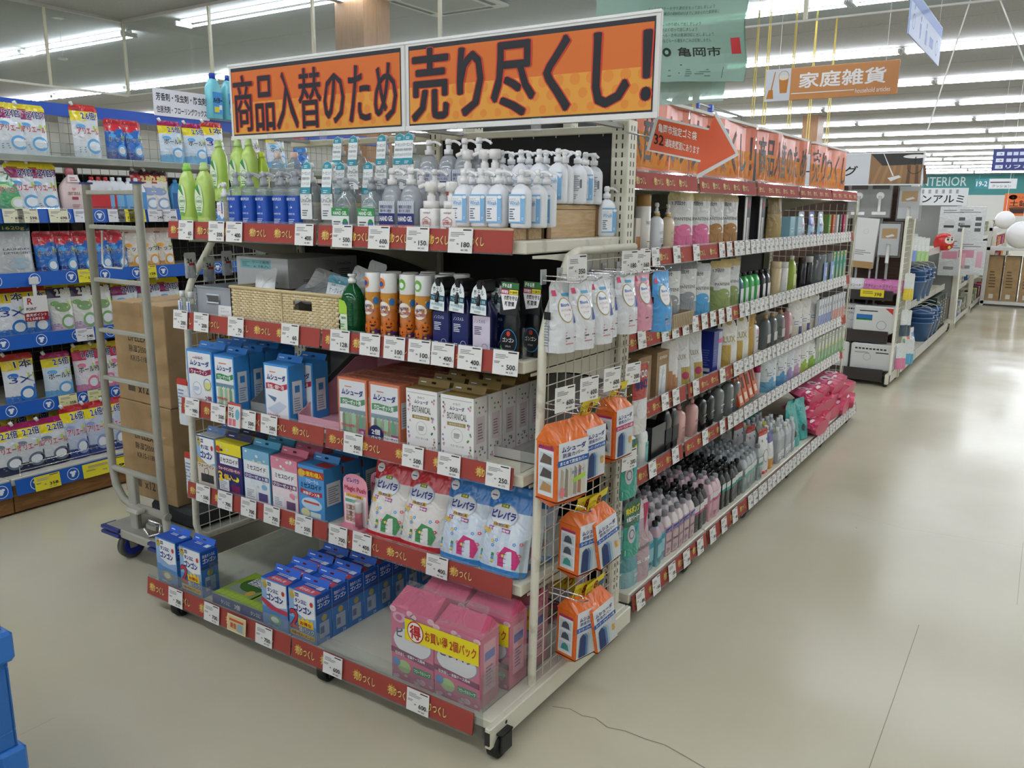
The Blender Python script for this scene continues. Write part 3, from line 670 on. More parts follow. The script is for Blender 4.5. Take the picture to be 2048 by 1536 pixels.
def hotel(lab='#1c2560:s', txt='#e9ecf6'):
    def mk():
        h = .19; b = B(); w_, d = .056, .042
        b.lathe([(.94, 0), (1, .004), (1, h * .52), (.9, h * .6), (.5, h * .7), (.4, h * .74)], '#161c48:g', 24, w_ / 2, d / 2, 3.4)
        S = front(w_, d * 1.01); l = B(); l.rect(S, .002, h * .04, w_ - .004, h * .48, lab, 1); l.text(S, 'ノンスメル', .006, h * .43, .034, .0085, txt, 2, .01); l.lines(S, .007, h * .28, .026, .022, 5, txt, 2); l.ring(S, w_ * .68, h * .12, .008, .009, txt, 2); l.lines(S, .007, h * .07, .015, .012, 3, txt, 2)
        t = B(); t.lathe([(.013, h * .74), (.013, h * .82)], '#121214:s', 12); t.box(-.012, .012, -.03, .026, h * .82, h * .98, '#121214:s', .005); t.box(-.006, .006, -.034, -.026, h * .9, h * .96, '#1c1c1e'); t.tube([(0, -.022, h * .83), (0, -.034, h * .75), (0, -.036, h * .66)], .005, '#121214:s', 6)
        c = B(); T = plane_s((-.024, -.036, h * .56), (1, 0, -.06), (0, .1, 1)); c.poly(T, [(0, 0), (.048, 0), (.046, .048), (.042, .062), (.034, .071), (.024, .074), (.014, .071), (.006, .062), (.002, .048)], '#e8eeee:s', 0)
        c.text(T, 'ホテル', .008, .046, .03, .013, '#2b2f33', 1, .01); c.rect(T, .001, .024, .046, .014, '#1d4f5e', 1); c.text(T, 'アルコール消臭', .004, .026, .04, .009, '#bfe9ee', 2, .01); c.lines(T, .01, .039, .026, .006, 1, '#44494d', 1); c.text(T, '99.9%除菌', .005, .011, .038, .008, '#4a9fb5', 2); c.lines(T, .012, .003, .024, .006, 2, '#7d8588', 1)
        return [('bottle', b), ('label', l), ('trigger', t), ('hang_tag', c)]
    return mk
def gongon_spray():
    b = B(); h = .2; w_, d = .055, .04
    b.lathe([(.94, 0), (1, .004), (1, h * .45), (.85, h * .6), (.62, h * .7), (.6, h * .85), (.5, h * .9)], '#101114:g', 24, w_ / 2, d / 2, 3)
    S = front(w_, d * 1.02); l = B(); l.ell(S, w_ / 2, h * .24, .0265, .034, '#2f8fd0', 2); l.ell(S, w_ / 2, h * .24, .025, .032, '#0c0d10', 3); l.text(S, 'ゴンゴン', .009, h * .23, .037, .012, '#f2f2f2', 4, .02); l.text(S, 'SPRAY', .018, h * .16, .018, .005, '#c9c9c9', 4); l.ell(S, w_ / 2, h * .345, .006, .007, '#c8362e', 4); l.rect(S, .002, h * .05, .006, h * .14, '#5db04a', 2); l.rect(S, .002, h * .19, .006, h * .08, '#c97ac0', 2)
    c = B(); T = plane_s((-.028, -d / 2 - .004, h * .6), (1, 0, -.03), (0, .12, 1)); c.rect(T, 0, 0, .056, .085, '#16181a', 0); c.rect(T, 0, .07, .056, .017, '#2e6a34', 1); c.text(T, 'デキる男', .003, .072, .03, .012, '#f2f2f2', 2, .02)
    c.rect(T, .027, .056, .028, .012, '#e8d83a', 2); c.text(T, 'オトコ臭の予防', .029, .058, .024, .007, '#1c1c1c', 3, .02); c.rect(T, .0, .055, .026, .013, '#b53a55', 2); c.text(T, '衣料害虫', .002, .057, .022, .009, '#ffffff', 3, .02)
    c.poly(T, [(.0, .055), (.056, .055), (.05, .02), (.012, .012)], '#eeeeec', 1); c.text(T, '衣類を守る', .011, .04, .042, .012, '#1c1c1c', 2, .02); c.text(T, '新習慣', .015, .024, .03, .013, '#1c1c1c', 2, .02)
    return [('bottle', b), ('label', l), ('hang_card', c)]
def dishsoap():
    h = .185; b = B(); w_, d = .07, .05
    b.lathe([(.94, 0), (1, .004), (1, h * .55), (.97, h * .62), (.7, h * .76), (.32, h * .85), (.3, h * .87)], 'greenclear', 24, w_ / 2, d / 2, 3)
    S = front(w_, d * 1.01); l = B(); l.poly(S, [(.004, h * .03), (.036, h * .03), (.036, h * .5), (.028, h * .58), (.004, h * .62)], '#dfeed0', 2); l.poly(S, [(.004, h * .38), (.036, h * .38), (.036, h * .5), (.028, h * .58), (.004, h * .62)], '#a8cf45', 3); l.ell(S, .02, h * .32, .015, .01, '#f4f9ec', 4); l.text(S, '食器洗剤', .008, h * .3, .024, .008, '#2e8a3a', 5, .02); l.ell(S, .024, h * .1, .01, .01, '#9fce58', 4); l.lines(S, .008, h * .18, .022, .012, 2, '#4f9350', 4)
    c = B(); c.lathe([(.0125, h * .86), (.0125, h * .92), (.009, h * .925), (.009, h * .96), (.013, h * .965), (.013, h)], '#e4e8e4:g', 14)
    return [('body', b), ('label', l), ('cap', c)]
# ---- cartons
def carton(w_, d, h, base, fr=None, sd=None, tp=None, tab=None, wrap=False, fin='s'):
    def mk():
        b = B(); b.box(-w_ / 2, w_ / 2, -d / 2, d / 2, 0, h, base + (':' + fin if '#' in base else ''), .0008)
        if fr: fr(b, front(w_, d), w_, h)
        if sd: sd(b, rside(w_, d), d, h); sd(b, lside(w_, d), d, h)
        if tp: tp(b, topf(w_, d, h), w_, d)
        out = [('box', b)]
        if tab:
            t = B(); T = plane_s((-w_ / 2, d * .32, h), (1, 0, 0), (0, .5, 1)); hh = .026; c = w_ / 2; s = .009
            for u0, u1, v0, v1 in ((0, c - s, 0, hh), (c + s, w_, 0, hh), (c - s, c + s, 0, hh * .35), (c - s, c + s, hh * .62, hh)): t.rect(T, u0, v0, u1 - u0, v1 - v0, tab, 0)
            t.lines(T, w_ * .08, hh * .4, w_ * .22, hh * .3, 1, '#dfe9f5', 1); out.append(('hang_tab', t))
        if wrap:
            c = B(); c.box(-w_ / 2 - .0015, w_ / 2 + .0015, -d / 2 - .0015, d / 2 + .0015, .001, h + .002, 'film'); r = random.Random(3)
            for i in range(5):
                a = -w_ / 2 + r.random() * w_; e = a + r.uniform(-.04, .04); c.add([(a, -d / 2, h + .003), (e, d / 2, h + .006), (e + .008, d / 2, h + .014), (a + .01, -d / 2, h + .009)], [(0, 1, 2, 3)], 'film')
            out.append(('wrapper', c))
        return out
    return mk
def mush(band, bandtxt, frame, pic=0, curve=True):
    """front of a clothes-protector carton"""
    def f(b, S, w_, h):
        m = w_ * .05; b.rect(S, m, h * .03, w_ - 2 * m, h * .93, '#eef1f4', 1)
        b.text(S, 'ムシューダ', w_ * .14, h * .72, w_ * .74, h * .1, '#1d2a78', 3, .05); b.lines(S, w_ * .25, h * .85, w_ * .4, h * .04, 1, '#d87a5a', 2)
        b.poly(S, [(w_ * .08, h * .55), (w_ * .3, h * .57), (w_ * .7, h * .55), (w_ * .94, h * .6), (w_ * .94, h * .69), (w_ * .7, h * .645), (w_ * .3, h * .67), (w_ * .08, h * .655)], band, 2)
        b.text(S, bandtxt, w_ * .16, h * .572, w_ * .64, h * .072, '#ffffff', 3, .03)
        if pic == 0:
            b.rect(S, m, h * .42, w_ - 2 * m, h * .07, '#6f8fa0', 2)
            for i in range(7):
                u = w_ * (.14 + i * .115); b.poly(S, [(u, h * .08), (u + w_ * .12, h * .06), (u + w_ * .14, h * .36), (u + w_ * .07, h * .45), (u, h * .38)], ['#b9c7a8', '#8fb38a', '#dfe2d0', '#9cc2a0', '#e6d2b0', '#6f9f86', '#cfd8c0'][i], 3 + i % 2)
            b.text(S, 'カビからも守る！', w_ * .1, h * .19, w_ * .5, h * .05, '#cf3f52', 7, .05); b.lines(S, w_ * .1, h * .08, w_ * .3, h * .06, 2, '#5f6f80', 6); b.rect(S, w_ * .72, h * .04, w_ * .23, h * .15, '#a8417a', 6); b.text(S, '1年', w_ * .76, h * .1, w_ * .14, h * .06, '#fff', 7, .03)
        elif pic == 1:
            b.ring(S, w_ * .36, h * .3, w_ * .16, w_ * .17, '#7d9fc8', 2); b.lines(S, w_ * .24, h * .26, w_ * .22, h * .08, 3, '#7d9fc8', 2); b.rect(S, w_ * .66, h * .28, w_ * .24, h * .16, '#d9dd8a', 2); b.ring(S, w_ * .78, h * .4, w_ * .13, w_ * .15, '#5f86b8', 3)
            b.text(S, '2個', w_ * .66, h * .1, w_ * .24, h * .09, '#8a2450', 3, .03); b.ell(S, w_ * .5, h * .08, w_ * .2, h * .04, '#c9a58f', 2); b.text(S, 'かおり', w_ * .36, h * .84, w_ * .3, h * .06, '#3a4f9a', 3)
        else:
            b.poly(S, [(w_ * .1, h * .2), (w_ * .6, h * .36), (w_ * .9, h * .3), (w_ * .5, h * .1)], '#cdd6e6', 2); b.poly(S, [(w_ * .5, h * .12), (w_ * .9, h * .28), (w_ * .94, h * .16), (w_ * .6, h * .04)], '#f6f4f6', 3); b.text(S, 'カビからも守る', w_ * .1, h * .08, w_ * .5, h * .045, '#cf3f52', 4, .04); b.poly(S, [(w_ * .12, h * .45), (w_ * .5, h * .42), (w_ * .42, h * .34)], '#5b6f9c', 3)
    return f
def mush_side(c1='#e7edf4'):
    def f(b, S, w_, h):
        b.rect(S, w_ * .2, h * .16, w_ * .6, h * .56, c1, 1); b.lines(S, w_ * .28, h * .2, w_ * .44, h * .25, 6, '#8fa5c0', 2); b.rect(S, w_ * .35, h * .52, w_ * .3, h * .12, '#3f86c8', 2)
    return f
def botan(b, S, w_, h):
    b.rect(S, w_ * .05, h * .94, w_ * .9, .0008, '#3a3a3a', 1); b.text(S, 'かおり', w_ * .38, h * .86, w_ * .22, h * .035, '#6a6a6a', 1); b.text(S, 'ムシューダ', w_ * .28, h * .78, w_ * .44, h * .06, '#26306f', 1, .04); b.text(S, 'BOTANICAL', w_ * .2, h * .64, w_ * .6, h * .1, '#3b3b3b', 1, .005)
    b.rect(S, w_ * .2, h * .54, w_ * .56, h * .055, '#9b8449', 1); b.text(S, '植物成分配合', w_ * .26, h * .552, w_ * .44, h * .032, '#f4efe0', 2); b.ring(S, w_ * .5, h * .4, w_ * .17, w_ * .175, '#5a5a5a', 1); b.lines(S, w_ * .4, h * .36, w_ * .2, h * .08, 4, '#5a5a5a', 1); b.text(S, 'クローゼット用', w_ * .3, h * .22, w_ * .4, h * .035, '#5a4a42', 1)
    b.ring(S, w_ * .78, h * .08, w_ * .07, w_ * .075, '#5a5a5a', 1); b.rect(S, w_ * .42, h * .05, w_ * .22, h * .06, '#8a6a42', 1); r = random.Random(4)
    for i in range(34):
        u, v = (w_ * r.uniform(.82, .95), h * r.uniform(.1, .9)) if i % 2 else (w_ * r.uniform(.05, .14), h * r.uniform(.03, .88)); k = r.choice(['#7fae5a', '#5d9a4c', '#d79ab5', '#9a8ab8', '#a6c47e', '#4d7f46', '#c98aac'] if i % 2 else ['#56606e', '#8f86b4', '#d7a2b8', '#6a7484']); b.ell(S, u, v, w_ * .028, h * .02, k, 2, 7)
def botan_side(b, S, w_, h):
    b.rect(S, w_ * .2, h * .3, w_ * .6, h * .4, '#dccfd0', 1); b.lines(S, w_ * .3, h * .36, w_ * .4, h * .26, 6, '#8a7f84', 2); r = random.Random(9)
    for i in range(16): b.ell(S, w_ * r.uniform(.1, .9), h * r.choice([r.uniform(.04, .25), r.uniform(.75, .95)]), w_ * .06, h * .018, r.choice(['#6f9f5a', '#5a6270', '#c98aac']), 2, 7)
def gongon(ring_, twin=False, pic='#c8a052'):
    def f(b, S, w_, h):
        b.rect(S, 0, 0, w_, h * .98, '#8fb4dc', 1); b.poly(S, [(w_ * .2, h * .97), (w_ * .97, h * .97), (w_ * .97, h * .52), (w_ * .6, h * .46), (w_ * .2, h * .56)], '#f2f4f6', 2); b.ell(S, w_ * .14, h * .86, w_ * .1, h * .07, '#b8a452', 3, 8); b.ell(S, w_ * .14, h * .93, w_ * .1, h * .03, '#e0b038', 3, 5)
        b.rect(S, w_ * .25, h * .87, w_ * .14, h * .07, '#1f2f6a', 3); b.text(S, '防虫', w_ * .265, h * .885, w_ * .11, h * .04, '#fff', 4, .02); b.text(S, 'タンスに', w_ * .25, h * .75, w_ * .42, h * .085, '#1d2f86', 4, .05); b.text(S, 'ゴンゴン', w_ * .22, h * .58, w_ * .62, h * .13, '#1d2f86', 4, .06); b.ell(S, w_ * .86, h * .8, w_ * .06, h * .05, '#c63a32', 4)
        b.rect(S, 0, 0, w_, h * .42, '#5f8fc8', 2); b.poly(S, [(0, h * .5), (w_ * .3, h * .38), (w_, h * .36), (w_, h * .46), (w_ * .5, h * .47), (0, h * .6)], ring_, 3)
        if twin:
            b.text(S, '2', w_ * .04, h * .22, w_ * .32, h * .36, '#16255c', 5, .08); b.text(S, '2', w_ * .04, h * .22, w_ * .32, h * .36, '#c23a3a', 6, .024)
            b.poly(S, [(w_ * .36, h * .3), (w_ * .34, h * .46), (w_ * .44, h * .4), (w_ * .52, h * .5), (w_ * .6, h * .42), (w_ * .7, h * .51), (w_ * .78, h * .42), (w_ * .88, h * .49), (w_ * .92, h * .31)], '#f0c62e', 5); b.text(S, 'お得な', w_ * .42, h * .33, w_ * .42, h * .07, '#a83a22', 6, .05)
            b.text(S, '個パック', w_ * .36, h * .19, w_ * .58, h * .11, '#16255c', 6, .1); b.text(S, '個パック', w_ * .36, h * .19, w_ * .58, h * .11, '#f4f4f4', 7, .01); b.rect(S, w_ * .06, h * .07, w_ * .88, h * .1, '#f0c62e', 5); b.text(S, '衣類の防虫とダニよけ', w_ * .09, h * .09, w_ * .82, h * .06, '#8a2a22', 6, .05)
        else:
            b.ell(S, w_ * .5, h * .2, w_ * .24, h * .1, pic, 4); b.ell(S, w_ * .5, h * .2, w_ * .16, h * .06, '#eef2ee', 5); b.lines(S, w_ * .2, h * .04, w_ * .5, h * .05, 2, '#dfe8f4', 4)
    return f
def gongon_side(b, S, w_, h):
    b.rect(S, 0, h * .68, w_, h * .3, '#1f55b8', 1); b.text(S, '防虫タンスに', w_ * .12, h * .84, w_ * .72, h * .07, '#f2f4f6', 2, .03); b.text(S, 'ゴンゴン', w_ * .12, h * .73, w_ * .74, h * .09, '#f2f4f6', 2, .06); b.rect(S, 0, h * .6, w_, h * .07, '#3b4f86', 1); b.ell(S, w_ * .5, h * .5, w_ * .18, h * .07, '#b0a060', 2, 8); b.rect(S, w_ * .2, h * .12, w_ * .6, h * .3, '#aab6c8', 1); b.rect(S, w_ * .24, h * .2, w_ * .24, h * .14, '#6f7f98', 2); b.text(S, '24', w_ * .6, h * .02, w_ * .2, h * .06, '#dfe6f2', 2)
def gongon_top(red):
    def f(b, S, w_, d):
        b.rect(S, 0, 0, w_, d, '#1f55b8', 1)
        if red: b.poly(S, [(w_ * .2, 0), (w_, 0), (w_, d * .4), (w_ * .3, d * .5)], '#d2586a', 2); b.text(S, '引き出し用', w_ * .32, d * .12, w_ * .5, d * .2, '#fff', 3, .03)
        b.lines(S, w_ * .25, d * .6, w_ * .5, d * .22, 2, '#eef2f8', 3); b.rect(S, w_ * .72, d * .5, w_ * .2, d * .3, '#dfe6ee', 3)
    return f
# ---- pouches and bags
def pouch(w_, h, d, colfn, prints=None, seal=.07, nx=10, nz=14, spout=None, base='', rough='f', slit=False):
    """stand-up film pouch: full at the foot, flat at the top seal; colfn(u, v) -> colour, 0..1 each"""
    def th(u, v):
        e = max(0, 1 - abs(2 * u - 1) ** 3); t = 1 if v < .3 else max(0, 1 - ((v - .3) / (.7 - seal)) ** 1.5)
        return max(.0006, d / 2 * e ** .6 * t) if v < 1 - seal else .0006
    def xx(u, v): return (u - .5) * w_ * (1 - .05 * sin(pi * min(1, v / .9)) - .16 * max(0, (v - .93) / .07) ** 2 - .08 * max(0, (.08 - v) / .08) ** 2)
    def S(u, v, e): return (xx(u / w_, v / h), -th(min(1, max(0, u / w_)), min(1, max(0, v / h))) - e, v)
    def mk():
        b = B()
        for side in (-1, 1):
            v = [(xx(i / nx, j / nz), side * th(i / nx, j / nz), h * j / nz) for j in range(nz + 1) for i in range(nx + 1)]
            groups = {}
            for j in range(nz):
                for i in range(nx): groups.setdefault(colfn((i + .5) / nx, (j + .5) / nz) if side < 0 else colfn(.1, (j + .5) / nz), []).append((j * (nx + 1) + i, j * (nx + 1) + i + 1, (j + 1) * (nx + 1) + i + 1, (j + 1) * (nx + 1) + i) if side < 0 else (j * (nx + 1) + i, (j + 1) * (nx + 1) + i, (j + 1) * (nx + 1) + i + 1, j * (nx + 1) + i + 1))
            o = len(b.v); b.v += v
            for k, fs in groups.items():
                k = k if ':' in k or '#' not in k else k + ':' + rough; m = b._m(k)
                b.f += [tuple(o + a for a in q) for q in fs]; b.i += [m] * len(fs); b.sm += [True] * len(fs)
        n = 10; b.add([(xx(i / n, 0), s * th(i / n, 0), 0) for s in (-1, 1) for i in range(n + 1)], [(i, n + 1 + i, n + 2 + i, i + 1) for i in range(n)], colfn(.5, 0) + (':s' if '#' in colfn(.5, 0) else ''))
        if prints: prints(b, S, w_, h)
        out = [('pouch', b)]
        if spout:
            c = B(); u, k = spout; x = (u - .5) * w_; a = .5 * (1 if u > .5 else -1); c.lathe([(.009, 0), (.009, .02), (.0075, .022)], k, 10)
            c.v = [(x + p[0] * cos(a) + p[2] * sin(a), p[1], h * .97 - p[0] * sin(a) + p[2] * cos(a)) for p in c.v]; out.append(('spout', c))
        return out
    return mk
def bands(*bs):
    """bands((v_top, colour), ...) from the foot up"""
    def f(u, v):
        for t, k in bs:
            if v <= t: return k
        return bs[-1][1]
    return f
def bag(w_, h, d, colfn, prints=None, **k): return pouch(w_, h, d, colfn, prints, seal=.12, **k)
# ---- refill bottle with a pinched shoulder and a cap
def refill(h, w_, d, body, cap, band=None, txt=None, tk='#444', shoulder=None, kside=None):
    def mk():
        b = B(); b.lathe([(.96, 0), (1, .004), (1, h * .66), (.78, h * .78), (.36, h * .9)], body, 16, w_ / 2, d / 2, 7)
        if shoulder: b.lathe([(.99, h * .675), (.8, h * .78), (.38, h * .89)], shoulder, 16, w_ / 2 * 1.02, d / 2 * 1.02, 7, cap=False)
        S = front(w_, d * 1.005)
        if band:
            for v0, v1, k in band: b.rect(S, w_ * .03, h * v0, w_ * .94, h * (v1 - v0), k, 1)
        if txt:
            for t, u, v, tw, thh, k in txt: b.text(S, t, w_ * u, h * v, w_ * tw, h * thh, k, 3, .03)
        b.lines(S, w_ * .2, h * .08, w_ * .6, h * .12, 4, tk, 2)
        R = rside(w_ * 1.005, d); b.lines(R, d * .2, h * .1, d * .6, h * .4, 8, tk, 2)
        if band:
            for v0, v1, k in band: b.rect(R, d * .03, h * v0, d * .94, h * (v1 - v0), k, 1)
        c = B(); c.lathe([(.011, h * .885), (.0125, h * .9), (.0125, h * .985), (.01, h)], cap, 12)
        return [('body', b), ('cap', c)]
    return mk
# ---- price card
def price_card(price, tax=None, w_=.086, h=.07, bg='#eceae6:p'):
    def mk():
        b = B(); b.box(0, w_, 0, .0012, 0, h, bg); S = lambda u, v, e: (u, -e, v); n = len(str(price))
        b.rect(S, w_ * .6, h * .9, w_ * .34, h * .05, '#1d1d1f', 1); b.lines(S, w_ * .1, h * .66, w_ * .6, h * .2, 3, '#8a8a8d', 1, int(price)); b.lines(S, w_ * .06, h * .46, w_ * .24, h * .11, 2, '#5a5a5c', 1); b.rect(S, w_ * .36, h * .33, w_ * .08, h * .06, '#8c8c8e', 1)
        b.text(S, str(price), w_ * (.9 - .115 * n), h * .23, w_ * .115 * n, h * .21, '#17171a', 2, .02); b.text(S, '円', w_ * .91, h * .23, w_ * .055, h * .07, '#17171a', 2)
        b.text(S, str(tax or int(price * 1.1)), w_ * .68, h * .08, w_ * .15, h * .08, '#3a3a3c', 2, .01); b.rect(S, w_ * .54, h * .09, w_ * .1, h * .055, '#8c8c8e', 1)
        return [('price_card', b)]
    return mk
# ================================================================ goods on the end-cap
R0, R1 = SH[0] + .034, SH[0] + .102     # tops of the front beams and of the riser box behind them
def beam(L, x1): 
    b = B(); b.box(x1 - L, x1, -.035, .035, 0, .033, 'wood', .002)
    for i in range(4): b.lathe([(.006 + i * .007, x1 + .0002), (.0066 + i * .007, x1 + .0006)], '#b48d5c', 14, axis='x', o=(0, -.03, .006), cap=False, sy=.8)
    return b
for y, n in ((1.97, 'short pine beam at the aisle end of the shelf edge under the front bottles'), (2.052, 'second pine beam on the top shelf, just behind the front one')):
    o = beam(.225, 0).build('wooden_beam', None, (EX1 - .045, y, SH[0])); props(o, n, 'wooden beam', 'pine beams under the bottles')
def riser():
    b = B(); b.box(-.75, .75, -.165, .165, .086, .1, 'woody', .0015); b.box(-.75, .75, -.165, -.15, 0, .086, 'wood'); b.box(-.75, .75, .15, .165, 0, .086, 'wood')
    e = B(); e.box(.735, .75, -.15, .15, .001, .085, 'woody'); e.box(.742, .754, -.165, -.142, 0, .1, 'woodz', .001); e.box(.742, .754, .142, .165, 0, .1, 'woodz', .001)
    return [('box_top', b), ('end_board', e)]
put('riser', 'wooden_box', riser, 'long pine box that lifts the back row of bottles on the top shelf', 'wooden box', (EX1 - .8, 2.285, SH[0]))
TOP = 'on the top clearance shelf'
def row(key, name, maker, cat, desc, xs, y, z, group, where, jit=.006, rz=0):
    for i, x in enumerate(xs):
        put(key, name, maker, '%s, %s %s' % (desc, nth(i) if len(xs) > 1 else 'the one', where), cat, (x, y + random.uniform(-jit, jit), z), rz + random.uniform(-.06, .06), group)
def XS(y, py, *pxs): return [fx(p, py, y) for p in pxs]
GB1, GB2 = green_bottle(.205), green_bottle(.205, cap='#8fd05a:g')
put('gb2', 'detergent_bottle', GB2, 'light green bottle with a bright green cap at the far front corner', 'bottle', (fx(377, 390, 1.96), 1.96, SH[0]), 0, 'light green detergent bottles')
put('gb', 'detergent_bottle', GB1, 'light green bottle with a pale cap beside the bright-capped one at the front', 'bottle', (fx(411, 390, 1.96), 1.96, SH[0]), 0, 'light green detergent bottles')
row('gb', 'detergent_bottle', GB1, 'bottle', 'light green bottle raised on the pine box', XS(2.2, 330, 440, 477, 499), 2.2, R1, 'light green detergent bottles', 'from the far end of the shelf')
put('yrefill', 'refill_bottle', refill(.19, .045, .04, '#a9c43a:g', '#c3d83c:g', ((.2, .6, '#dfe8b8'),)), 'small lime bottle with a lime cap behind the light green bottles', 'bottle', (fx(523, 330, 2.24), 2.24, R1))
def smallgel():
    h = .155; b = B(); w_, d = .05, .036; b.lathe([(.95, 0), (1, .003), (1, h * .6), (.8, h * .66), (.4, h * .69)], 'gel', 20, w_ / 2, d / 2, 4)
    S = front(w_, d * 1.02); l = B(); l.rect(S, .008, h * .1, .034, h * .48, '#eef2f6', 1); l.poly(S, [(.008, h * .1), (.042, h * .1), (.042, h * .28), (.03, h * .22), (.018, h * .32), (.008, h * .3)], '#6fa9dc', 2); l.rect(S, .03, h * .4, .006, h * .17, '#2a5cae', 2); l.ell(S, .033, h * .37, .004, .004, '#cf4a4a', 3); l.lines(S, .012, h * .4, .014, h * .14, 5, '#c58f9f', 2)
    return [('body', b), ('label', l), ('pump', pump(h * .69, .012, h, '#f0f0ee:g', .026, 3))]
put('sgel', 'sanitizer_bottle', smallgel, 'small clear pump bottle with a white and blue card label beside the green bottles', 'bottle', (fx(449, 395, 1.955), 1.955, SH[0]))
BLUE = gel_blue(.178, .4)
row('gelb', 'sanitizer_bottle', BLUE, 'bottle', 'clear hand gel bottle with blue label in the front row', XS(1.955, 385, 475, 503, 532, 564, 595), 1.955, SH[0], 'hand gel with blue labels', 'from the green bottles')
row('gelb', 'sanitizer_bottle', BLUE, 'bottle', 'blue-label hand gel bottle behind the front row', XS(2.03, 385, 498, 527, 556, 586), 2.03, SH[0], 'hand gel with blue labels', 'from the green bottles')
row('gelp', 'sanitizer_bottle', refill(.17, .05, .04, 'gel', '#e3c3b4:s'), 'bottle', 'clear bottle with pale pink cap on the pine box', XS(2.24, 330, 558, 590), 2.24, R1, 'pink-capped bottles on the pine box', 'from the green bottles')
TAG = gel_tag(.185, 2.6)
row('gelt', 'sanitizer_bottle', TAG, 'bottle', 'teal-tagged hand gel bottle in the front row', XS(1.955, 390, 625, 664), 1.955, SH[0], 'hand gel with teal neck tags', 'from the blue-label gel')
row('gelt', 'sanitizer_bottle', TAG, 'bottle', 'teal-tagged hand gel bottle between the two rows', XS(2.04, 390, 690, 748), 2.04, SH[0], 'hand gel with teal neck tags', 'from the blue-label gel')
row('gelt', 'sanitizer_bottle', TAG, 'bottle', 'teal-tagged hand gel bottle raised on the pine box', XS(2.22, 340, 683, 716, 772, 806, 826), 2.22, R1, 'hand gel with teal neck tags', 'from the green bottles')
row('gelg', 'sanitizer_bottle', gel_green(.148), 'bottle', 'green-label hand gel bottle in the front row', XS(1.95, 400, 692, 743), 1.95, SH[0], 'hand gel with green labels', 'from the teal tags')
row('gelg', 'sanitizer_bottle', gel_green(.148), 'bottle', 'clear hand gel bottle with green label, behind the front pair', XS(2.04, 400, 768, 790), 2.04, SH[0], 'hand gel with green labels', 'from the teal tags')
row('geln', 'sanitizer_bottle', gel_navy(.175), 'bottle', 'milky hand gel bottle with navy label in the front row', XS(1.955, 390, 787, 825), 1.955, SH[0], 'hand gel with navy labels', 'from the green labels')
row('geln', 'sanitizer_bottle', gel_navy(.175), 'bottle', 'milky hand gel bottle with navy label, behind the front pair', XS(2.04, 390, 842, 868), 2.04, SH[0], 'hand gel with navy labels', 'from the green labels')
row('geln', 'sanitizer_bottle', gel_navy(.175), 'bottle', 'navy-label hand gel bottle raised on the pine box', XS(2.2, 345, 858, 897, 928, 958), 2.2, R1, 'hand gel with navy labels', 'from the clear gels')
FO = foam(.142)
row('foam', 'soap_bottle', FO, 'bottle', 'square white foam soap bottle in the front row', XS(1.955, 400, 865, 903), 1.955, SH[0], 'foam soap bottles', 'from the navy labels')
row('foam', 'soap_bottle', FO, 'bottle', 'square white foam soap bottle behind the front pair', XS(2.035, 400, 885, 918), 2.035, SH[0], 'foam soap bottles', 'from the navy labels')
row('foam', 'soap_bottle', FO, 'bottle', 'square white foam soap bottle raised on the pine box', XS(2.16, 345, 938, 971, 992), 2.16, R1, 'foam soap bottles', 'from the navy labels')
WI, WB = wirush(.153, .2), wirush_back(.153)
HS = 'hand soap with sky blue labels'
row('wi', 'soap_bottle', WI, 'bottle', 'white hand soap with sky blue label in the front row', XS(1.965, 400, 930, 963, 999, 1042), 1.965, R0, HS, 'from the foam soap')
row('wi', 'soap_bottle', WI, 'bottle', 'white hand soap with sky blue label in the second row', XS(2.035, 400, 942, 975, 1006, 1040, 1076), 2.035, R0, HS, 'from the foam soap')
row('wi', 'soap_bottle', WI, 'bottle', 'white hand soap with sky blue label in the third row', XS(2.1, 400, 960, 992, 1026, 1060, 1096), 2.086, R0, HS, 'from the foam soap')
row('wi', 'soap_bottle', WI, 'bottle', 'white hand soap at the front of the pine box', XS(2.185, 360, 1003, 1041, 1076, 1114), 2.185, R1, HS, 'from the foam soap')
row('wi', 'soap_bottle', WI, 'bottle', 'white hand soap in the second row on the pine box', XS(2.26, 360, 1023, 1059, 1093, 1130), 2.26, R1, HS, 'from the foam soap')
put('wb', 'soap_bottle', WB, 'white hand soap turned back to front beside a labelled one on the pine box', 'bottle', (fx(1155, 360, 2.3), 2.3, R1), .3, HS)
put('wi', 'soap_bottle', WI, 'white hand soap between the two turned bottles at the aisle end of the pine box', 'bottle', (fx(1170, 360, 2.37), 2.37, R1), .5, HS)
put('wb', 'soap_bottle', WB, 'white hand soap turned back to front, last on the pine box towards the aisle', 'bottle', (fx(1187, 360, 2.42), 2.42, R1), .5, HS)
put('wi', 'soap_bottle', WI, 'lone white hand soap standing low behind the pine box by the post', 'bottle', (EX1 - .03, 2.462, SH[0]), .9, HS)
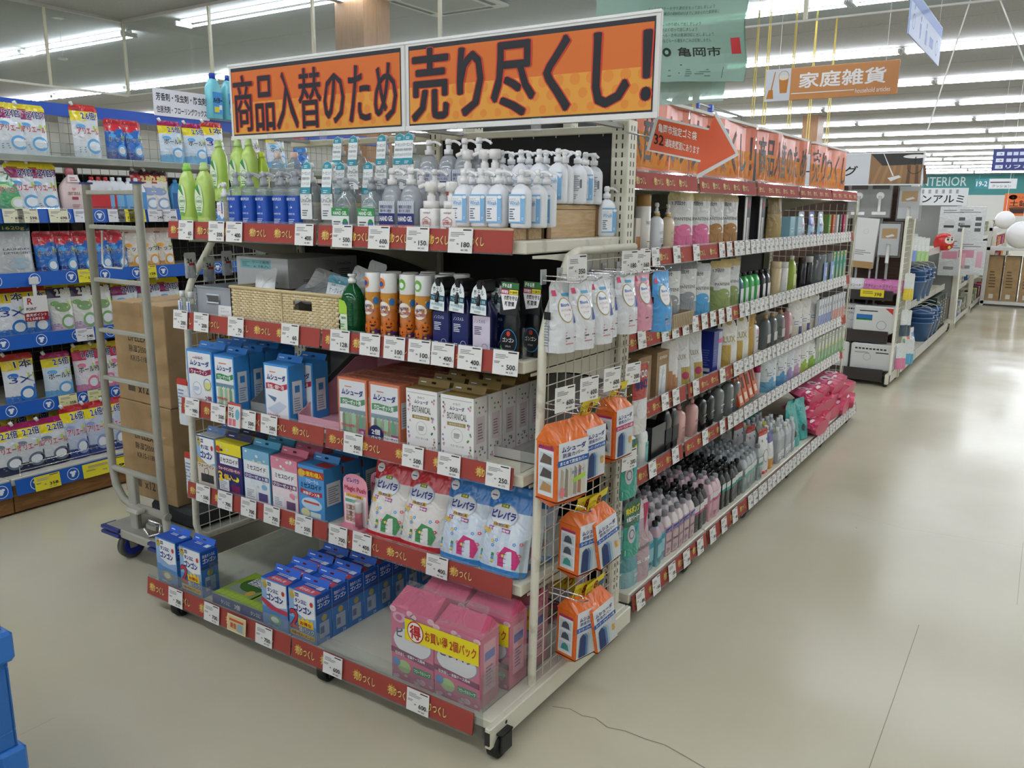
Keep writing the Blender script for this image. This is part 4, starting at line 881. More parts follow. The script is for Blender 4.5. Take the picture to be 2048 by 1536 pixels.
# ---- second shelf
z = SH[1]; S2 = 'on the second shelf'
def vial():
    b = B(); b.lathe([(.95, 0), (1, .003), (1, .07), (.5, .078)], 'gel', 14, .016, .012, 4); l = B(); S = front(.03, .025); l.rect(S, .003, .008, .024, .055, '#eef1f4', 1); l.rect(S, .015, .01, .008, .05, '#3a66b8', 2); l.lines(S, .005, .02, .006, .03, 4, '#8fa0b8', 2); c = B(); c.lathe([(.011, .077), (.011, .098), (.009, .1)], '#e8e9e8:g', 12)
    return [('body', b), ('label', l), ('cap', c)]
row('vial', 'travel_bottle', vial, 'bottle', 'tiny clear bottle with blue and white label, second shelf', XS(1.945, 610, 367, 385), 1.945, z, 'tiny clear bottles', 'from the far end')
def bin_():
    b = B(); w_, d, h, t = .2, .36, .125, .003
    b.box(-w_ / 2, w_ / 2, -d / 2, d / 2, 0, t, 'milky'); b.box(-w_ / 2, -w_ / 2 + t, -d / 2, d / 2, 0, h, 'milky'); b.box(w_ / 2 - t, w_ / 2, -d / 2, d / 2, 0, h, 'milky'); b.box(-w_ / 2, w_ / 2, d / 2 - t, d / 2, 0, h, 'milky')
    hx, h0, h1 = .035, .065, .095
    for a in ((-w_ / 2, w_ / 2, 0, h0), (-w_ / 2, w_ / 2, h1, h), (-w_ / 2, -hx, h0, h1), (hx, w_ / 2, h0, h1)): b.box(a[0], a[1], -d / 2, -d / 2 + t, a[2], a[3], 'milky')
    b.box(-w_ / 2 - .004, w_ / 2 + .004, -d / 2 - .004, -d / 2, h - .006, h, 'milky'); r = B(); r.tube([(-hx, -d / 2 - .002, h0), (hx, -d / 2 - .002, h0), (hx, -d / 2 - .002, h1), (-hx, -d / 2 - .002, h1)], .004, '#dfe4e8:s', 6, True)
    return [('bin', b), ('handle_rim', r)]
put('bin', 'storage_bin', bin_, 'milky plastic bin with a slot handle beside the wicker basket', 'bin', (fx(428, 605, 1.95) - .0, 2.13, z))
def note():
    b = B(); b.box(-.045, .045, 0, .001, 0, .055, '#eeeeec:p'); S = lambda u, v, e: (u - .045, -e, v); b.text(S, 'ハンドソープ', .015, .03, .045, .007, '#333', 1); b.text(S, 'メンズ', .015, .042, .02, .006, '#333', 1); b.lines(S, .02, .01, .04, .012, 2, '#b58a80', 1); return [('card', b)]
put('note', 'card_sign', note, 'little white handwritten card leaning on the milky bin', 'sign', (fx(447, 622, 1.93), 1.938, z + .005), 0, None, (-.1, 0))
def basket():
    W, D, H, t = .55, .3, .135, .007; b = B()
    hx = .1; hw, h0, h1 = .045, .075, .108
    for a in ((-W / 2, W / 2, 0, h0), (-W / 2, W / 2, h1, H), (-W / 2, hx - hw, h0, h1), (hx + hw, W / 2, h0, h1)): b.box(a[0], a[1], -D / 2, -D / 2 + t, a[2], a[3], 'wicker')
    b.box(-W / 2, W / 2, D / 2 - t, D / 2, 0, H, 'wicker'); b.box(-W / 2, -W / 2 + t, -D / 2, D / 2, 0, H, 'wicker'); b.box(W / 2 - t, W / 2, -D / 2, D / 2, 0, H, 'wicker'); b.box(-W / 2, W / 2, -D / 2, D / 2, 0, .004, '#c7b488')
    # woven strands standing proud of the front and the aisle-side wall
    for j in range(15):
        zz = .006 + j * .0087
        for i in range(24):
            x = -W / 2 + .006 + i * .0228 + (.0114 if j % 2 else 0)
            if x > W / 2 - .012 or (hx - hw - .012 < x < hx + hw and h0 - .004 < zz < h1): continue
            b.box(x, x + .017, -D / 2 - .0025, -D / 2 + .001, zz, zz + .0062, ('#dccaa2', '#d2be92', '#e2d2ae')[(i * 7 + j * 3) % 3] + ':p', .0012)
        for i in range(13):
            y = -D / 2 + .004 + i * .0228 + (.0114 if j % 2 else 0)
            if y < D / 2 - .018: b.box(W / 2 - .001, W / 2 + .0025, y, y + .017, zz, zz + .0062, ('#dccaa2', '#d2be92', '#e2d2ae')[(i * 5 + j) % 3] + ':p', .0012)
    r = B(); P = [(-W / 2, -D / 2, H), (W / 2, -D / 2, H), (W / 2, D / 2, H), (-W / 2, D / 2, H)]; r.tube(P, .006, '#d6c396:p', 6, True); r.rod((0, -D / 2 - .003, 0), (0, -D / 2 - .003, H), .004, '#d6c396:p')
    return [('woven_wall', b), ('rim', r)]
bx = (fx(460, 620, 1.93) + fx(683, 620, 1.93)) / 2
put('basket', 'wicker_basket', basket, 'cream wicker basket with a cut-out handle, full of small packets', 'basket', (bx, 2.08, z))
def packet(col, teal=True):
    def pr(b, S, w_, h):
        b.text(S, 'ケ・クレイン', w_ * .15, h * .55, w_ * .7, h * .13, '#5a6a74', 2, .01); b.text(S, '除菌シート', w_ * .2, h * .72, w_ * .5, h * .05, '#5a6a74', 2); b.ell(S, w_ * .7, h * .35, w_ * .12, h * .07, '#8fc4d2', 2); b.lines(S, w_ * .2, h * .1, w_ * .5, h * .18, 4, '#8a949c', 2); b.text(S, '+', w_ * .45, h * .82, w_ * .1, h * .05, '#fff', 2)
    return pouch(.1, .135, .02, bands((.8, col), (1, '#3d93a8' if teal else col)), pr if teal else None)
put('pk1', 'packet', packet('#d5dee2'), 'silver and teal packet standing up at the aisle end of the wicker basket', 'packet', (bx + .17, 2.0, z + .06), .12, 'packets in the wicker basket', (-.25, .12))
for i, (dx, dy, rz, tx, ty, k) in enumerate(((-.17, 1.99, .2, -.5, -.25, 1), (-.06, 2.0, -.1, -1.15, .1, 0), (.05, 2.02, .15, -1.1, -.1, 0), (-.02, 2.1, .5, -.9, .3, 1), (.08, 2.14, -.4, -.6, -.2, 0), (.14, 2.12, .1, -.35, .3, 1), (-.12, 2.14, .2, -1.2, .1, 0), (.2, 2.14, -.2, -.3, .15, 1))):
    put('pkw%d' % k, 'packet', packet('#dfe2e2' if k else '#b9bcc0', False), '%s packet lying loose in the wicker basket, %s from its far end' % (('grey', 'white')[k], nth((0, 2, 4, 3, 5, 6, 1, 7)[i])), 'packet', (bx + dx, dy, z + .075 + .01 * (i % 4)), rz, 'packets in the wicker basket', (tx, ty))
def uru(b, S, w_, h): b.rect(S, w_ * .08, h * .62, w_ * .6, h * .3, '#8ec9cf', 1); b.text(S, 'ケース販売', w_ * .32, h * .78, w_ * .33, h * .1, '#2d4a52', 2); b.text(S, 'x 18入', w_ * .34, h * .65, w_ * .3, h * .1, '#2d4a52', 2); b.lines(S, w_ * .12, h * .68, w_ * .15, h * .18, 4, '#5c8088', 2); b.text(S, 'UruClin', w_ * .4, h * .12, w_ * .4, h * .12, '#55585a', 1)
def uru2(b, S, w_, h): b.text(S, 'UruClin', w_ * .7, h * .7, w_ * .2, h * .1, '#6a6c6e', 1); b.ell(S, w_ * .6, h * .4, .012, .016, '#24503a', 1, 9); b.lines(S, w_ * .2, h * .2, w_ * .3, h * .1, 2, '#77797b', 1); b.lines(S, w_ * .72, h * .25, w_ * .2, h * .35, 5, '#8a8c8e', 1)
cx_ = fx(560, 550, 2.2)
put('ub', 'shipping_carton', carton(.29, .34, .12, '#d9dadb', uru, uru2), 'lower of two stacked white cartons behind the wicker basket', 'carton', (fx(512, 555, 2.2) + .15, 2.32, z), 0, 'white cartons behind the basket')
put('ub2', 'shipping_carton', carton(.29, .36, .11, '#d5d6d7', uru, uru2), 'upper of two stacked white cartons behind the wicker basket', 'carton', (fx(490, 510, 2.15) + .155, 2.28, z + .12), 0, 'white cartons behind the basket')
put('dish', 'detergent_bottle', dishsoap, 'see-through green bottle with a white cap beside the wicker basket', 'bottle', (fx(706, 610, 1.96), 1.96, z))
AE, AG = aerosol(.2), aerosol(.2, disc='#6fae4a')
FR = 'halloween spray cans'
row('ae', 'spray_can', AE, 'spray can', 'halloween spray can with orange disc on its cap, front row', XS(1.96, 615, 750, 781), 1.96, z, FR, 'from the green bottle', rz=.1)
row('ag', 'spray_can', AG, 'spray can', 'halloween spray can with green disc on its cap, front row', XS(1.96, 615, 816, 849), 1.96, z, FR, 'from the orange-disc cans', rz=.35)
row('ag', 'spray_can', AG, 'spray can', 'halloween spray can in the second row', [fx(p, 615, 1.96) + .03 for p in (750, 781, 816, 849)], 2.02, z, FR, 'from the green bottle', rz=1.2)
row('ag', 'spray_can', AG, 'spray can', 'halloween spray can in the back row', [fx(p, 615, 1.96) + .05 for p in (781, 816, 849)], 2.09, z, FR, 'from the green bottle', rz=2.)
HO, HL = hotel(), hotel('#d9cfe0:s', '#3a3560')
row('ho', 'spray_bottle', HO, 'spray bottle', 'navy spray bottle with white neck tag, front row', XS(1.96, 630, 892, 931), 1.96, z, 'hotel spray bottles', 'from the halloween cans')
put('hl', 'spray_bottle', HL, 'navy spray bottle with pale lavender label and white neck tag', 'spray bottle', (fx(973, 630, 1.955), 1.955, z), 0, 'hotel spray bottles')
row('ho', 'spray_bottle', HO, 'spray bottle', 'navy spray bottle behind the lavender one', [fx(973, 630, 1.96) + .01, fx(973, 630, 1.96) + .03], 2.03, z, 'hotel spray bottles', 'back')
put('gg', 'spray_bottle', gongon_spray, 'black spray bottle with a green-topped card, front one beside the lavender label', 'spray bottle', (fx(1026, 640, 1.96), 1.96, z), 0, 'black sprays with green-topped cards')
put('gg', 'spray_bottle', gongon_spray, 'black spray bottle with a green-topped card, back one near the side mesh', 'spray bottle', (fx(1063, 640, 2.0), 2.02, z), 0, 'black sprays with green-topped cards')
# ---- third shelf
z = SH[2]; yf = 1.935
def atx(a, b_, y=yf, py=800): return (fx(a, py, y) + fx(b_, py, y)) / 2
PW = mush('#8a2450', 'ウォークイン', '', 1); CB = mush('#2e8a52', 'クローゼット用', '', 0); DB = mush('#b5304a', '引き出し・衣装ケース用', '', 2)
tabk = '#2f7fd0'
put('m1', 'insect_repellent_box', carton(.155, .07, .215, '#3d8fd8', PW, mush_side(), None, tabk), 'blue carton with a wine-red band, first on the third shelf', 'carton', (fx(400, 750, yf), yf + .035, z), 0, 'blue carton row')
put('m2', 'insect_repellent_box', carton(.115, .07, .21, '#3d8fd8', CB, mush_side(), None, tabk), 'blue carton with a green band beside the wine-red one', 'carton', (fx(449, 755, yf), yf + .035, z), 0, 'blue carton row')
for i in range(3): put('m2', 'insect_repellent_box', None, 'blue carton with a green band, %s behind the front one' % nth(i), 'carton', (fx(449, 755, yf) - .005, yf + .113 + i * .076, z), 0, 'blue carton row')
for i in range(3): put('m1', 'insect_repellent_box', None, 'blue carton with a wine-red band, %s behind the front one' % nth(i), 'carton', (fx(400, 750, yf), yf + .113 + i * .076, z), 0, 'blue carton row')
put('m3', 'insect_repellent_box', carton(.13, .075, .21, '#3d8fd8', DB, mush_side(), None, tabk), 'blue carton with a crimson band, alone in front of the pink tray', 'carton', (fx(552, 780, yf), yf + .04, z), 0, 'blue carton row')
put('m3', 'insect_repellent_box', None, 'blue carton with a crimson band, behind the lone front one', 'carton', (fx(552, 780, yf) + .03, yf + .125, z), 0, 'blue carton row')
def tray(c, txt):
    def mk():
        b = B(); W, D, H = .24, .42, .2; P = [(-D / 2, 0), (D / 2, 0), (D / 2, H), (-D / 2 + .3, H), (-D / 2, .035)]
        for x in (-W / 2, W / 2 - .003): b.prism(P, lambda u, v, a: (a, u, v), x, x + .003, c)
        b.box(-W / 2, W / 2, -D / 2, D / 2, 0, .003, c); b.box(-W / 2, W / 2, -D / 2, -D / 2 + .003, 0, .035, c); b.box(-W / 2, W / 2, D / 2 - .003, D / 2, 0, H, c)
        if txt: S = lside(W - .006, D); S = lambda u, v, e: (W / 2 - .003 - e, D / 2 - u, v); b.text(S, 'ムシューダ', .06, .09, .16, .03, '#b5506e', 1, .04); b.rect(S, .07, .06, .14, .018, '#c2627c', 1); S2 = rside(W, D); b.text(S2, 'ムシューダ', .2, .1, .14, .028, '#b5506e', 1, .04)
        return [('tray', b)]
    return mk
put('tr1', 'display_tray', tray('#d9a3b0:p', True), 'pink cardboard tray with a slanted side, empty beyond the lone blue carton', 'display tray', (atx(590, 672), 2.17, z))
put('tr2', 'display_tray', tray('#8f9190:p', False), 'grey cardboard tray holding the blue cartons, third shelf', 'display tray', (fx(449, 755, yf) + .19, 2.2, z), 0, None)
OR = mush('#2e8a52', 'クローゼット用', '', 0)
def or2(b, S, w_, h):
    OR(b, S, w_, h); b.ell(S, w_ * .22, h * .15, w_ * .25, w_ * .25, '#1d2458', 8, 28); b.text(S, '2個', w_ * .08, h * .15, w_ * .28, h * .09, '#fff', 9, .03); b.text(S, 'パック', w_ * .06, h * .07, w_ * .32, h * .06, '#fff', 9, .03); b.rect(S, w_ * .48, h * .02, w_ * .48, h * .14, '#eef0f2', 8); b.text(S, 'クローゼット', w_ * .5, h * .1, w_ * .44, h * .045, '#1d2458', 9, .03); b.text(S, '2本分', w_ * .58, h * .04, w_ * .28, h * .045, '#1d2458', 9, .03)
xo1, xo2 = atx(675, 735), atx(738, 797)
orside = lambda b, S, w_, h: (b.rect(S, w_ * .12, h * .3, w_ * .76, h * .42, '#dfe2e4', 1), b.lines(S, w_ * .2, h * .34, w_ * .6, h * .32, 8, '#8a8f98', 2))
put('o1', 'insect_repellent_box', carton(.13, .06, .205, '#e06a2a', OR, orside, None, None, True), 'orange shrink-wrapped carton without a blue disc, front of its column', 'carton', (xo1, yf + .03, z), 0, 'orange cartons')
put('o2', 'insect_repellent_box', carton(.13, .06, .205, '#e06a2a', or2, orside, None, None, True), 'orange carton with a navy two-pack disc, front of its column', 'carton', (xo2 + .003, yf + .03, z), 0, 'orange cartons')
for i in range(5):
    for k, x, n in (('o1', xo1, 'plain'), ('o2', xo2 + .003, 'two-pack')): put(k, 'insect_repellent_box', None, 'orange shrink-wrapped carton, %s behind the front %s one' % (nth(i), n), 'carton', (x, yf + .03 + (i + 1) * .066, z), 0, 'orange cartons')
xb1, xb2 = atx(812, 874), atx(881, 951)
put('b1', 'insect_repellent_box', carton(.125, .07, .205, '#f0efec', botan, botan_side, lambda b, S, w_, d: b.rect(S, 0, 0, w_, d, '#8a7442', 1), '#8a7442'), 'white botanical carton with flowers and gold top, next to the orange two-pack', 'carton', (xb1, yf + .035, z), 0, 'botanical cartons')
put('b1', 'insect_repellent_box', None, 'white botanical carton with flowers and gold top, nearest the side mesh in front', 'carton', (xb2, yf + .035 - .004, z), 0, 'botanical cartons')
for i in range(4):
    put('b1', 'insect_repellent_box', None, 'white botanical carton, %s behind the one next to the orange cartons' % nth(i), 'carton', (xb1, yf + .114 + i * .078, z), 0, 'botanical cartons')
    put('b1', 'insect_repellent_box', None, 'white botanical carton, %s behind the one nearest the mesh' % nth(i), 'carton', (xb2, yf + .112 + i * .078, z), 0, 'botanical cartons')
put('tr3', 'display_tray', tray('#b9b6b0:p', False), 'pale cardboard tray with a slanted side, empty at the mesh end of the third shelf', 'display tray', (EX1 - .1 + .02, 2.25, z), 0)
# ---- fourth shelf
z = SH[3]; yf = 1.94
def gw(b, S, w_, h): b.rect(S, 0, 0, w_, h, '#e9ebec', 0); gongon('#c9a24a', pic='#2b2b2b')(b, S, w_, h); b.rect(S, 0, 0, w_, h * .48, '#d8cfc0', 5); b.text(S, 'ウォークイン', w_ * .08, h * .4, w_ * .84, h * .07, '#7a3f2a', 6, .04); b.rect(S, w_ * .18, h * .12, w_ * .7, h * .16, '#3b3b3d', 6); b.ring(S, w_ * .5, h * .33, .012, .015, '#5a5a5a', 6)
def mrs(topc, c2, txt, bandc):
    def f(b, S, w_, h):
        b.rect(S, w_ * .02, h * .02, w_ * .96, h * .96, c2, 1); b.rect(S, 0, h * .78, w_, h * .22, topc, 2); b.rect(S, w_ * .14, h * .58, w_ * .74, h * .18, '#f4f4f6', 3); b.text(S, 'ミセスロイド', w_ * .16, h * .62, w_ * .7, h * .085, '#22242c', 4, .04)
        b.rect(S, w_ * .04, h * .45, w_ * .92, h * .09, bandc, 3); b.text(S, txt, w_ * .08, h * .465, w_ * .84, h * .06, '#fff', 4, .04)
        b.rect(S, w_ * .06, h * .07, w_ * .4, h * .22, '#f0f0f0', 3); b.lines(S, w_ * .1, h * .1, w_ * .3, h * .16, 5, '#9fa8b8', 4); b.rect(S, w_ * .55, h * .06, w_ * .34, h * .16, bandc, 3); b.ell(S, w_ * .78, h * .34, w_ * .1, h * .05, topc, 4)
        r = random.Random(int(h * 1e4) + len(topc) + ord(topc[1]))
        for i in range(14): b.ell(S, w_ * r.uniform(.06, .94), h * r.choice([r.uniform(.77, .97), r.uniform(.3, .45)]), w_ * .05, h * .025, r.choice([topc, '#f4f4f4', '#c9d6c4', c2]), 5, 8)
    return f
def yel(b, S, w_, h):
    mrs('#e9d92e', '#2a2f6a', 'ウォークインクローゼット', '#7a2a5a')(b, S, w_, h); b.text(S, '2', w_ * .06, h * .26, w_ * .18, h * .17, '#f2c62e', 7, .05); b.text(S, '個入', w_ * .28, h * .3, w_ * .4, h * .1, '#f2c62e', 7, .04); b.ell(S, w_ * .1, h * .86, w_ * .09, h * .06, '#c8402e', 7)
def fl3(b, S, w_, h):
    b.rect(S, 0, 0, w_, h, '#4f97d2', 1); b.rect(S, 0, h * .8, w_, h * .14, '#b5342a', 2); b.text(S, 'お徳用3個入', w_ * .2, h * .82, w_ * .74, h * .09, '#f4d83a', 3, .04); b.ell(S, w_ * .13, h * .85, w_ * .13, h * .08, '#d8b04a', 3, 10); b.text(S, 'フローラル', w_ * .3, h * .7, w_ * .5, h * .06, '#f4f6fa', 2, .03); b.text(S, 'ミセスロイド', w_ * .1, h * .59, w_ * .8, h * .09, '#1b2450', 3, .05)
    b.poly(S, [(w_ * .08, h * .48), (w_ * .5, h * .44), (w_ * .92, h * .48), (w_ * .92, h * .56), (w_ * .5, h * .53), (w_ * .08, h * .57)], '#b5303a', 3); b.text(S, '洋服ダンス用', w_ * .18, h * .47, w_ * .64, h * .055, '#fff', 4, .04); b.ell(S, w_ * .5, h * .3, w_ * .4, h * .12, '#bfdcf0', 2); b.rect(S, w_ * .2, h * .31, w_ * .6, h * .04, '#c9503a', 3); b.ell(S, w_ * .25, h * .12, w_ * .18, h * .08, '#e6e0a8', 3); b.rect(S, w_ * .45, h * .06, w_ * .4, h * .1, '#dff0e6', 3)
def px4(a, b_): return atx(a, b_, yf, 960)
g4 = 'cartons on the fourth shelf'
L4 = [('w1', carton(.112, .06, .215, '#cfd6dc', gw, None, None, '#5f7fb0'), (396, 433), 'white carton with a dark hanger picture, fourth shelf'),
      ('w2', carton(.148, .06, .21, '#2a2f6a', yel, None, lambda b, S, w_, d: b.rect(S, 0, 0, w_, d, '#e9d92e', 1), '#22285c'), (434, 485), 'yellow-topped navy carton with a big figure two'),
      ('w3', carton(.148, .06, .21, '#4f9fc4', mrs('#7fb4d4', '#e3ebf0', 'クローゼット用', '#5a4f86'), None, None, '#4f9fc4'), (486, 540), 'pale blue floral carton beside the yellow-topped one'),
      ('w4', carton(.14, .06, .205, '#d2708a', mrs('#dc8ca0', '#f2e4e6', 'クローゼット用', '#6a4f72'), None, None, '#d2708a'), (541, 595), 'pink floral carton beside the pale blue one'),
      ('w5', carton(.13, .09, .2, '#3f86c4', fl3, orside, lambda b, S, w_, d: (b.rect(S, 0, 0, w_, d, '#3f86c4', 1), b.rect(S, w_ * .5, d * .2, w_ * .5, d * .5, '#b5342a', 2)), '#3f86c4'), (596, 646), 'bright blue carton with a red three-pack band')]
for k, mk, (a, b_), lab in L4:
    x = px4(a, b_); dd = .095 if k == 'w5' else .066
    put(k, 'insect_repellent_box', mk, lab + ', front one', 'carton', (x, yf + dd / 2, z), 0, g4)
    for i in range(2 if k != 'w5' else 3): put(k, 'insect_repellent_box', None, '%s, %s behind the front one' % (lab, nth(i)), 'carton', (x, yf + dd / 2 + (i + 1) * (dd + .004), z), 0, g4)
def magic():
    W, H = .115, .2; b = B(); S = lambda u, v, e: (u - W / 2, -.012 - e, v); n = 8
    pts = [(0, 0), (W, 0), (W, H * .8)] + [(W / 2 + W / 2 * cos(i * pi / n), H * .8 + H * .2 * sin(i * pi / n) ** .8) for i in range(1, n)] + [(0, H * .8)]
    b.prism(pts, lambda u, v, a: (u - W / 2, a, v), -.012, -.01, '#eb9fb0:s'); b.rect(S, .006, .015, W - .012, H * .55, '#f0ebe8', 1); b.text(S, 'Magic Push', .008, H * .66, W - .016, H * .11, '#b53f5a', 2, .05); b.text(S, 'ピレパラ', .02, H * .84, W * .5, H * .08, '#3a4fa0', 2, .04); b.rect(S, .015, H * .57, W * .7, H * .06, '#e9b54a', 2); b.text(S, '1プッシュ防虫', .018, H * .58, W * .6, H * .04, '#7a3a2a', 3, .03); b.rect(S, .01, H * .47, W * .55, H * .06, '#6fae9a', 2); b.lines(S, .012, H * .15, W * .45, H * .3, 5, '#9f8a80', 2)
    r = random.Random(2)
    for i in range(9): b.rect(S, .012 + (i % 3) * .017, H * (.12 + .11 * (i // 3)), .013, .017, r.choice(['#b58a70', '#8a6a5a', '#d6b0a0', '#cf6a7a']), 3)
    c = B(); c.lathe([(.013, .02), (.013, .07), (.012, .071)], '#c2405e:g', 14, cx=.027, cy=-.026); c.lathe([(.0125, .071), (.0125, .105), (.01, .11)], '#e8e6e6:g', 14, cx=.027, cy=-.026)
    f = B(); f.box(.01, .045, -.043, -.012, .014, .116, 'film', .004); f.box(-W / 2, W / 2, -.05, .0, 0, .012, '#e48aa0:s')
    return [('card', b), ('spray', c), ('blister', f)]
put('mg', 'blister_pack', magic, 'pink blister card with a small spray, front one by the rail joint', 'blister pack', (px4(670, 722), 1.985, z), 0, 'pink blister cards')
put('mg', 'blister_pack', magic, 'pink blister card with a small spray, back one behind the front card', 'blister pack', (px4(670, 722) + .06, 2.06, z), 0, 'pink blister cards')
def pile(red, seed=0):
    top, low = ('#c4303a', '#e6e2dc') if red else ('#2f78c0', '#dbe5ee')
    def col(u, v):
        if v < .08: return top if red else '#3f8fd0'
        if v > .72: return top
        return low if red or int(u * 10) % 2 else '#cfdceb'
    def pr(b, S, w_, h):
        b.ell(S, w_ * .45, h * .66, w_ * .3, h * .13, '#b9c0cc', 2, 28); b.ell(S, w_ * .45, h * .66, w_ * .28, h * .12, '#e9edf2', 3, 28); b.text(S, 'ピレパラ', w_ * .2, h * .62, w_ * .5, h * .085, '#2a3a96', 4, .06); b.rect(S, w_ * .36, h * .745, w_ * .16, h * .04, '#2a6a3a', 4); b.text(S, '消臭', w_ * .375, h * .75, w_ * .13, h * .03, '#f4e24a', 5, .02)
        b.rect(S, w_ * .28, h * .53, w_ * .34, h * .045, '#d8b04a', 4); b.text(S, '1年間防虫', w_ * .3, h * .538, w_ * .3, h * .03, '#5a2a2a', 5, .03); b.rect(S, w_ * .2, h * .475, w_ * .46, h * .045, '#a04a86', 4); b.text(S, '引き出し用48', w_ * .22, h * .482, w_ * .42, h * .03, '#fff', 5, .03)
        b.ell(S, w_ * .14, h * .46, w_ * .13, h * .03, '#d8b85a', 3); b.ell(S, w_ * .16, h * .86, w_ * .1, h * .06, '#e8e4e0', 3, 10); b.rect(S, w_ * .1, h * .85, w_ * .12, h * .015, '#4a5a8a', 4)
        r = random.Random(seed)
        for i in range(9):
            u, v = w_ * r.uniform(.08, .92), h * r.uniform(.15, .44); k = r.choice(['#e06a7a', '#6aa0d8', '#e0b84a'])
            for q in range(5): b.ell(S, u + w_ * .022 * cos(q * 1.257), v + h * .013 * sin(q * 1.257), w_ * .015, h * .009, k, 3, 7)
            b.ell(S, u, v, w_ * .01, h * .006, '#fff', 4, 6)
        for i, k in enumerate(('#e2cf5a', '#5f9fd0', '#4a8f4a') if not red else ('#5f9fd0', '#e2cf5a', '#4a8f4a')):   # folded clothes
            b.rect(S, w_ * .08, h * (.12 + i * .038), w_ * .34, h * .034, k, 5); b.rect(S, w_ * .08, h * (.12 + i * .038), w_ * .34, h * .004, '#2a3a3a', 6)
        b.poly(S, [(w_ * .52, h * .1), (w_ * .86, h * .09), (w_ * .92, h * .2), (w_ * .84, h * .3), (w_ * .62, h * .33), (w_ * .5, h * .22)], '#c83a78' if not red else '#4a8f5a', 5)
        for i in range(3): b.rect(S, w_ * .54, h * (.14 + i * .05), w_ * .33, h * .006, '#8a1f50' if not red else '#2a5f38', 6)
    return pouch(.17, .255, .075, col, pr, seal=.05, nx=12)
for i, (k, x, lab) in enumerate((('pr', px4(722, 792), 'red-topped drawer sachet bag, the one beside the pink blister cards'), ('pr', px4(790, 868) - .005, 'red-topped drawer sachet bag, the one overlapping the blue bags'), ('pb', px4(866, 955), 'blue-topped drawer sachet bag, the one beside the red bags'), ('pb', px4(948, 1040), 'blue-topped drawer sachet bag, the one nearest the side mesh'))):
    put(k, 'sachet_bag', pile(k == 'pr'), lab, 'bag', (x, 1.975, z), 0, 'drawer sachet bags leaning on the fourth shelf', (-.24, .0))
    for j in range(2): put(k, 'sachet_bag', None, lab.replace(', the one', ', %s behind the one' % nth(j)), 'bag', (x, 2.05 + j * .075, z), 0, 'drawer sachet bags leaning on the fourth shelf', (-.24, 0))
# ---- base shelf
z = .112; yf = 1.735
G1, G2, G3 = gongon('#8fb0d4'), gongon('#8fb0d4', True), gongon('#c0455a', pic='#6fae6a')
TB, TR = gongon_top(False), gongon_top(True); tb = '#2a62c8'
put('q1', 'insect_repellent_box', carton(.125, .075, .185, '#3f78c0', G1, gongon_side, TB, tb), 'blue carton at the far front corner of the bottom shelf, without a red figure two', 'carton', (atx(313, 355, yf, 1140), yf + .04, z), 0, 'blue cartons on the bottom shelf')
put('q2', 'insect_repellent_box', carton(.125, .075, .185, '#3f78c0', G2, gongon_side, TB, tb), 'blue carton with a big red figure two, beside the corner carton', 'carton', (atx(358, 405, yf, 1150), yf + .04, z), 0, 'blue cartons on the bottom shelf')
c1_, c2_ = atx(527, 570, yf, 1220), atx(574, 630, yf, 1230) + .004
put('q3', 'insect_repellent_box', carton(.128, .072, .18, '#3f78c0', G3, gongon_side, TR, tb), 'blue and pink carton without a figure two, front of the big block', 'carton', (c1_, yf + .04, z), 0, 'block of blue cartons')
put('q4', 'insect_repellent_box', carton(.128, .072, .18, '#3f78c0', G2, gongon_side, TR, tb), 'blue and pink carton with a red figure two, front corner of the big block', 'carton', (c2_, yf + .04, z), 0, 'block of blue cartons')
for i in range(7):
    put('q3', 'insect_repellent_box', None, 'blue carton in the far column of the block, %s behind its front' % nth(i), 'carton', (c1_, yf + .04 + (i + 1) * .076, z), 0, 'block of blue cartons')
    put('q4', 'insect_repellent_box', None, 'blue carton in the column by the empty deck, %s behind its front' % nth(i), 'carton', (c2_, yf + .04 + (i + 1) * .076, z), 0, 'block of blue cartons')
def flatp(b, S, w_, d):
    b.rect(S, 0, 0, w_, d, '#8fae3a', 1); b.rect(S, w_ * .1, d * .25, w_ * .8, d * .28, '#8a948a', 2); b.ell(S, w_ * .55, d * .62, w_ * .38, d * .26, '#3f6a2e', 3, 24); b.rect(S, w_ * .3, d * .6, w_ * .6, d * .24, '#e9ece8', 4); b.text(S, 'タンスに', w_ * .33, d * .73, w_ * .3, d * .1, '#16306a', 5, .04); b.text(S, 'ゴンゴン', w_ * .33, d * .61, w_ * .52, d * .12, '#16306a', 5, .05); b.ell(S, w_ * .75, d * .35, w_ * .1, d * .1, '#c9a24a', 4)
    for i in range(6): b.rect(S, w_ * (.02 + i * .16), d * .04, w_ * .14, d * .16, '#a6bf4a', 2)
flatpk = carton(.24, .22, .04, '#24408a', lambda b, S, w_, h: (b.text(S, 'タンスに', w_ * .3, h * .3, w_ * .24, h * .4, '#dfe8f4', 1, .03), b.rect(S, w_ * .05, h * .3, w_ * .12, h * .4, '#aebfdc', 1), b.text(S, '3個', w_ * .78, h * .25, w_ * .14, h * .5, '#fff', 1, .03)), None, flatp)
fxs = [(-2.39, 1.85), (-2.255, 1.85)]
put('fl', 'insect_repellent_box', carton(.17, .2, .04, '#24408a', lambda b, S, w_, h: (b.text(S, 'タンスに', w_ * .3, h * .3, w_ * .3, h * .4, '#dfe8f4', 1, .03), b.text(S, '3個', w_ * .74, h * .25, w_ * .18, h * .5, '#fff', 1, .03)), None, flatp), 'flat green carton lying at the front edge, the one by the empty deck', 'carton', (-2.385, 1.84, z), 0, 'flat green cartons')
put('fl', 'insect_repellent_box', None, 'flat green carton lying at the front edge, the one against the blue block', 'carton', (-2.245 + .02, 1.842, z), .02, 'flat green cartons')
put('fl', 'insect_repellent_box', None, 'flat green carton lying farther back beside the blue block', 'carton', (-2.28, 2.08, z), -.03, 'flat green cartons')
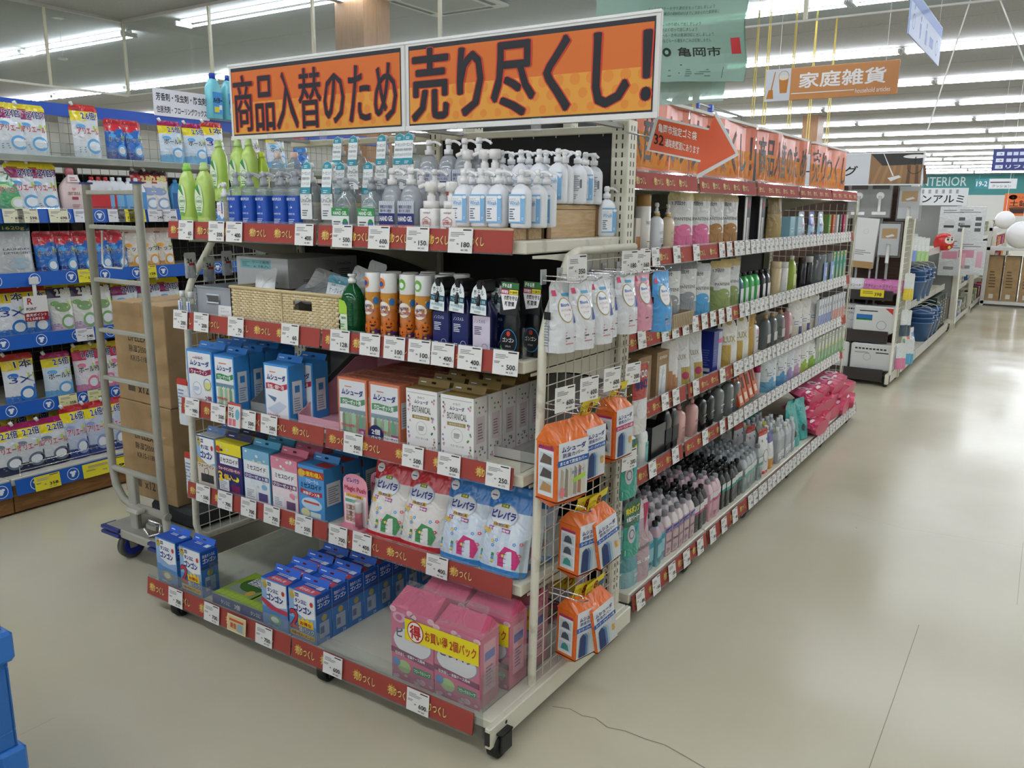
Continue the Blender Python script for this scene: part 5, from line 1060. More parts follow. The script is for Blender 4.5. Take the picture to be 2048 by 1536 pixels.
put('fl', 'insect_repellent_box', None, 'flat green carton lying at the back beside the blue block', 'carton', (-2.25, 2.3, z), .04, 'flat green cartons')
put('sc', 'shelf_card', lambda: [('shelf_card', B().box(-.05, .05, 0, .001, 0, .062, '#e6dcb8:p').rect(lambda u, v, e: (u - .05, -e, v), .005, .005, .09, .052, '#d9c48e', 1).rect(lambda u, v, e: (u - .05, -e, v), .012, .04, .076, .008, '#c9503a', 2).rect(lambda u, v, e: (u - .05, -e, v), .055, .008, .03, .028, '#8fb0b8', 2).text(lambda u, v, e: (u - .05, -e, v), '防虫', .02, .014, .03, .02, '#c9503a', 3, .04))], 'beige advertising card on the bottom price rail under the flat green cartons', 'card', (fx(472, 1262, 1.7), 1.7, .062), 0, None, (-.1, 0))
def pink(b, S, w_, h):
    b.rect(S, 0, 0, w_, h, '#d2688a', 1); b.ell(S, w_ * .5, h * .56, w_ * .46, h * .2, '#8a90a0', 2, 28); b.ell(S, w_ * .5, h * .56, w_ * .44, h * .185, '#e6e6ea', 3, 28); b.rect(S, w_ * .3, h * .74, w_ * .34, h * .1, '#3f8fb0', 4); b.text(S, '消臭', w_ * .34, h * .755, w_ * .26, h * .07, '#f0e24a', 5, .04); b.text(S, 'ピレパラ', w_ * .14, h * .6, w_ * .7, h * .12, '#2a3060', 4, .05)
    b.poly(S, [(0, h * .36), (w_, h * .3), (w_, h * .38), (0, h * .44)], '#7a2a5a', 4); b.text(S, '引き出し・衣装ケース用48', w_ * .1, h * .345, w_ * .7, h * .045, '#fff', 5, .03); b.rect(S, w_ * .52, h * .16, w_ * .42, h * .09, '#3f8f5a', 4); b.text(S, 'フローラルソープ', w_ * .54, h * .18, w_ * .38, h * .05, '#fff', 5, .03); b.ell(S, w_ * .3, h * .2, w_ * .16, h * .09, '#b5d08a', 3); b.ell(S, w_ * .12, h * .24, w_ * .09, h * .06, '#5f8fc4', 4)
    r = random.Random(11)
    for i in range(14):
        u, v = w_ * r.uniform(.05, .95), h * r.choice([r.uniform(.02, .12), r.uniform(.86, .97)]); b.ell(S, u, v, w_ * .08, h * .04, r.choice(['#e0a0b8', '#f0c4d0', '#c05a80']), 3, 12); b.ell(S, u, v, w_ * .045, h * .022, '#e8b8c8', 4, 10)
    b.ell(S, w_ * .2, h * .87, w_ * .15, h * .07, '#e2a8c0', 5); b.ell(S, w_ * .2, h * .87, w_ * .08, h * .04, '#c8729a', 6)
def twin(band):
    def mk():
        W, D, H = .34, .1, .255; out = []
        for i, x in enumerate((-W / 4, W / 4)):
            b = B(); w_ = W / 2 - .004; hh = H - (.012 if i else 0); b.box(x - w_ / 2, x + w_ / 2, -D / 2, D / 2, 0, hh * .86, '#cf5f80:s', .004)
            b.add([(x - w_ / 2, -D / 2, hh * .86), (x + w_ / 2, -D / 2, hh * .86), (x + w_ / 2, D / 2, hh * .86), (x - w_ / 2, D / 2, hh * .86), (x - w_ / 2 + .006, D * .2, hh), (x + w_ / 2 - .006, D * .2, hh)], [(0, 1, 5, 4), (2, 3, 4, 5), (1, 2, 5), (3, 0, 4)], '#cf5478:f')
            F = lambda u, v, e, x=x, w_=w_: (x - w_ / 2 + u, -D / 2 - e, v); pink(b, F, w_, hh * .86)
            Rr = lambda u, v, e, x=x, w_=w_: (x + w_ / 2 + e, u - D / 2, v)
            b.rect(Rr, D * .2, .04, D * .6, hh * .6, '#dfa0b0', 1); b.lines(Rr, D * .3, .06, D * .4, .06, 6, '#8a5a80', 2); b.rect(Rr, D * .25, hh * .55, D * .5, .025, '#5a6ab0', 2); out.append(('inner_pack', b))
        f = B(); f.box(-W / 2, W / 2, -D / 2 - .003, D / 2 + .002, 0, H * .86, 'film', .006); f.add([(-W / 2, -D / 2 - .003, H * .86), (W / 2, -D / 2 - .003, H * .86), (W / 2 - .02, D * .3, H + .01), (-W / 2 + .01, D * .3, H + .012), (0, 0, H * .98)], [(0, 1, 4), (1, 2, 4), (2, 3, 4), (3, 0, 4)], 'film'); out.append(('wrapper', f))
        if band:
            g = B(); T = plane_s((-W / 2 + .06, -D / 2 - .0045, H * .52), (1, 0, 0), (0, 0, 1)); g.rect(T, 0, 0, W - .062, H * .25, '#ecd92a', 0); g.ell(T, .042, H * .125, .032, .032, '#b5282e', 1, 28); g.ell(T, .042, H * .125, .0285, .0285, '#f4f2ea', 2, 28); g.text(T, '得', .022, H * .045, .04, .04, '#b5282e', 3, .05); g.text(T, 'お買い得 2個パック', .08, H * .065, .19, .032, '#b5282e', 3, .012); out.append(('yellow_band', g))
        return out
    return mk
xp = atx(780, 960, yf, 1330) - .008
put('tw1', 'twin_pack', twin(True), 'pink shrink-wrapped twin pack with a yellow band, front of the bottom shelf', 'twin pack', (xp, yf + .065, z), 0, 'pink twin packs')
for i in range(2): put('tw1', 'twin_pack', None, 'pink shrink-wrapped twin pack, %s behind the front one' % nth(i), 'twin pack', (xp + .012, yf + .2 + i * .125, z), 0, 'pink twin packs')
put('tw1', 'twin_pack', None, 'pink twin pack standing at the back by the post, with a yellow band', 'twin pack', (EX1 - .2, 2.36, z), .1, 'pink twin packs')
# ---- goods on hooks on the side mesh (facing the aisle)
MX = EX1 + .03
def hook(L=.14):
    b = B(); b.box(-.004, .002, -.012, .012, -.012, .03, 'steel'); b.tube([(0, -.006, 0), (L * .85, -.006, 0), (L, -.006, .012)], .0022, 'chrome', 5); b.tube([(0, .006, .012), (L * .8, .006, .012), (L * .82, .006, .004)], .0018, 'chrome', 5); return [('hook', b)]
def facial(c1, c2, tas):
    def pr(b, S, w_, h):
        b.ell(S, w_ * .42, h * .6, w_ * .27, h * .175, '#b5985a', 2, 26); b.ell(S, w_ * .42, h * .6, w_ * .245, h * .16, '#f4f5f4', 3, 26); b.text(S, 'Bioré', w_ * .26, h * .65, w_ * .32, h * .045, '#4a68b0', 4, .02); b.text(S, 'メイクふける', w_ * .24, h * .585, w_ * .36, h * .035, '#d0506a', 4); b.text(S, 'シート', w_ * .3, h * .52, w_ * .24, h * .035, '#d0506a', 4)
        for i in range(5): b.poly(S, [(w_ * .76, h * .6), (w_ * (.64 + i * .06), h * .42), (w_ * (.69 + i * .06), h * .41)], tas, 4)
        b.rect(S, w_ * .06, h * .8, w_ * .15, h * .08, '#d8507a', 3); b.rect(S, w_ * .4, h * .79, w_ * .3, h * .04, '#5aa8d0', 3); b.lines(S, w_ * .3, h * .12, w_ * .5, h * .2, 5, '#c98a90', 2); b.rect(S, w_ * .3, h * .2, w_ * .45, h * .02, '#4a4f58', 4)
    base = pouch(.11, .2, .075, bands((1, c1)), pr, seal=.1)
    def mk():
        q = base(); b = q[0][1]; S = lambda u, v, e: (-.0585 - e * 2, .012 - u, v); b.rect(S, 0, .095, .024, .022, '#1c1c1e', 2); b.lines(S, .002, .02, .02, .07, 9, '#8a8d92', 2)
        return q
    return mk
FW = 'facial sheet bags on the side mesh'
fz0 = 1.15
for i, (y, x, lab) in enumerate(((2.02, -1.175, 'white facial sheet bag, outermost towards the front on the side mesh'), (2.085, -1.15, 'white facial sheet bag, second from the front on the side mesh'), (2.18, -1.14, 'white facial sheet bag, third from the front on the side mesh'), (2.27, -1.17, 'white facial sheet bag, fourth from the front on the side mesh'), (2.36, -1.145, 'white facial sheet bag just before the pink one'))):
    put('fw', 'facial_sheet_bag', facial('#e4e6e8', 0, '#2a4aa8'), lab, 'bag', (x, y, fz0 + .004 * i), pi / 2 - .15, FW)
put('fp', 'facial_sheet_bag', facial('#dc9aac', 0, '#a82a4a'), 'pink facial sheet bag between the white bags and the blue one', 'bag', (-1.14, 2.465, 1.165), pi / 2 - .1, FW)
put('fb', 'facial_sheet_bag', facial('#4fa0dc', 0, '#d8b04a'), 'blue facial sheet bag, last of the row on the side mesh', 'bag', (-1.12, 2.58, 1.15), pi / 2 - .1, FW, (0, .0))
for i, y in enumerate((1.98, 2.07, 2.16, 2.25, 2.34, 2.44, 2.55)): put('hook', 'hook', hook, 'chrome hook on the side mesh above the facial sheets, %s from the front' % nth(i), 'hook', (MX, y, 1.352), 0, 'hooks on the side mesh')
def cover(bandc, bandtxt, big=False, pics=3):
    def mk():
        W, D, H = (.135, .085, .235) if big else (.108, .085, .205); b = B(); hb = H * (.8 if big else .84); o = 'orange'
        b.box(-W / 2, W / 2, -D / 2, D / 2, H * .05, hb, '#dd651e:f', .006); b.add([(-W / 2, -D / 2, hb - .004), (W / 2, -D / 2, hb - .004), (W / 2, D / 2, hb - .004), (-W / 2, D / 2, hb - .004), (-W / 2 + .006, D * .1, H), (W / 2 - .006, D * .1, H), (-W / 2 + .006, D * .12, H), (W / 2 - .006, D * .12, H)], [(0, 1, 5, 4), (2, 3, 6, 7), (1, 2, 7, 5), (3, 0, 4, 6), (4, 5, 7, 6)], '#e0702a:f')
        b.add([(-W / 2, -D / 2, H * .06), (W / 2, -D / 2, H * .06), (W / 2, D / 2, H * .06), (-W / 2, D / 2, H * .06), (-W / 2 + .02, 0, -.012), (W / 2 - .004, 0, -.02)], [(0, 4, 5, 1), (2, 5, 4, 3), (1, 5, 2), (3, 4, 0)], '#dd651e:f')
        S = front(W, D + .001); b.rect(S, W * .03, H * .58, W * .94, hb - H * .58, '#e8ebee', 1); b.text(S, 'ムシューダ', W * .12, H * .68, W * .76, H * .07, '#1d2a78', 3, .05); b.text(S, '防虫カバー', W * .16, H * .61, W * .66, H * .055, '#1d2a78', 3, .03); b.rect(S, 0, H * .51, W, H * .075, bandc, 2); b.text(S, bandtxt, W * .08, H * .525, W * .84, H * .045, '#fff', 3, .04); b.rect(S, W * .03, H * .08, W * .94, H * .43, '#d2d6d8', 1)
        if big:
            for i in range(6): b.poly(S, [(W * (.08 + i * .14), H * .12), (W * (.2 + i * .14), H * .1), (W * (.2 + i * .14), H * .44), (W * (.12 + i * .14), H * .48)], ['#b5a894', '#8f8474', '#cbbfa8', '#9f9384', '#a8785a', '#d2c8b8'][i], 2)
            b.ell(S, W * .15, H * .18, .012, .015, '#e0808a', 4); b.text(S, 'まとめて', W * .45, H * .38, W * .4, H * .04, '#3f78b8', 4, .03); b.poly(S, [(W * .5, H * .26), (W * .9, H * .3), (W * .9, H * .36), (W * .5, H * .32)], '#a8cf4a', 3)
        else:
            for i, k in enumerate(('#24386a', '#5a7fa8', '#a8bac4', '#c8d0d2')): b.poly(S, [(W * (.12 + i * .13), H * .1), (W * (.42 + i * .1), H * .1), (W * (.42 + i * .1), H * .4), (W * (.3 + i * .1), H * .47), (W * (.16 + i * .12), H * .42)], k, 5 - i)
            b.text(S, '8', W * .74, H * .26, W * .14, H * .11, '#e0a83a', 6, .05)
        L = lside(W + .001, D); b.rect(L, D * .16, H * .12, D * .68, H * .62, '#e3e7e9', 1); b.rect(L, D * .16, H * .7, D * .68, H * .04, '#a82a5a', 2)
        for i in range(pics):
            v = H * (.52 - i * .175); b.rect(L, D * .22, v, D * .56, H * .14, '#c6d2d8', 2)
            if big: b.poly(L, [(D * .24, v + .002), (D * .76, v + .002), (D * .76, v + H * .1), (D * .4, v + H * .13)], ('#6a5a50', '#54504c', '#b08a5a')[i % 3], 3)
            else: b.poly(L, [(D * .3, v + .003), (D * .7, v + .003), (D * .64, v + H * .1), (D * .5, v + H * .13), (D * .36, v + H * .1)], ('#4a5260', '#4a5260', '#3f8f86')[i % 3], 3)
        out = [('pack', b)]
        if big: b.text(L, 'ムシューダ', D * .2, H * .77 - .01, D * .6, H * .04, '#1d2a78', 3, .03)
        else:
            t = B(); T = plane_s((-W * .3, D * .05, H - .012), (1, 0, 0), (0, -.35, 1)); t.rect(T, 0, 0, W * .86, .06, '#e8d83a', 0); t.text(T, '8', W * .4, .014, W * .16, .032, '#8a2a2a', 1, .06); t.text(T, 'たくさん', W * .04, .028, W * .32, .014, '#4a3a1a', 1, .01); t.text(T, '枚入り', W * .06, .008, W * .26, .014, '#4a3a1a', 1, .01); t.rect(T, W * .6, .0, W * .3, .03, '#3f8fc8', 0); out.append(('header_card', t))
        return out
    return mk
OG = 'orange garment cover packs on the side mesh'
put('cvb', 'garment_cover_pack', cover('#2f5fa8', 'まとめて防虫カバー', True), 'big orange garment cover pack with a folded top, outermost on the mesh', 'pack', (-1.14, 1.985, .72), pi / 2 - .2, OG)
put('cv', 'garment_cover_pack', cover('#2f5fa8', 'スーツ・ジャケット用'), 'orange pack with a yellow header and blue band, right behind the big one', 'pack', (-1.135, 2.105, .75), pi / 2 - .1, OG)
put('cvp', 'garment_cover_pack', cover('#b5406a', 'コート・ワンピース用'), 'orange pack with a yellow header and pink band, third on that row', 'pack', (-1.14, 2.305, .765), pi / 2 - .08, OG)
for zz, q in ((.44, 'middle'), (.155, 'lowest')):
    put('cv', 'garment_cover_pack', None, 'orange pack with a yellow header, inner one of the %s pair on the mesh' % q, 'pack', (-1.15, 2.12, zz), pi / 2 - .2, OG, (0, .03))
    put('cv', 'garment_cover_pack', None, 'orange pack with a yellow header, tilted outer one of the %s pair' % q, 'pack', (-1.12, 2.215, zz + .005), pi / 2 - .2, OG, (0, -.22))
for i, (y, zz) in enumerate(((1.985, .985), (2.12, .975), (2.29, .975), (2.05, .67), (2.05, .385))): put('hook', 'hook', None, 'chrome hook holding an orange cover pack, %s counted from the top front' % nth(i), 'hook', (MX, y, zz), 0, 'hooks on the side mesh')
def drain(b, S, w_, h): b.text(S, '排水ポンプ', w_ * .1, h * .78, w_ * .8, h * .12, '#e8e03a', 3, .05); b.text(S, '水道クリーナー', w_ * .1, h * .66, w_ * .8, h * .08, '#ffffff', 3, .04); b.ell(S, w_ * .35, h * .42, w_ * .22, h * .16, '#c9ccd0', 2); b.ring(S, w_ * .35, h * .42, w_ * .12, w_ * .16, '#6a6f78', 3); b.rect(S, w_ * .05, h * .06, w_ * .9, h * .1, '#e6e2d6', 2); b.poly(S, [(w_ * .6, h * .2), (w_ * .9, h * .3), (w_ * .85, h * .6), (w_ * .62, h * .5)], '#2a8fb0', 2)
def red_drain(b, S, w_, h): b.text(S, 'おフロの', w_ * .1, h * .8, w_ * .8, h * .11, '#f4f4f4', 3, .05); b.text(S, '排水口', w_ * .1, h * .64, w_ * .8, h * .13, '#1f2a6a', 3, .05); b.ell(S, w_ * .5, h * .35, w_ * .36, h * .14, '#dfe2e2', 2)
put('dr', 'cleaner_pack', bag(.11, .2, .025, bands((.6, '#2a9a86'), (1, '#1f5f4a')), drain), 'teal drain cleaner pack hanging low at the back of the side mesh', 'pack', (-1.15, 2.5, .36), pi / 2 - .1, 'cleaning packs at the back of the mesh')
put('dr', 'cleaner_pack', None, 'teal drain cleaner pack hanging above the other one on the mesh', 'pack', (-1.15, 2.46, .585), pi / 2 - .1, 'cleaning packs at the back of the mesh')
put('rd', 'cleaner_pack', bag(.1, .24, .025, bands((.52, '#dcdcd8'), (1, '#a8342e')), red_drain), 'red and white drain pack at the back of the mesh beside the pink-band pack', 'pack', (-1.15, 2.52, .80), pi / 2 - .1, 'cleaning packs at the back of the mesh')
def sticker(b, S, w_, h): b.rect(S, 0, h * .86, w_, h * .14, '#b5362e', 1); b.lines(S, w_ * .1, h * .3, w_ * .7, h * .5, 7, '#7a8fb0', 2)
put('cs', 'hanging_card_pack', bag(.07, .19, .015, bands((.86, '#dfe3e6'), (1, '#b5362e')), sticker), 'white card pack with a red top hung outside the far mesh, third shelf height', 'pack', (EX0 - .075, 1.96, .68), .0, 'card packs outside the far mesh')
put('cs', 'hanging_card_pack', None, 'white card pack with a red top hung outside the far mesh, low down', 'pack', (EX0 - .075, 1.97, .37), .0, 'card packs outside the far mesh')
# small packets on hooks inside the far mesh, second shelf
def sach(b, S, w_, h): b.text(S, '24', w_ * .2, h * .6, w_ * .4, h * .16, '#1c1c1c', 2, .04); b.rect(S, w_ * .3, h * .5, w_ * .5, h * .09, '#b5282e', 2)
for i in range(6):
    k = i % 3
    put('sc%d' % k, 'hanging_packet', bag(.07, .13, .02, bands((.5, ('#aeb1b3', '#a2a6a8', '#b6b9bb')[k]), (1, ('#d8d8cf', '#c9d0c0', '#dfe0dc')[k])), sach), 'small grey packet hung behind the milky bin, %s from the front' % nth(i), 'packet', (EX0 - .01, 1.99 + i * .085, 1.27 - .02 * (i % 2)), pi / 2, 'packets inside the far mesh')
for i in range(4): put('sc2', 'hanging_packet', None, 'small grey packet hung low on the far mesh, %s from the front' % nth(i), 'packet', (EX0 - .01, 2.02 + i * .1, 1.135), pi / 2, 'packets inside the far mesh')
# ---- price cards on the five rails
def cards(y, z, lst, rowname, tilt=-.1, zo=.0):
    for i, (px, py, price) in enumerate(lst):
        put('pc%d' % price, 'price_card', price_card(price), 'white price card reading %d yen, %s card along the %s rail' % (price, nth(i), rowname), 'price card', (fx(px, py, y), y, z), 0, 'white price cards on the end-of-aisle unit', (tilt, 0))
cards(1.893, SH[0] - .038, [(355, 455, 60), (415, 460, 300), (450, 460, 400), (588, 470, 400), (663, 475, 500), (735, 482, 600), (811, 487, 150), (895, 492, 180)], 'top')
cards(1.893, SH[1] - .038, [(345, 640, 200), (386, 645, 200), (454, 655, 70), (561, 675, 60), (659, 690, 128), (718, 700, 100), (766, 705, 100), (815, 712, 100), (861, 720, 400), (914, 730, 400), (984, 740, 500)], 'second')
cards(1.893, SH[2] - .038, [(369, 820, 900), (420, 825, 500), (478, 835, 500), (520, 850, 500), (686, 895, 900), (803, 925, 500), (874, 940, 500), (970, 960, 250)], 'third')
cards(1.893, SH[3] - .038, [(391, 990, 500), (434, 1000, 700), (480, 1010, 700), (526, 1030, 700), (589, 1050, 500), (657, 1085, 700), (704, 1100, 400), (851, 1140, 400)], 'fourth')
cards(1.705, .056, [(336, 1200, 700), (407, 1230, 700), (510, 1280, 700), (645, 1340, 600), (812, 1410, 600)], 'bottom')
put('kabi', 'shelf_card', lambda: [('shelf_card', B().box(0, .075, 0, .001, 0, .09, '#e9e7e2:p').rect(lambda u, v, e: (u, -e, v), 0, .082, .075, .008, '#c8483f', 1).rect(lambda u, v, e: (u, -e, v), 0, 0, .003, .09, '#c8483f', 1).rect(lambda u, v, e: (u, -e, v), .072, 0, .003, .09, '#c8483f', 1).text(lambda u, v, e: (u, -e, v), 'カビ', .008, .058, .026, .018, '#2a2f3a', 1, .04).text(lambda u, v, e: (u, -e, v), '守る', .008, .036, .028, .018, '#2a2f3a', 1, .04).rect(lambda u, v, e: (u, -e, v), .008, .005, .018, .026, '#d87a8a', 1).rect(lambda u, v, e: (u, -e, v), .03, .005, .018, .026, '#d87a8a', 1).ell(lambda u, v, e: (u, -e, v), .056, .05, .012, .02, '#6fb0c8', 1))], 'red-framed advertising card among the price cards of the third rail', 'card', (fx(454, 845, 1.886), 1.886, SH[2] - .04), 0, None, (-.1, 0))
for i, (px, py, x, pr_) in enumerate(((1135, 562, -1.13, 350), (1243, 548, -1.13, 180), (1270, 546, -1.13, 160), (1110, 828, -1.1, 600), (1160, 806, -1.1, 600), (1207, 785, -1.1, 600), (1250, 772, -1.13, 200), (1243, 945, -1.13, 200))):
    r_ = ray(px, py); put('pc%d' % pr_, 'price_card', price_card(pr_), 'white price card reading %d yen held out from the side mesh, %s one' % (pr_, nth(i)), 'price card', (x, fy(px, py, x), fzx(px, py, x)), pi / 2 - .15, 'price cards on hooks of the side mesh')
# ================================================================ goods on the long run (fronts face the aisle, +x)
HP = pi / 2
def gput(key, name, mk, label, cat, px, py, z, d=.06, group=None, dx=0, rz=0, tilt=(0, 0)):
    x = GXF - .03 - d / 2 + dx
    if name == 'refill_pouch': SCALE.setdefault(key, 1.12); rz -= .45
    return put(key, name, mk, label, cat, (x, fy(px, py, x + d / 2), z), HP + rz, group, tilt)
RB, RC, RD, RE = GROW[1], GROW[2], GROW[3], GROW[4]
def tall_can(h, r, body, cap, prt=None):
    def mk():
        b = B(); b.lathe([(r * .95, 0), (r, .004), (r, h * .8), (r * .9, h * .815)], body, 18); S = round_s(r * 1.003)
        if prt: prt(b, S, h, r)
        c = B(); c.lathe([(r * .97, h * .8), (r * .97, h * .985), (r * .9, h)], cap, 18); return [('can', b), ('cap', c)]
    return mk
def pump_plain(h, w_, d, body, pk, collar=None, prt=None, p=2.4):
    def mk():
        b = B(); b.lathe([(.94, 0), (1, .005), (1, h * .58), (.9, h * .66), (.5, h * .72), (.3, h * .74)], body, 20, w_ / 2, d / 2, p)
        if prt: prt(b, front(w_ * .9, d * 1.01), w_ * .9, h)
        out = [('body', b)]
        if collar: c = B(); c.lathe([(.014, h * .735), (.014, h * .79)], collar, 14); out.append(('collar', c))
        out.append(('pump', pump(h * .76, .012, h, pk, .03, .3))); return out
    return mk
def name_print(t, k='#4a4a4a', v=.5, art=None):
    def f(b, S, w_, h):
        (b.text(S, t, w_ * .12, h * v, w_ * .76, h * .06, k, 2, .01) if t == 'PANTENE' else b.rect(S, w_ * .2, h * v, w_ * .6, h * .03, k, 2)); b.lines(S, w_ * .25, h * (v - .16), w_ * .5, h * .1, 3, k, 2)
        if art: b.ell(S, w_ * .5, h * (v - .3), w_ * .16, h * .06, art, 2); b.ell(S, w_ * .56, h * (v - .24), w_ * .1, h * .05, art, 3)
    return f
PAN = lambda c, g: pouch(.13, .22, .06, lambda u, v: c if v < .5 - .25 * u else ('#d9d9d6' if v < .86 else g), lambda b, S, w_, h: (b.text(S, 'PANTENE', w_ * .15, h * .52, w_ * .7, h * .055, '#5a5450', 2), b.text(S, '1.7回分', w_ * .12, h * .78, w_ * .5, h * .07, '#3a3a3a', 2, .03), b.ell(S, w_ * .5, h * .36, w_ * .3, h * .1, c, 2)), spout=None)
# -- row under the banner shelf
gput('ga1', 'spray_can', tall_can(.23, .03, '#ece9e2:g', '#a8824e:s', lambda b, S, h, r: (b.text(S, 'PANTENE', -.02, h * .5, .04, .014, '#6a5a48', 2), b.lines(S, -.015, h * .1, .03, h * .15, 4, '#b5814e', 2))), 'tall white can with a bronze cap, first on the upper aisle shelf', 'can', 1300, 440, RB, .06)
gput('ga1b', 'carton_box', carton(.06, .05, .14, '#dfd8cc', lambda b, S, w_, h: b.rect(S, w_ * .1, h * .1, w_ * .8, h * .4, '#b5814e', 1)), 'small white and bronze carton tucked beside the post, upper aisle shelf', 'carton', 1281, 450, RB, .06, None, -.02)
gput('ga2', 'shampoo_bottle', pump_plain(.2, .075, .055, '#e9ecef:g', '#eceef0:g', 'gold', name_print('PANTENE', '#8a8a90', .38, '#1f1f22')), 'white pump bottle with a gold collar and a dark emblem', 'bottle', 1326, 450, RB, .06)
gput('ga3', 'shampoo_bottle', pump_plain(.195, .07, .055, '#d8c6a8:g', '#e9e2d4:g', 'gold', name_print('PANTENE', '#9a8a70', .38)), 'beige pump bottle with a gold collar beside the white one', 'bottle', 1348, 450, RB, .06)
for k, px, c, g, lab in (('gp1', 1373, '#d9709a', '#c9b98a', 'pink and white refill pouch beside the beige pump bottle'), ('gp1', 1408, '#d9709a', '#c9b98a', 'pink and white refill pouch, second of the pink pair'), ('gp2', 1436, '#a87a4a', '#c9b488', 'tan and white refill pouch beside the pink pair'), ('gp2', 1465, '#a87a4a', '#c9b488', 'tan and white refill pouch beside the slim black boxes')):
    gput(k, 'refill_pouch', PAN(c, g), lab + ', upper aisle shelf', 'pouch', px, 440, RB, .06, 'refill pouches on the upper aisle shelf')
iron = lambda b, S, w_, h: (b.rect(S, w_ * .1, h * .05, w_ * .3, h * .9, '#dcdcdc', 1), b.poly(S, [(w_ * .62, h * .72), (w_ * .74, h * .8), (w_ * .62, h * .9), (w_ * .5, h * .8)], '#c8385a', 2), b.rect(S, w_ * .5, h * .1, w_ * .16, h * .45, '#e9e6e6', 2), b.rect(S, w_ * .72, h * .1, w_ * .12, h * .45, '#b5b0b2', 2))
for i, px in enumerate((1494, 1523)): gput('gi', 'styler_box', carton(.1, .06, .25, '#1d1c1f', iron, lambda b, S, w_, h: b.rect(S, w_ * .2, h * .1, w_ * .5, h * .6, '#2c2a2e', 1)), 'slim black box with a white panel and rose diamond, %s of the two' % nth(i), 'carton', px, 440, RB, .06, 'slim black boxes')
gput('gg1', 'refill_pouch', pouch(.1, .24, .06, bands((.6, '#a8905e'), (1, '#8a7448')), None), 'crumpled bronze pouch with a looped top beside the black boxes', 'pouch', 1558, 440, RB, .06)
for i, (px, k, lab) in enumerate(((1585, '#8fbfd0', 'pale blue'), (1600, '#a8c8d6', 'lighter blue'))): gput('gbx%d' % i, 'wipes_box', carton(.1, .06, .14, k, name_print('COTTON', '#f4f4f4')), '%s carton beside the crumpled bronze pouch' % lab, 'carton', px, 455, RB, .06)
def flow(c1, c2): return bag(.13, .17, .04, bands((.5, c1), (1, c2)), lambda b, S, w_, h: [b.ell(S, w_ * (.2 + .3 * (i % 3)), h * (.2 + .3 * (i // 3)), w_ * .09, h * .05, ('#5a7fc8', '#d0608a', '#e8d05a')[i % 3], 2, 10) for i in range(9)])
for i, px in enumerate((1610, 1630, 1648)): gput('gfl%d' % (i % 2), 'sheet_pack', flow('#b8d8ec', '#6a78b8' if i % 2 else '#c0cfe0'), 'flowery blue sheet pack, %s beyond the pale blue cartons' % nth(i), 'pack', px, 445, RB, .05, 'flowery blue sheet packs')
for i, (px, k) in enumerate(((1660, '#7fa05a'), (1668, '#c8622e'), (1676, '#d8d4ce'), (1682, '#3b3b3d'), (1689, '#b5204a'), (1694, '#c8c4c0'))): gput('gsm%d' % i, 'cosmetic_box', carton(.055, .05, .15, k, name_print('SPF', '#f4f4f0')), 'small %s cosmetic box near the far end of the upper aisle shelf' % ('green', 'orange', 'pale grey', 'charcoal', 'crimson', 'off-white')[i], 'carton', px, 445, RB, .05, 'small cosmetic boxes')
# -- second row
def eco(w_=.1, h=.2):
    def f(b, S, w_, h): b.text(S, 'ECO POUCH', w_ * .2, h * .84, w_ * .6, h * .06, '#efe9df', 1, .02); b.rect(S, w_ * .22, h * .06, w_ * .56, h * .64, '#e3e7ea:f', 1); b.poly(S, [(w_ * .3, h * .08), (w_ * .5, h * .66), (w_ * .56, h * .66), (w_ * .44, h * .08)], '#b8bfc6', 2)
    return carton(w_, .1, h, 'kraft', f)
gput('eco', 'kraft_box', eco(.12, .22), 'brown kraft box with a window behind the hanging blue facial sheets', 'carton', 1322, 590, RC, .1)
for i, px in enumerate((1347, 1362, 1380)): gput('sv', 'refill_pouch', PAN('#8f9296', '#77797c'), 'silver grey refill pouch beside the kraft box, %s of three' % nth(i), 'pouch', px, 585, RC + .02, .06, 'silver pouches', -.04 * (i % 2))
def crate_():
    b = B(); b.box(-.11, .11, -.06, .06, 0, .004, 'kraft')
    for s in (-1, 1): b.box(-.11, .11, s * .06 - .002, s * .06 + .002, 0, .06, '#b8a78a:p'); b.box(s * .11 - .002, s * .11 + .002, -.06, .06, 0, .06, '#b8a78a:p')
    for i in range(12): b.box(-.105 + i * .018, -.1 + i * .018, -.0635, -.062, .004, .056, '#8d7c60')
    return [('tray', b)]
gput('cr', 'slatted_tray', crate_, 'small slatted beige tray in front of the silver pouches', 'tray', 1362, 625, RC, .1, None, .03)
gput('gpb', 'refill_pouch', PAN('#4f9fd0', '#c8ccd0'), 'big blue and white refill pouch, front one', 'pouch', 1410, 560, RC, .06, 'blue refill pouches'); gput('gpb', 'refill_pouch', None, 'big blue and white refill pouch, half hidden behind the silver ones', 'pouch', 1393, 560, RC, .06, 'blue refill pouches', -.06)
for i, px in enumerate((1452, 1470)): gput('gpg', 'refill_pouch', PAN('#8a9a5a', '#c8b070'), 'olive and gold refill pouch, %s from the blue one' % nth(i), 'pouch', px, 550, RC, .06, 'olive refill pouches', -.02 * i)
for i, (px, k, c) in enumerate(((1487, '#1f5f6a', '#17322e'), (1497, '#3fae5a', '#14201a'), (1508, '#49b862', '#14201a'), (1519, '#49b862', '#14201a'), (1531, '#2b2b30', '#17171a'), (1540, '#2b2b30', '#17171a'))):
    gput('hb%d' % i, 'hair_bottle', refill(.17, .05, .05, k + ':g', c + ':g', ((.1, .55, '#dfe4dc' if i < 4 else '#e9e6e6'),), None, '#7a8a80'), '%s bottle with a black cap, %s along the green group' % ('teal green green green charcoal charcoal'.split()[i], nth(i)), 'bottle', px, 545, RC, .05, 'black-capped bottles')
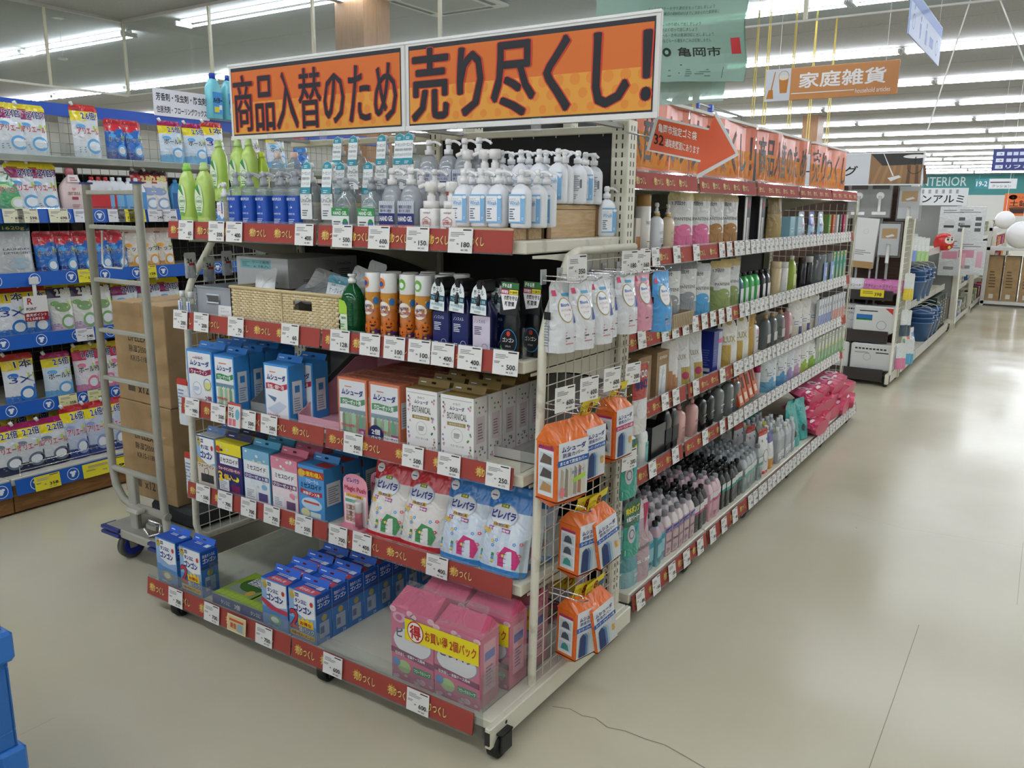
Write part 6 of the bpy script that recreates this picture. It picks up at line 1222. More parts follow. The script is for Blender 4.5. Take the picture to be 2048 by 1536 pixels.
gput('bc', 'spray_can', tall_can(.2, .032, '#d8c49a:g', '#e0cda8:g'), 'plain beige can beside the charcoal bottles', 'can', 1561, 550, RC, .06)
gput('wb1', 'spray_can', tall_can(.19, .028, '#e6e6e4:g', '#dfe0de:g', lambda b, S, h, r: b.lines(S, -.02, h * .2, .04, h * .4, 6, '#5a5a60', 2)), 'white can with grey print beside the beige can', 'can', 1577, 540, RC, .06)
gput('lm', 'hair_bottle', refill(.22, .065, .05, '#a8bf58:g', '#e9eae6:g', ((.1, .5, '#c8d888'),)), 'lime bottle with a white cap beyond the white can', 'bottle', 1592, 525, RC, .05)
for i, px in enumerate((1612, 1625)): gput('rb%d' % i, 'spray_can', tall_can(.2, .026, '#26262a:g', '#c9c9c6:g' if i else '#3a2a2a:g', lambda b, S, h, r: (b.rect(S, -.03, h * .4, .06, h * .1, '#b5282e', 1), b.rect(S, -.03, h * .2, .06, h * .2, '#d8d4d0', 1))), 'black can with a red band beyond the lime bottle, %s of two' % nth(i), 'can', px, 535, RC, .05, 'black cans with red bands')
for i, px in enumerate((1642, 1655)): gput('dr%d' % i, 'clear_drum', lambda: [('drum', B().lathe([(.98, 0), (1, .004), (1, .2), (.96, .204)], 'greybot', 20, .07, .06, 2.4)), ('label', B().rect(front(.09, .122), 0, .03, .09, .12, '#7f9fd0', 2).rect(front(.09, .122), .05, .06, .03, .06, '#dfe4ec', 3))], 'big blue-tinted clear drum, %s before the green card display' % nth(i), 'drum', px, 530, RC, .06, 'clear drums')
for i in range(4): gput('gc', 'card_pack', carton(.05, .02, .21, '#7fb8a8', lambda b, S, w_, h: (b.rect(S, 0, h * .84, w_, h * .14, '#d8d06a', 1), b.ell(S, w_ * .5, h * .9, w_ * .2, h * .04, '#2a2a2c', 2), b.rect(S, w_ * .1, h * .57, w_ * .8, h * .12, '#2a9a8a', 2), b.rect(S, w_ * .1, h * .1, w_ * .8, h * .3, '#b8c88a', 1))), 'green card pack with a yellow top, %s along, second aisle shelf' % nth(i), 'card pack', 1669 + 7 * i, 520, RC, .02, 'green card packs', .02)
# -- third row
for i, px in enumerate((1290, 1326)): gput('eco2', 'kraft_box', eco(.125, .2), 'brown kraft box with a clear window, %s of the pair on the third aisle shelf' % nth(i), 'carton', px, 730, RD, .1, 'kraft window boxes')
gput('rg', 'refill_pouch', pouch(.09, .2, .05, lambda u, v: '#b5805a' if v < .6 - .4 * u else '#dcd8d4'), 'white and copper pouch beside the kraft pair', 'pouch', 1349, 720, RD, .05)
for i, px in enumerate((1373, 1398)): gput('lx', 'refill_pouch', pouch(.12, .22, .06, lambda u, v: '#b0984e' if v < .35 and u > .4 else '#dcdcda', lambda b, S, w_, h: (b.text(S, 'LUX', w_ * .3, h * .5, w_ * .4, h * .09, '#8a7a50', 2), b.ell(S, w_ * .6, h * .2, w_ * .18, h * .07, '#a83a5a', 2)), spout=(.8, '#e6e6e4:g')), 'silver white pouch with a spout leaning beside the copper one, %s of two' % nth(i), 'pouch', px, 710, RD, .06, 'leaning silver pouches', 0, 0, (-.1, 0))
gput('db', 'hair_colour_box', carton(.12, .07, .21, '#1f2f86', lambda b, S, w_, h: (b.rect(S, w_ * .55, 0, w_ * .4, h * .96, '#c8ccd4', 1), b.rect(S, w_ * .55, h * .7, w_ * .4, h * .1, '#d85a9a', 2), b.lines(S, w_ * .06, h * .2, w_ * .4, h * .4, 7, '#6a78c0', 2)), lambda b, S, w_, h: (b.lines(S, w_ * .2, h * .2, w_ * .6, h * .4, 7, '#5a68b8', 1), b.rect(S, w_ * .2, h * .06, w_ * .6, h * .08, '#dcdce0', 1))), 'dark blue box with pink and silver panel on the third aisle shelf', 'carton', 1436, 690, RD, .07)
for i, px in enumerate((1466, 1489)): gput('lu', 'refill_pouch', pouch(.125, .235, .06, lambda u, v: '#e6e2d8' if v > .4 else ('#c0a050' if u < .5 else '#e9e6de'), lambda b, S, w_, h: (b.text(S, 'LUX', w_ * .15, h * .48, w_ * .6, h * .12, '#a89868', 2, .02), b.rect(S, w_ * .1, h * .78, w_ * .8, h * .14, '#1f1d1a', 2), b.ell(S, w_ * .5, h * .85, w_ * .14, h * .05, '#c8a850', 3))), 'cream and gold pouch with a black top label, %s of two' % nth(i), 'pouch', px, 670, RD, .06, 'cream and gold pouches')
gput('gdp', 'refill_pouch', pouch(.09, .22, .05, bands((1, '#b8923e'))), 'plain gold pouch beside the cream and gold pair', 'pouch', 1503, 665, RD, .05)
gput('bot', 'shampoo_bottle', pump_plain(.23, .075, .05, '#ece8e6:g', '#c8a070:g', None, lambda b, S, w_, h: (b.rect(S, w_ * .1, h * .43, w_ * .8, h * .02, '#5a5652', 2), b.rect(S, w_ * .25, h * .33, w_ * .5, h * .025, '#5a5652', 2), b.rect(S, w_ * .3, h * .5, w_ * .4, h * .12, '#e2a0b0', 2)), 4), 'white bottle with a pink tag and wooden pump on the third aisle shelf', 'bottle', 1516, 660, RD, .05)
for i, (px, k) in enumerate(((1540, 'greybot'), (1553, 'greybot'), (1568, 'gel'), (1582, '#d8a0a8:g'))): gput('ck%s' % k[:3], 'cork_bottle', refill(.2, .065, .055, k, ('#c8a070' if i % 2 == 0 else '#dcdcd8') + ':g', ((.2, .45, '#cfc8c0'),)), '%s tapered bottle, %s in the pale group on the third aisle shelf' % (('smoky grey', 'smoky grey', 'clear', 'pink')[i], nth(i)), 'bottle', px, 650, RD, .055, 'pale tapered bottles')
for i, px in enumerate((1598, 1614, 1630)): gput('wc%d' % (i % 2), 'refill_pouch', pouch(.12, .21, .05, lambda u, v: '#e4e2dc' if v > .3 else ('#2f3f7a' if u > .6 else '#dcd2c0'), name_print('Dove', '#3a5a9a', .5), spout=(.75, '#c8a870:g')), 'white pouch with a navy corner, %s in the middle of the third aisle shelf' % nth(i), 'pouch', px, 630, RD, .05, 'white pouches with navy corners')
def brush(c): return carton(.045, .02, .19, '#dfe3e6', lambda b, S, w_, h: (b.rect(S, 0, 0, w_, h * .45, c, 1), b.rect(S, w_ * .4, h * .1, w_ * .2, h * .7, '#f4f4f2', 2), b.rect(S, w_ * .38, h * .68, w_ * .3, h * .12, '#3a4a6a', 3)))
for i in range(5): gput('tb', 'toothbrush_pack', brush('#2f5fb8'), 'blue toothbrush pack, %s of the blue ones on the third aisle shelf' % nth(i), 'toothbrush', 1640 + 5 * i, 620, RD + .01, .02, 'blue toothbrush packs', .03)
for i in range(5): gput('to', 'toothbrush_pack', brush('#e0662a'), 'orange toothbrush pack, %s of the orange ones near the shelf end' % nth(i), 'toothbrush', 1668 + 5 * i, 610, RD + .01, .02, 'orange toothbrush packs', .03)
# -- fourth row
MINT = pump_plain(.215, .075, .05, '#ecefec:g', '#6fc0a2:g', '#6fc0a2:g', lambda b, S, w_, h: (b.rect(S, w_ * .55, h * .08, w_ * .4, h * .4, '#7fc0b8', 1), b.text(S, 'メリット', w_ * .58, h * .38, w_ * .36, h * .05, '#1f5a5a', 2, .03)), 4)
for i, px in enumerate((1268, 1291)): gput('mint', 'shampoo_bottle', MINT, 'white pump bottle with a mint green head, %s one on the fourth aisle shelf' % nth(i), 'bottle', px, 880, RE, .05, 'mint-headed pump bottles')
def abin(): 
    b = B(); W, D, H = .15, .2, .15
    for a in ((-W / 2, W / 2, -D / 2, -D / 2 + .003), (-W / 2, W / 2, D / 2 - .003, D / 2), (-W / 2, -W / 2 + .003, -D / 2, D / 2), (W / 2 - .003, W / 2, -D / 2, D / 2)): b.box(*a, 0, H, '#2b2d2e:g')
    b.box(-W / 2, W / 2, -D / 2, D / 2, 0, .003, '#2b2d2e:g'); return [('bin', b)]
gput('ab', 'storage_bin', abin, 'dark grey open bin beside the mint-headed bottles', 'bin', 1318, 860, RE, .2)
BK = refill(.22, .07, .055, '#17181a:g', '#c08a88:g', ((.2, .5, '#222326'),), None)
for i, px in enumerate((1337, 1350)): gput('bk', 'shampoo_bottle', BK, 'black bottle with a dusty pink cap, %s beside the dark bin' % nth(i), 'bottle', px, 860, RE, .05, 'black bottles with pink caps')
PK = pump_plain(.21, .075, .06, '#d8aaa4:g', '#c9908c:g', None, name_print('MACHERIE', '#9a6a68', .35), 3)
for i, px in enumerate((1369, 1394)): gput('pkb', 'shampoo_bottle', PK, 'dusty pink pump bottle, %s on the fourth aisle shelf' % nth(i), 'bottle', px, 830, RE, .06, 'dusty pink pump bottles')
BK2 = pump_plain(.22, .075, .06, '#1d1f20:g', '#4a4e50:g', None, name_print('BOTANIST', '#9a9a9a', .35), 3)
for i, px in enumerate((1412, 1427)): gput('bk2', 'shampoo_bottle', BK2, 'black pump bottle beside the dusty pink ones, %s of two' % nth(i), 'bottle', px, 800, RE, .06, 'black pump bottles')
GR = pump_plain(.23, .085, .06, 'greybot', '#5a6064:g', None, name_print('ALMOND', '#dfe2e2', .35), 3)
for i, px in enumerate((1447, 1466, 1479)): gput('grb', 'shampoo_bottle', GR, 'smoky see-through pump bottle, %s on the fourth aisle shelf' % nth(i), 'bottle', px, 780, RE, .06, 'smoky pump bottles')
for i in range(4): gput('or', 'cosmetic_pack', carton(.07, .02, .15, '#c8582a', lambda b, S, w_, h: (b.rect(S, w_ * .1, h * .5, w_ * .5, h * .4, '#5a2a1a', 1), b.rect(S, w_ * .2, h * .1, w_ * .6, h * .25, '#e8d8c8', 1))), 'orange card pack in a leaning stack, %s from the smoky bottles' % nth(i), 'pack', 1488 + 9 * i, 770, RE + .03 + .008 * i, .02, 'leaning orange packs', .02, 0, (-.3, 0))
gput('ps', 'spray_can', tall_can(.19, .022, '#dcd4d6:g', '#a82a5a:g'), 'white can with a magenta cap beyond the orange packs', 'can', 1521, 760, RE, .05)
for i, (px, a, c) in enumerate(((1545, '#dfe6ea', '#6fa8c8'), (1566, '#e6eaec', '#5a9ac8'), (1580, '#dfe2e8', '#a89ac8'), (1593, '#e9e6ea', '#c8a0b8'), (1608, '#eef0ea', '#a8c05a'), (1622, '#eef0ea', '#8fb84a'))):
    gput('wp%d' % i, 'refill_pouch', pouch(.12, .2, .05, bands((.3, c), (1, a)), name_print('naive', '#5a6a7a', .6, c), spout=(.7, '#f0f0ee:g')), 'white body soap pouch with %s foot, far half of the fourth aisle shelf' % ('a teal', 'a blue', 'a violet', 'a mauve', 'a lime', 'a green')[i], 'pouch', px, 740, RE, .05, 'white body soap pouches')
for i in range(8): gput('gn', 'toothbrush_pack', carton(.05, .02, .2, '#d8e0d0', lambda b, S, w_, h: (b.rect(S, 0, 0, w_, h * .5, '#4fae4a', 1), b.rect(S, 0, h * .5, w_, h * .08, '#c8d84a', 1), b.rect(S, w_ * .38, h * .2, w_ * .24, h * .6, '#f0f2ee', 2), b.lines(S, w_ * .15, h * .82, w_ * .7, h * .12, 3, '#3a4a3a', 2))), 'green and white brush pack, %s in the row at the shelf end' % nth(i), 'toothbrush', 1640 + 6.4 * i, 690, RE + .01, .02, 'green brush packs', .03)
# -- bottom deck: blocks of refill bottles
T3 = lambda t, k='#3a3a3a': None
KIND = {'teal': (refill(.185, .052, .05, '#6fa8b4:g', '#1b1c1e:g', ((.5, .62, '#2f8fa4'), (.2, .5, '#8fc0c8')), T3('さらさら', '#fff'), '#4a6a74', '#b9a4ac:g'), 'teal refill bottle with a black cap'),
        'ess': (refill(.195, .052, .05, '#c0a2aa:g', '#84878a:g', ((.54, .64, '#3f3f96'), (.05, .5, '#c9b0b2')), (('しっとり', .15, .56, .7, .05, '#fff'), ('Essential', .1, .3, .8, .06, '#4a3a4a')), '#6a5a70', '#dcd2d2:g'), 'mauve refill bottle with a navy band'),
        'blkp': (refill(.19, .054, .05, '#1d1a1c:g', '#141415:g', ((.5, .66, '#dcdad8'), (.44, .5, '#b0507a')), T3('極潤'), '#7a7478', '#2b2b2d:g'), 'black refill bottle with a magenta-edged label'),
        'pnk': (refill(.195, .054, .05, '#d2a0ac:g', '#8d9092:g', ((.52, .66, '#e6dfe0'), (.44, .5, '#c05a84')), T3('極潤'), '#7a5a64', '#d8bcc2:g'), 'pink refill bottle with a white label'),
        'blkt': (refill(.19, .054, .05, '#1a1c1c:g', '#141415:g', ((.52, .66, '#dcdedc'), (.44, .52, '#3f8f84')), T3('極潤'), '#6a7474', '#2b2b2d:g'), 'black refill bottle with a teal-edged label'),
        'clr': (refill(.195, .056, .05, '#8f9a9a:g', '#8a8e90:g', ((.5, .64, '#d8dcd8'), (.42, .5, '#5fa096')), T3('極潤'), '#5a6464', '#a9b0b0:g'), 'clear grey refill bottle with a green-edged label'),
        'wht': (refill(.21, .06, .05, '#a6acb0:g', '#e6e8e8:g', ((.1, .3, '#e2e4e4'),), None, '#6a6e72', '#b9bec2:g'), 'pale grey bottle with a white cap')}
def cols(kind, y0, n, depth, pitch=.06, tags=False):
    mk, lab = KIND[kind]
    for c in range(n):
        for r in range(depth):
            q = '%s column' % nth(c) if n > 1 else 'single column'
            put('kb' + kind, 'refill_bottle', mk, '%s, %s from the rail, %s' % (lab, nth(r), q), 'bottle', (-1.262 - r * .062 + random.uniform(-.006, .006), y0 + c * pitch + random.uniform(-.006, .006), GB), HP + random.uniform(-.12, .12), lab + 's on the bottom deck')
BAS = 'tall refill pouches at the near end of the bottom deck'
put('tp', 'refill_pouch', pouch(.13, .23, .07, lambda u, v: '#5f9aa4' if v > .25 else '#8fb8be', lambda b, S, w_, h: (b.rect(S, w_ * .5, h * .05, w_ * .5, h * .2, '#2f8fa4', 2), b.text(S, 'さらさら', w_ * .55, h * .16, w_ * .4, h * .05, '#fff', 3))), 'teal refill pouch at the near corner of the bottom deck', 'pouch', (-1.27, 2.725, GB), HP - .1, BAS)
put('pp', 'refill_pouch', pouch(.15, .31, .08, lambda u, v: '#b8a0a6' if v < .78 else '#d8c8cc', lambda b, S, w_, h: (b.rect(S, w_ * .08, h * .24, w_ * .84, h * .07, '#3f3f96', 2), b.text(S, '続く美髪', w_ * .2, h * .25, w_ * .6, h * .045, '#fff', 3, .02), b.poly(S, [(w_ * .6, h * .62), (w_, h * .58), (w_, h * .95), (w_ * .78, h * .95)], '#b0305a', 2), b.text(S, 'Essential', w_ * .15, h * .42, w_ * .7, h * .06, '#5a4a56', 2, 0), b.lines(S, w_ * .1, h * .05, w_ * .7, h * .14, 4, '#8a8a92', 2)), spout=(.12, '#eceaea:g')), 'large mauve refill pouch with a white spout, second on the bottom deck', 'pouch', (-1.265, 2.80, GB), HP - .15, BAS)
cols('teal', 2.89, 3, 3); cols('ess', 3.07, 5, 5); cols('blkp', 3.37, 3, 5); cols('pnk', 3.55, 3, 5); cols('blkt', 3.735, 5, 6); cols('clr', 4.04, 5, 6); cols('wht', 4.64, 5, 4, .075)
def milk(b, S, w_, h): b.rect(S, 0, h * .86, w_, h * .1, '#b5342e', 1); b.rect(S, 0, 0, w_, h * .07, '#b5342e', 1); b.rect(S, w_ * .2, h * .72, w_ * .6, h * .05, '#2a2a2c', 2); b.ring(S, w_ * .5, h * .4, w_ * .26, w_ * .3, '#8a8a8c', 2); b.rect(S, w_ * .25, h * .1, w_ * .5, h * .2, '#d8d8d6', 2)
for i in range(4): put('mk', 'refill_pouch', pouch(.12, .25, .06, bands((.07, '#b5342e'), (.88, '#e6e6e4'), (1, '#b5342e')), milk), 'white pouch with red ends and a round window, %s from the rail' % nth(i), 'pouch', (-1.27 - i * .075, 4.415 + .02 * i, GB), HP - .1, 'white pouches with red ends')
put('nv', 'refill_pouch', pouch(.1, .21, .05, bands((.3, '#c88a3a'), (.7, '#e4e4e2'), (1, '#2f3a86'))), 'navy and orange pouch between the red-ended pouches and pale bottles', 'pouch', (-1.265, 4.53, GB), HP, None)
for i in range(8): put('yt', 'neck_tag', lambda: [('neck_tag', B().add([(-.025, 0, 0), (.02, -.012, -.005), (.028, -.03, -.06), (-.018, -.022, -.058), (-.025, .0015, 0), (.02, -.0105, -.005), (.028, -.0285, -.06), (-.018, -.0205, -.058)], [(0, 1, 2, 3), (7, 6, 5, 4), (0, 4, 5, 1), (1, 5, 6, 2), (2, 6, 7, 3), (3, 7, 4, 0)], '#d8cc2a:s'))], 'yellow neck tag on the %s pale grey bottle counted from the aisle' % nth(i), 'tag', (-1.262 - (i % 4) * .062, 4.64 + (i // 4) * .15 + .005, GB + .195), HP + .3 * (i % 3), 'yellow neck tags')
def tealp(b, S, w_, h): b.ring(S, w_ * .3, h * .3, w_ * .1, w_ * .13, '#17201f', 2); b.ell(S, w_ * .3, h * .3, w_ * .1, w_ * .1, '#1f4a46', 2)
for i in range(3): put('tl', 'refill_pack', pouch(.17, .26, .08, bands((1, '#2a9c98')), tealp), 'teal softener pack standing on the bottom deck, %s beyond the pale bottles' % nth(i), 'pack', (-1.28 - .02 * (i % 2), 5.06 + i * .1, GB), HP - .1, 'teal softener packs', (-.1, .05))
for i in range(3): put('tl', 'refill_pack', None, 'teal softener pack lying behind the standing ones, %s of three' % nth(i), 'pack', (-1.5 - .02 * i, 4.95 + i * .13, GB + .12), HP + .3, 'teal softener packs', (-1.1, .1))
def pinkbag(b, S, w_, h): b.ell(S, w_ * .5, h * .5, w_ * .3, h * .2, '#e8d4da', 2); b.rect(S, w_ * .3, h * .42, w_ * .4, h * .16, '#2a1a22', 3); b.ell(S, w_ * .2, h * .25, w_ * .1, h * .06, '#f4e4ea', 2)
PB = pouch(.26, .2, .1, lambda u, v: '#c8305a' if v < .35 else '#d8608a', pinkbag, seal=.06)
k = 0
for lay in range(3):
    for i in range(5 - (lay == 2)):
        put('pnb', 'cat_litter_bag', PB, 'pink printed bag in the heap at the far end, layer %s, %s along' % (('one', 'two', 'three')[lay], nth(i)), 'bag', (-1.2 - .0 - .02 * lay + random.uniform(-.02, .02), 5.42 + i * .235 + .05 * lay, GB + .05 + lay * .075), HP + random.uniform(-.2, .2), 'pink bags heaped at the far end', (-1.45 + .1 * lay, random.uniform(-.1, .1)))
# -- price cards along the aisle rails
PR = [498, 598, 698, 440, 200, 300, 400, 160, 600, 800]
def gcards(z, xf, rows, name, h=.068):
    for i, y in enumerate(rows):
        if y > 6.45: continue
        p = PR[(i * 7 + int(z * 10)) % 10]
        put('gc%d' % p, 'price_card', price_card(p, w_=.072), 'price card reading %d yen, %s card from the near post on the %s aisle rail' % (p, nth(i), name), 'price card', (xf, y, z), HP, 'price cards on the aisle rails', (0, .1) if 0 else (-.13, 0))
gx = GXF + .012
def every(y0, y1, st, skip=()):
    out = []; y = y0; i = 0
    while y < y1:
        if i not in skip or y > 4: out.append(y + random.uniform(-.004, .004))
        y += st if y < 3.9 else .082; i += 1
    return out
gcards(RB - .04, gx, every(2.66, 6.5, .105, (4, 6, 8, 9, 13, 15, 16, 17)), 'upper')
gcards(RC - .04, gx, every(2.66, 6.4, .11, (1, 3, 12, 30)), 'second')
gcards(RD - .04, gx, every(2.68, 6.4, .115, (1, 3, 6, 8, 9, 11, 28, 30)), 'third')
gcards(RE - .04, gx, every(2.68, 6.4, .12, (2, 4, 6, 7, 9, 12, 27, 28)), 'fourth')
gcards(.056, -1.19, every(2.67, 6.5, .155, (8, 14, 18, 20)), 'bottom')
# ================================================================ banners and signs over the long run
def sheet(y0, y1, txt, label, bold):
    W, H = y1 - y0, .26; x = -1.40; nx, nz = 14, 4
    t = thing('sale_banner', label, 'banner', (x, (y0 + y1) / 2, 1.695), 'orange banners above the long run of shelving', True)
    def S(u, v, e): return (x + .012 * sin(u * 11 + y0) * (v / H) + .004 * sin(u * 23) + e, y0 + u, 1.697 + v)
    b = B(); b.rect(S, 0, 0, W, H, '#d9622a:s', 0, 16, 4); b.rect(lambda u, v, e: S(u, v, -.003), 0, 0, W, H, '#e8e4de', 0, 16, 4); b.rect(S, .01, .01, W - .02, H * .5, '#dd8e3c:p', 1, 14, 2)
    for i in range(int(W / .07)):
        for j in range(3): b.ell(S, .04 + i * .07 + .03 * (j % 2), .035 + j * .04, .015, .015, '#d9702e:p', 2, 10)
    b.text(S, txt, .03, .03, W - .06, H - .06, '#1b1a1c', 3, bold); b.build('printed_sheet', t)
    r = B(); r.box(x - .01, x + .012, y0, y1, 1.697 + H, 1.697 + H + .012, '#d2d2ce'); r.build('rail', t)
    p = B()
    for y in (y0 + .08, y1 - .08): p.box(x - .01, x, y - .01, y + .01, 1.655, 1.7, '#c8c8c4')
    p.build('foot', t)
sheet(2.62, 3.455, '商品入替のため', 'orange banner with narrow characters behind the arrow sign', .012)
sheet(3.465, 4.325, '売り尽くし！', 'orange banner with broad characters and an exclamation mark on the long run', .02)
sheet(4.39, 5.34, '商品入替のため', 'rippled orange banner with narrow characters, third along the long run', .012)
sheet(5.46, 6.42, '売りつくし', 'rippled orange banner, fourth and last along the long run', .012)
def arrow():
    pts = [(1312, 232), (1420, 257), (1432, 222), (1478, 310), (1393, 358), (1403, 325), (1293, 301)]; y = 2.46
    P = [(fx(a, c, y), fz(a, c, y)) for a, c in pts]; cx, cz = sum(p[0] for p in P) / 7, sum(p[1] for p in P) / 7
    P = [(a - cx, c - cz) for a, c in P]; b = B(); b.prism(P, lambda u, v, a: (u, a, v), -.0015, .0015, '#d8dad8:s'); q = [(a * .93 - .0, c * .88) for a, c in P]
    S = lambda u, v, e: (u, -.0015 - e, v); b.poly(S, q, '#d5562b:s', 1); A = plane_s((P[6][0] + .02, -.0015, P[6][1] + .035), (1, 0, -.25), (0, 0, 1))
    b.text(A, '亀岡市指定ゴミ袋', .018, .024, .13, .026, '#f2efe9', 3, .015); b.text(A, '32', .006, -.014, .032, .03, '#17171a', 3, .03); b.text(A, '通路奥壁面にあります', .044, -.014, .115, .024, '#f2efe9', 3, .01)
    r = B(); r.rod((P[6][0] + .02, .002, .02), (-1.25 - cx, .05, .05), .003, 'steel'); return [('arrow_board', b), ('stay', r)], (cx, y, cz)
mk_, loc_ = arrow(); put('arrow', 'arrow_sign', lambda: mk_, 'orange arrow sign with a white edge pointing along the aisle', 'sign', loc_)
s = B(); a = loc_; 
def gbag():
    y = 2.9; x0, x1 = fx(1310, 80, y), fx(1490, 80, y); z0 = fz(1400, 150, y); W, H = x1 - x0 + .25, .62; ox = x1 - W
    def S(u, v, e): return (ox + u + .004 * sin(v * 30), y + .012 * sin(u * 14 + v * 9) + .008 * sin(v * 25) - e, z0 + v - .03 * (u / W))
    t = thing('rubbish_bag', 'pale green printed rubbish bag hung up flat behind the big banner', 'bag', (ox + W / 2, y, z0), None, True)
    b = B(); b.rect(S, 0, 0, W, H, 'bag', 0, 22, 20); b.rect(lambda u, v, e: S(u, v, -.01), 0, 0, W, H, 'bag', 0, 10, 10)
    for i in range(7): b.text(S, ('ルールやマナーを守り責任をもって出しましょう', '決められた収集日の朝8時30分までに決められた集積場に', '出しましょう', 'ごみ袋の口はしっかり結んで出しましょう', '生ごみは、水をよく切って出しましょう', '新聞・ダンボール・古布は資源回収に出しましょう', '分別していないなどルール違反のごみは収集しません')[i], .22 if i != 2 else .22, .24 - i * .018, (.24, .26, .06, .2, .19, .25, .24)[i], .012, '#24503c', 1)
    b.text(S, '亀岡市', .34, .085, .15, .03, '#14241c', 2, .03); b.ell(S, .3, .1, .016, .015, '#14241c', 2); b.ell(S, .3, .1, .007, .007, '#86b79c', 3); b.lines(S, .24, .055, .2, .008, 1, '#24503c', 2)
    for q in ((.2, .012, .3, .002), (.2, .05, .3, .0015), (.498, .012, .002, .039)): b.rect(S, *q, '#24503c', 1)
    b.lines(S, .25, .018, .1, .028, 3, '#3f6a56', 1); b.lines(S, .37, .018, .1, .028, 4, '#3f6a56', 1); b.rect(S, .22, .29, .3, .002, '#24503c', 1); b.build('printed_bag', t)
    q = B(); q.rect(S, W - .05, .09, .034, .05, '#b8383a', 2); q.text(S, '見本品', W - .046, .108, .024, .01, '#f2e9e6', 3, .02); q.build('red_sticker', t)
    for u in (.12, W - .06): c = B(); c.rod((ox + u, y, z0 + H - .05), (ox + u, y, CZ), .0012, '#dcdcd8', 4); c.build('cord', t)
    y2 = 2.98; z2 = fz(1400, 205, y2); x2, x3 = fx(1313, 190, y2), fx(1448, 190, y2)
    def S2(u, v, e): return (x2 + u, y2 + .012 * sin(u * 20 + v * 14) - e, z2 + v)
    p = B(); p.rect(S2, 0, 0, x3 - x2, .13, 'paleb', 0, 12, 6); p.rect(lambda u, v, e: S2(u, v, -.008), 0, 0, x3 - x2, .13, 'paleb', 0, 6, 4); o = p.build('rubbish_bag'); props(o, 'very pale thin bag hanging just below the green printed bag', 'bag')
gbag()
def houses():
    b = B(); b.prism([(-.042, 0), (.03, 0), (.03, .066), (.018, .07), (.012, .052), (-.02, .05), (-.042, .02)], lambda u, v, a: (u, a, v), -.001, .001, '#e6e6ea:s'); S = lambda u, v, e: (u, -.001 - e, v)
    for i in range(3): b.rect(S, -.036 + i * .022, .006, .011, .011, '#33363c', 1); b.rect(S, -.033 + i * .022, .009, .005, .005, '#e6e6ea', 2)
    return [('card', b)]
put('hs', 'card_sign', houses, 'white house-shaped card standing on top of the long run by the post', 'sign', (-1.395, fy(1362, 222, -1.395), 1.97))
o = B(); o.box(-.01, .008, -.01, .01, 0, .075, '#c8b48a:p'); o.box(.008, .013, -.01, .01, 0, .075, '#3f58b0:p'); o = o.build('small_box', None, (-1.395, fy(1390, 222, -1.395), 1.97)); props(o, 'small tan and blue box standing beside the house-shaped card', 'box')
def pole():
    b = B(); b.rod((0, 0, 0), (0, 1.7, 0), .006, 'steel', 8); out = [('rod', b)]
    for y in (.35, .62, 1.0, 1.18): c = B(); c.box(-.012, .012, y - .015, y + .015, -.02, .014, '#3558b8:s', .003); c.box(-.005, .005, y - .012, y + .012, -.05, -.02, '#3558b8:s'); out.append(('clip', c))
    s = B(); s.rod((0, .05, 0), (0, .05, -.38), .005, 'steel', 6); s.rod((0, 1.65, 0), (0, 1.65, -.38), .005, 'steel', 6); out.append(('stay', s)); return out
put('pole', 'display_rod', pole, 'thin metal rod with blue clips above the orange banners of the long run', 'rod', (-1.55, 2.9, 2.04))
# ================================================================ detergent goods on the left (fronts face +x)
def lput(key, name, mk, label, cat, px, py, z, d=.07, group=None, dx=0, rz=0, tilt=(-.08, 0), xf=None):
    xf = (LXF if xf is None else xf) - .03 + dx; px += 12
    return put(key, name, mk, label, cat, (xf - d / 2, fy(px, py, xf), z), HP + rz, group, tilt)
def deterg(base, top, top2, name, nk, big, bk='#1c2a6a', pic='#5fa8dc', w_=.165, h=.26, spout=True, low=None):
    def col(u, v):
        if v > .86: return top2
        if v > .66 + .12 * u: return top
        return base if not low or v > .16 + .28 * u * u else low
    def pr(b, S, w_, h):
        if big: b.text(S, big, w_ * .36, h * .72, w_ * .56, h * .15, '#f4f4f0', 2, .1); b.text(S, big, w_ * .36, h * .72, w_ * .56, h * .15, bk, 3, .035)
        else: b.rect(S, w_ * .2, h * .76, w_ * .6, h * .06, '#e6e2dc', 2)
        if name: b.text(S, name, w_ * .1, h * .44, w_ * .78, h * .12, '#f4f4f4', 3, .08); b.text(S, name, w_ * .1, h * .44, w_ * .78, h * .12, nk, 4, .03)
        else: b.ell(S, w_ * .5, h * .5, w_ * .3, h * .09, nk, 3)
        b.ell(S, w_ * .62, h * .22, w_ * .27, h * .14, pic, 2); b.ell(S, w_ * .6, h * .22, w_ * .18, h * .09, '#eef2f6', 3); b.ell(S, w_ * .25, h * .58, w_ * .16, h * .05, pic, 2); b.rect(S, w_ * .7, h * .5, w_ * .24, h * .11, '#b8cf3a', 4); b.lines(S, w_ * .1, h * .1, w_ * .25, h * .12, 3, '#7a8aa0', 3); b.lines(S, w_ * .08, h * .88, w_ * .4, h * .05, 1, '#8a2a2a', 3)
    return pouch(w_, h, .085, col, pr, seal=.05, spout=(.15, '#eceeee:g') if spout else None, nx=12, nz=16)
ARI = deterg('#d9dee4', '#8a1f5a', '#e6d42a', 'アリエール', '#b5202e', '2倍!')
BIO = deterg('#dde0e4', '#e6d42a', '#c8302e', 'アリエール', '#b5202e', '2.6倍!', w_=.16, h=.29)
TOP = deterg('#2a68b8', '#c8323c', '#b52a34', 'トップ', '#16161a', '', w_=.118, h=.23, spout=False, pic='#4fa0dc', low='#1f3f8a')
BOL = deterg('#cfdde8', '#e6d42a', '#a01f5a', 'ボールド', '#26262c', '2.5倍', w_=.16, h=.25, low='#6fb4e0')
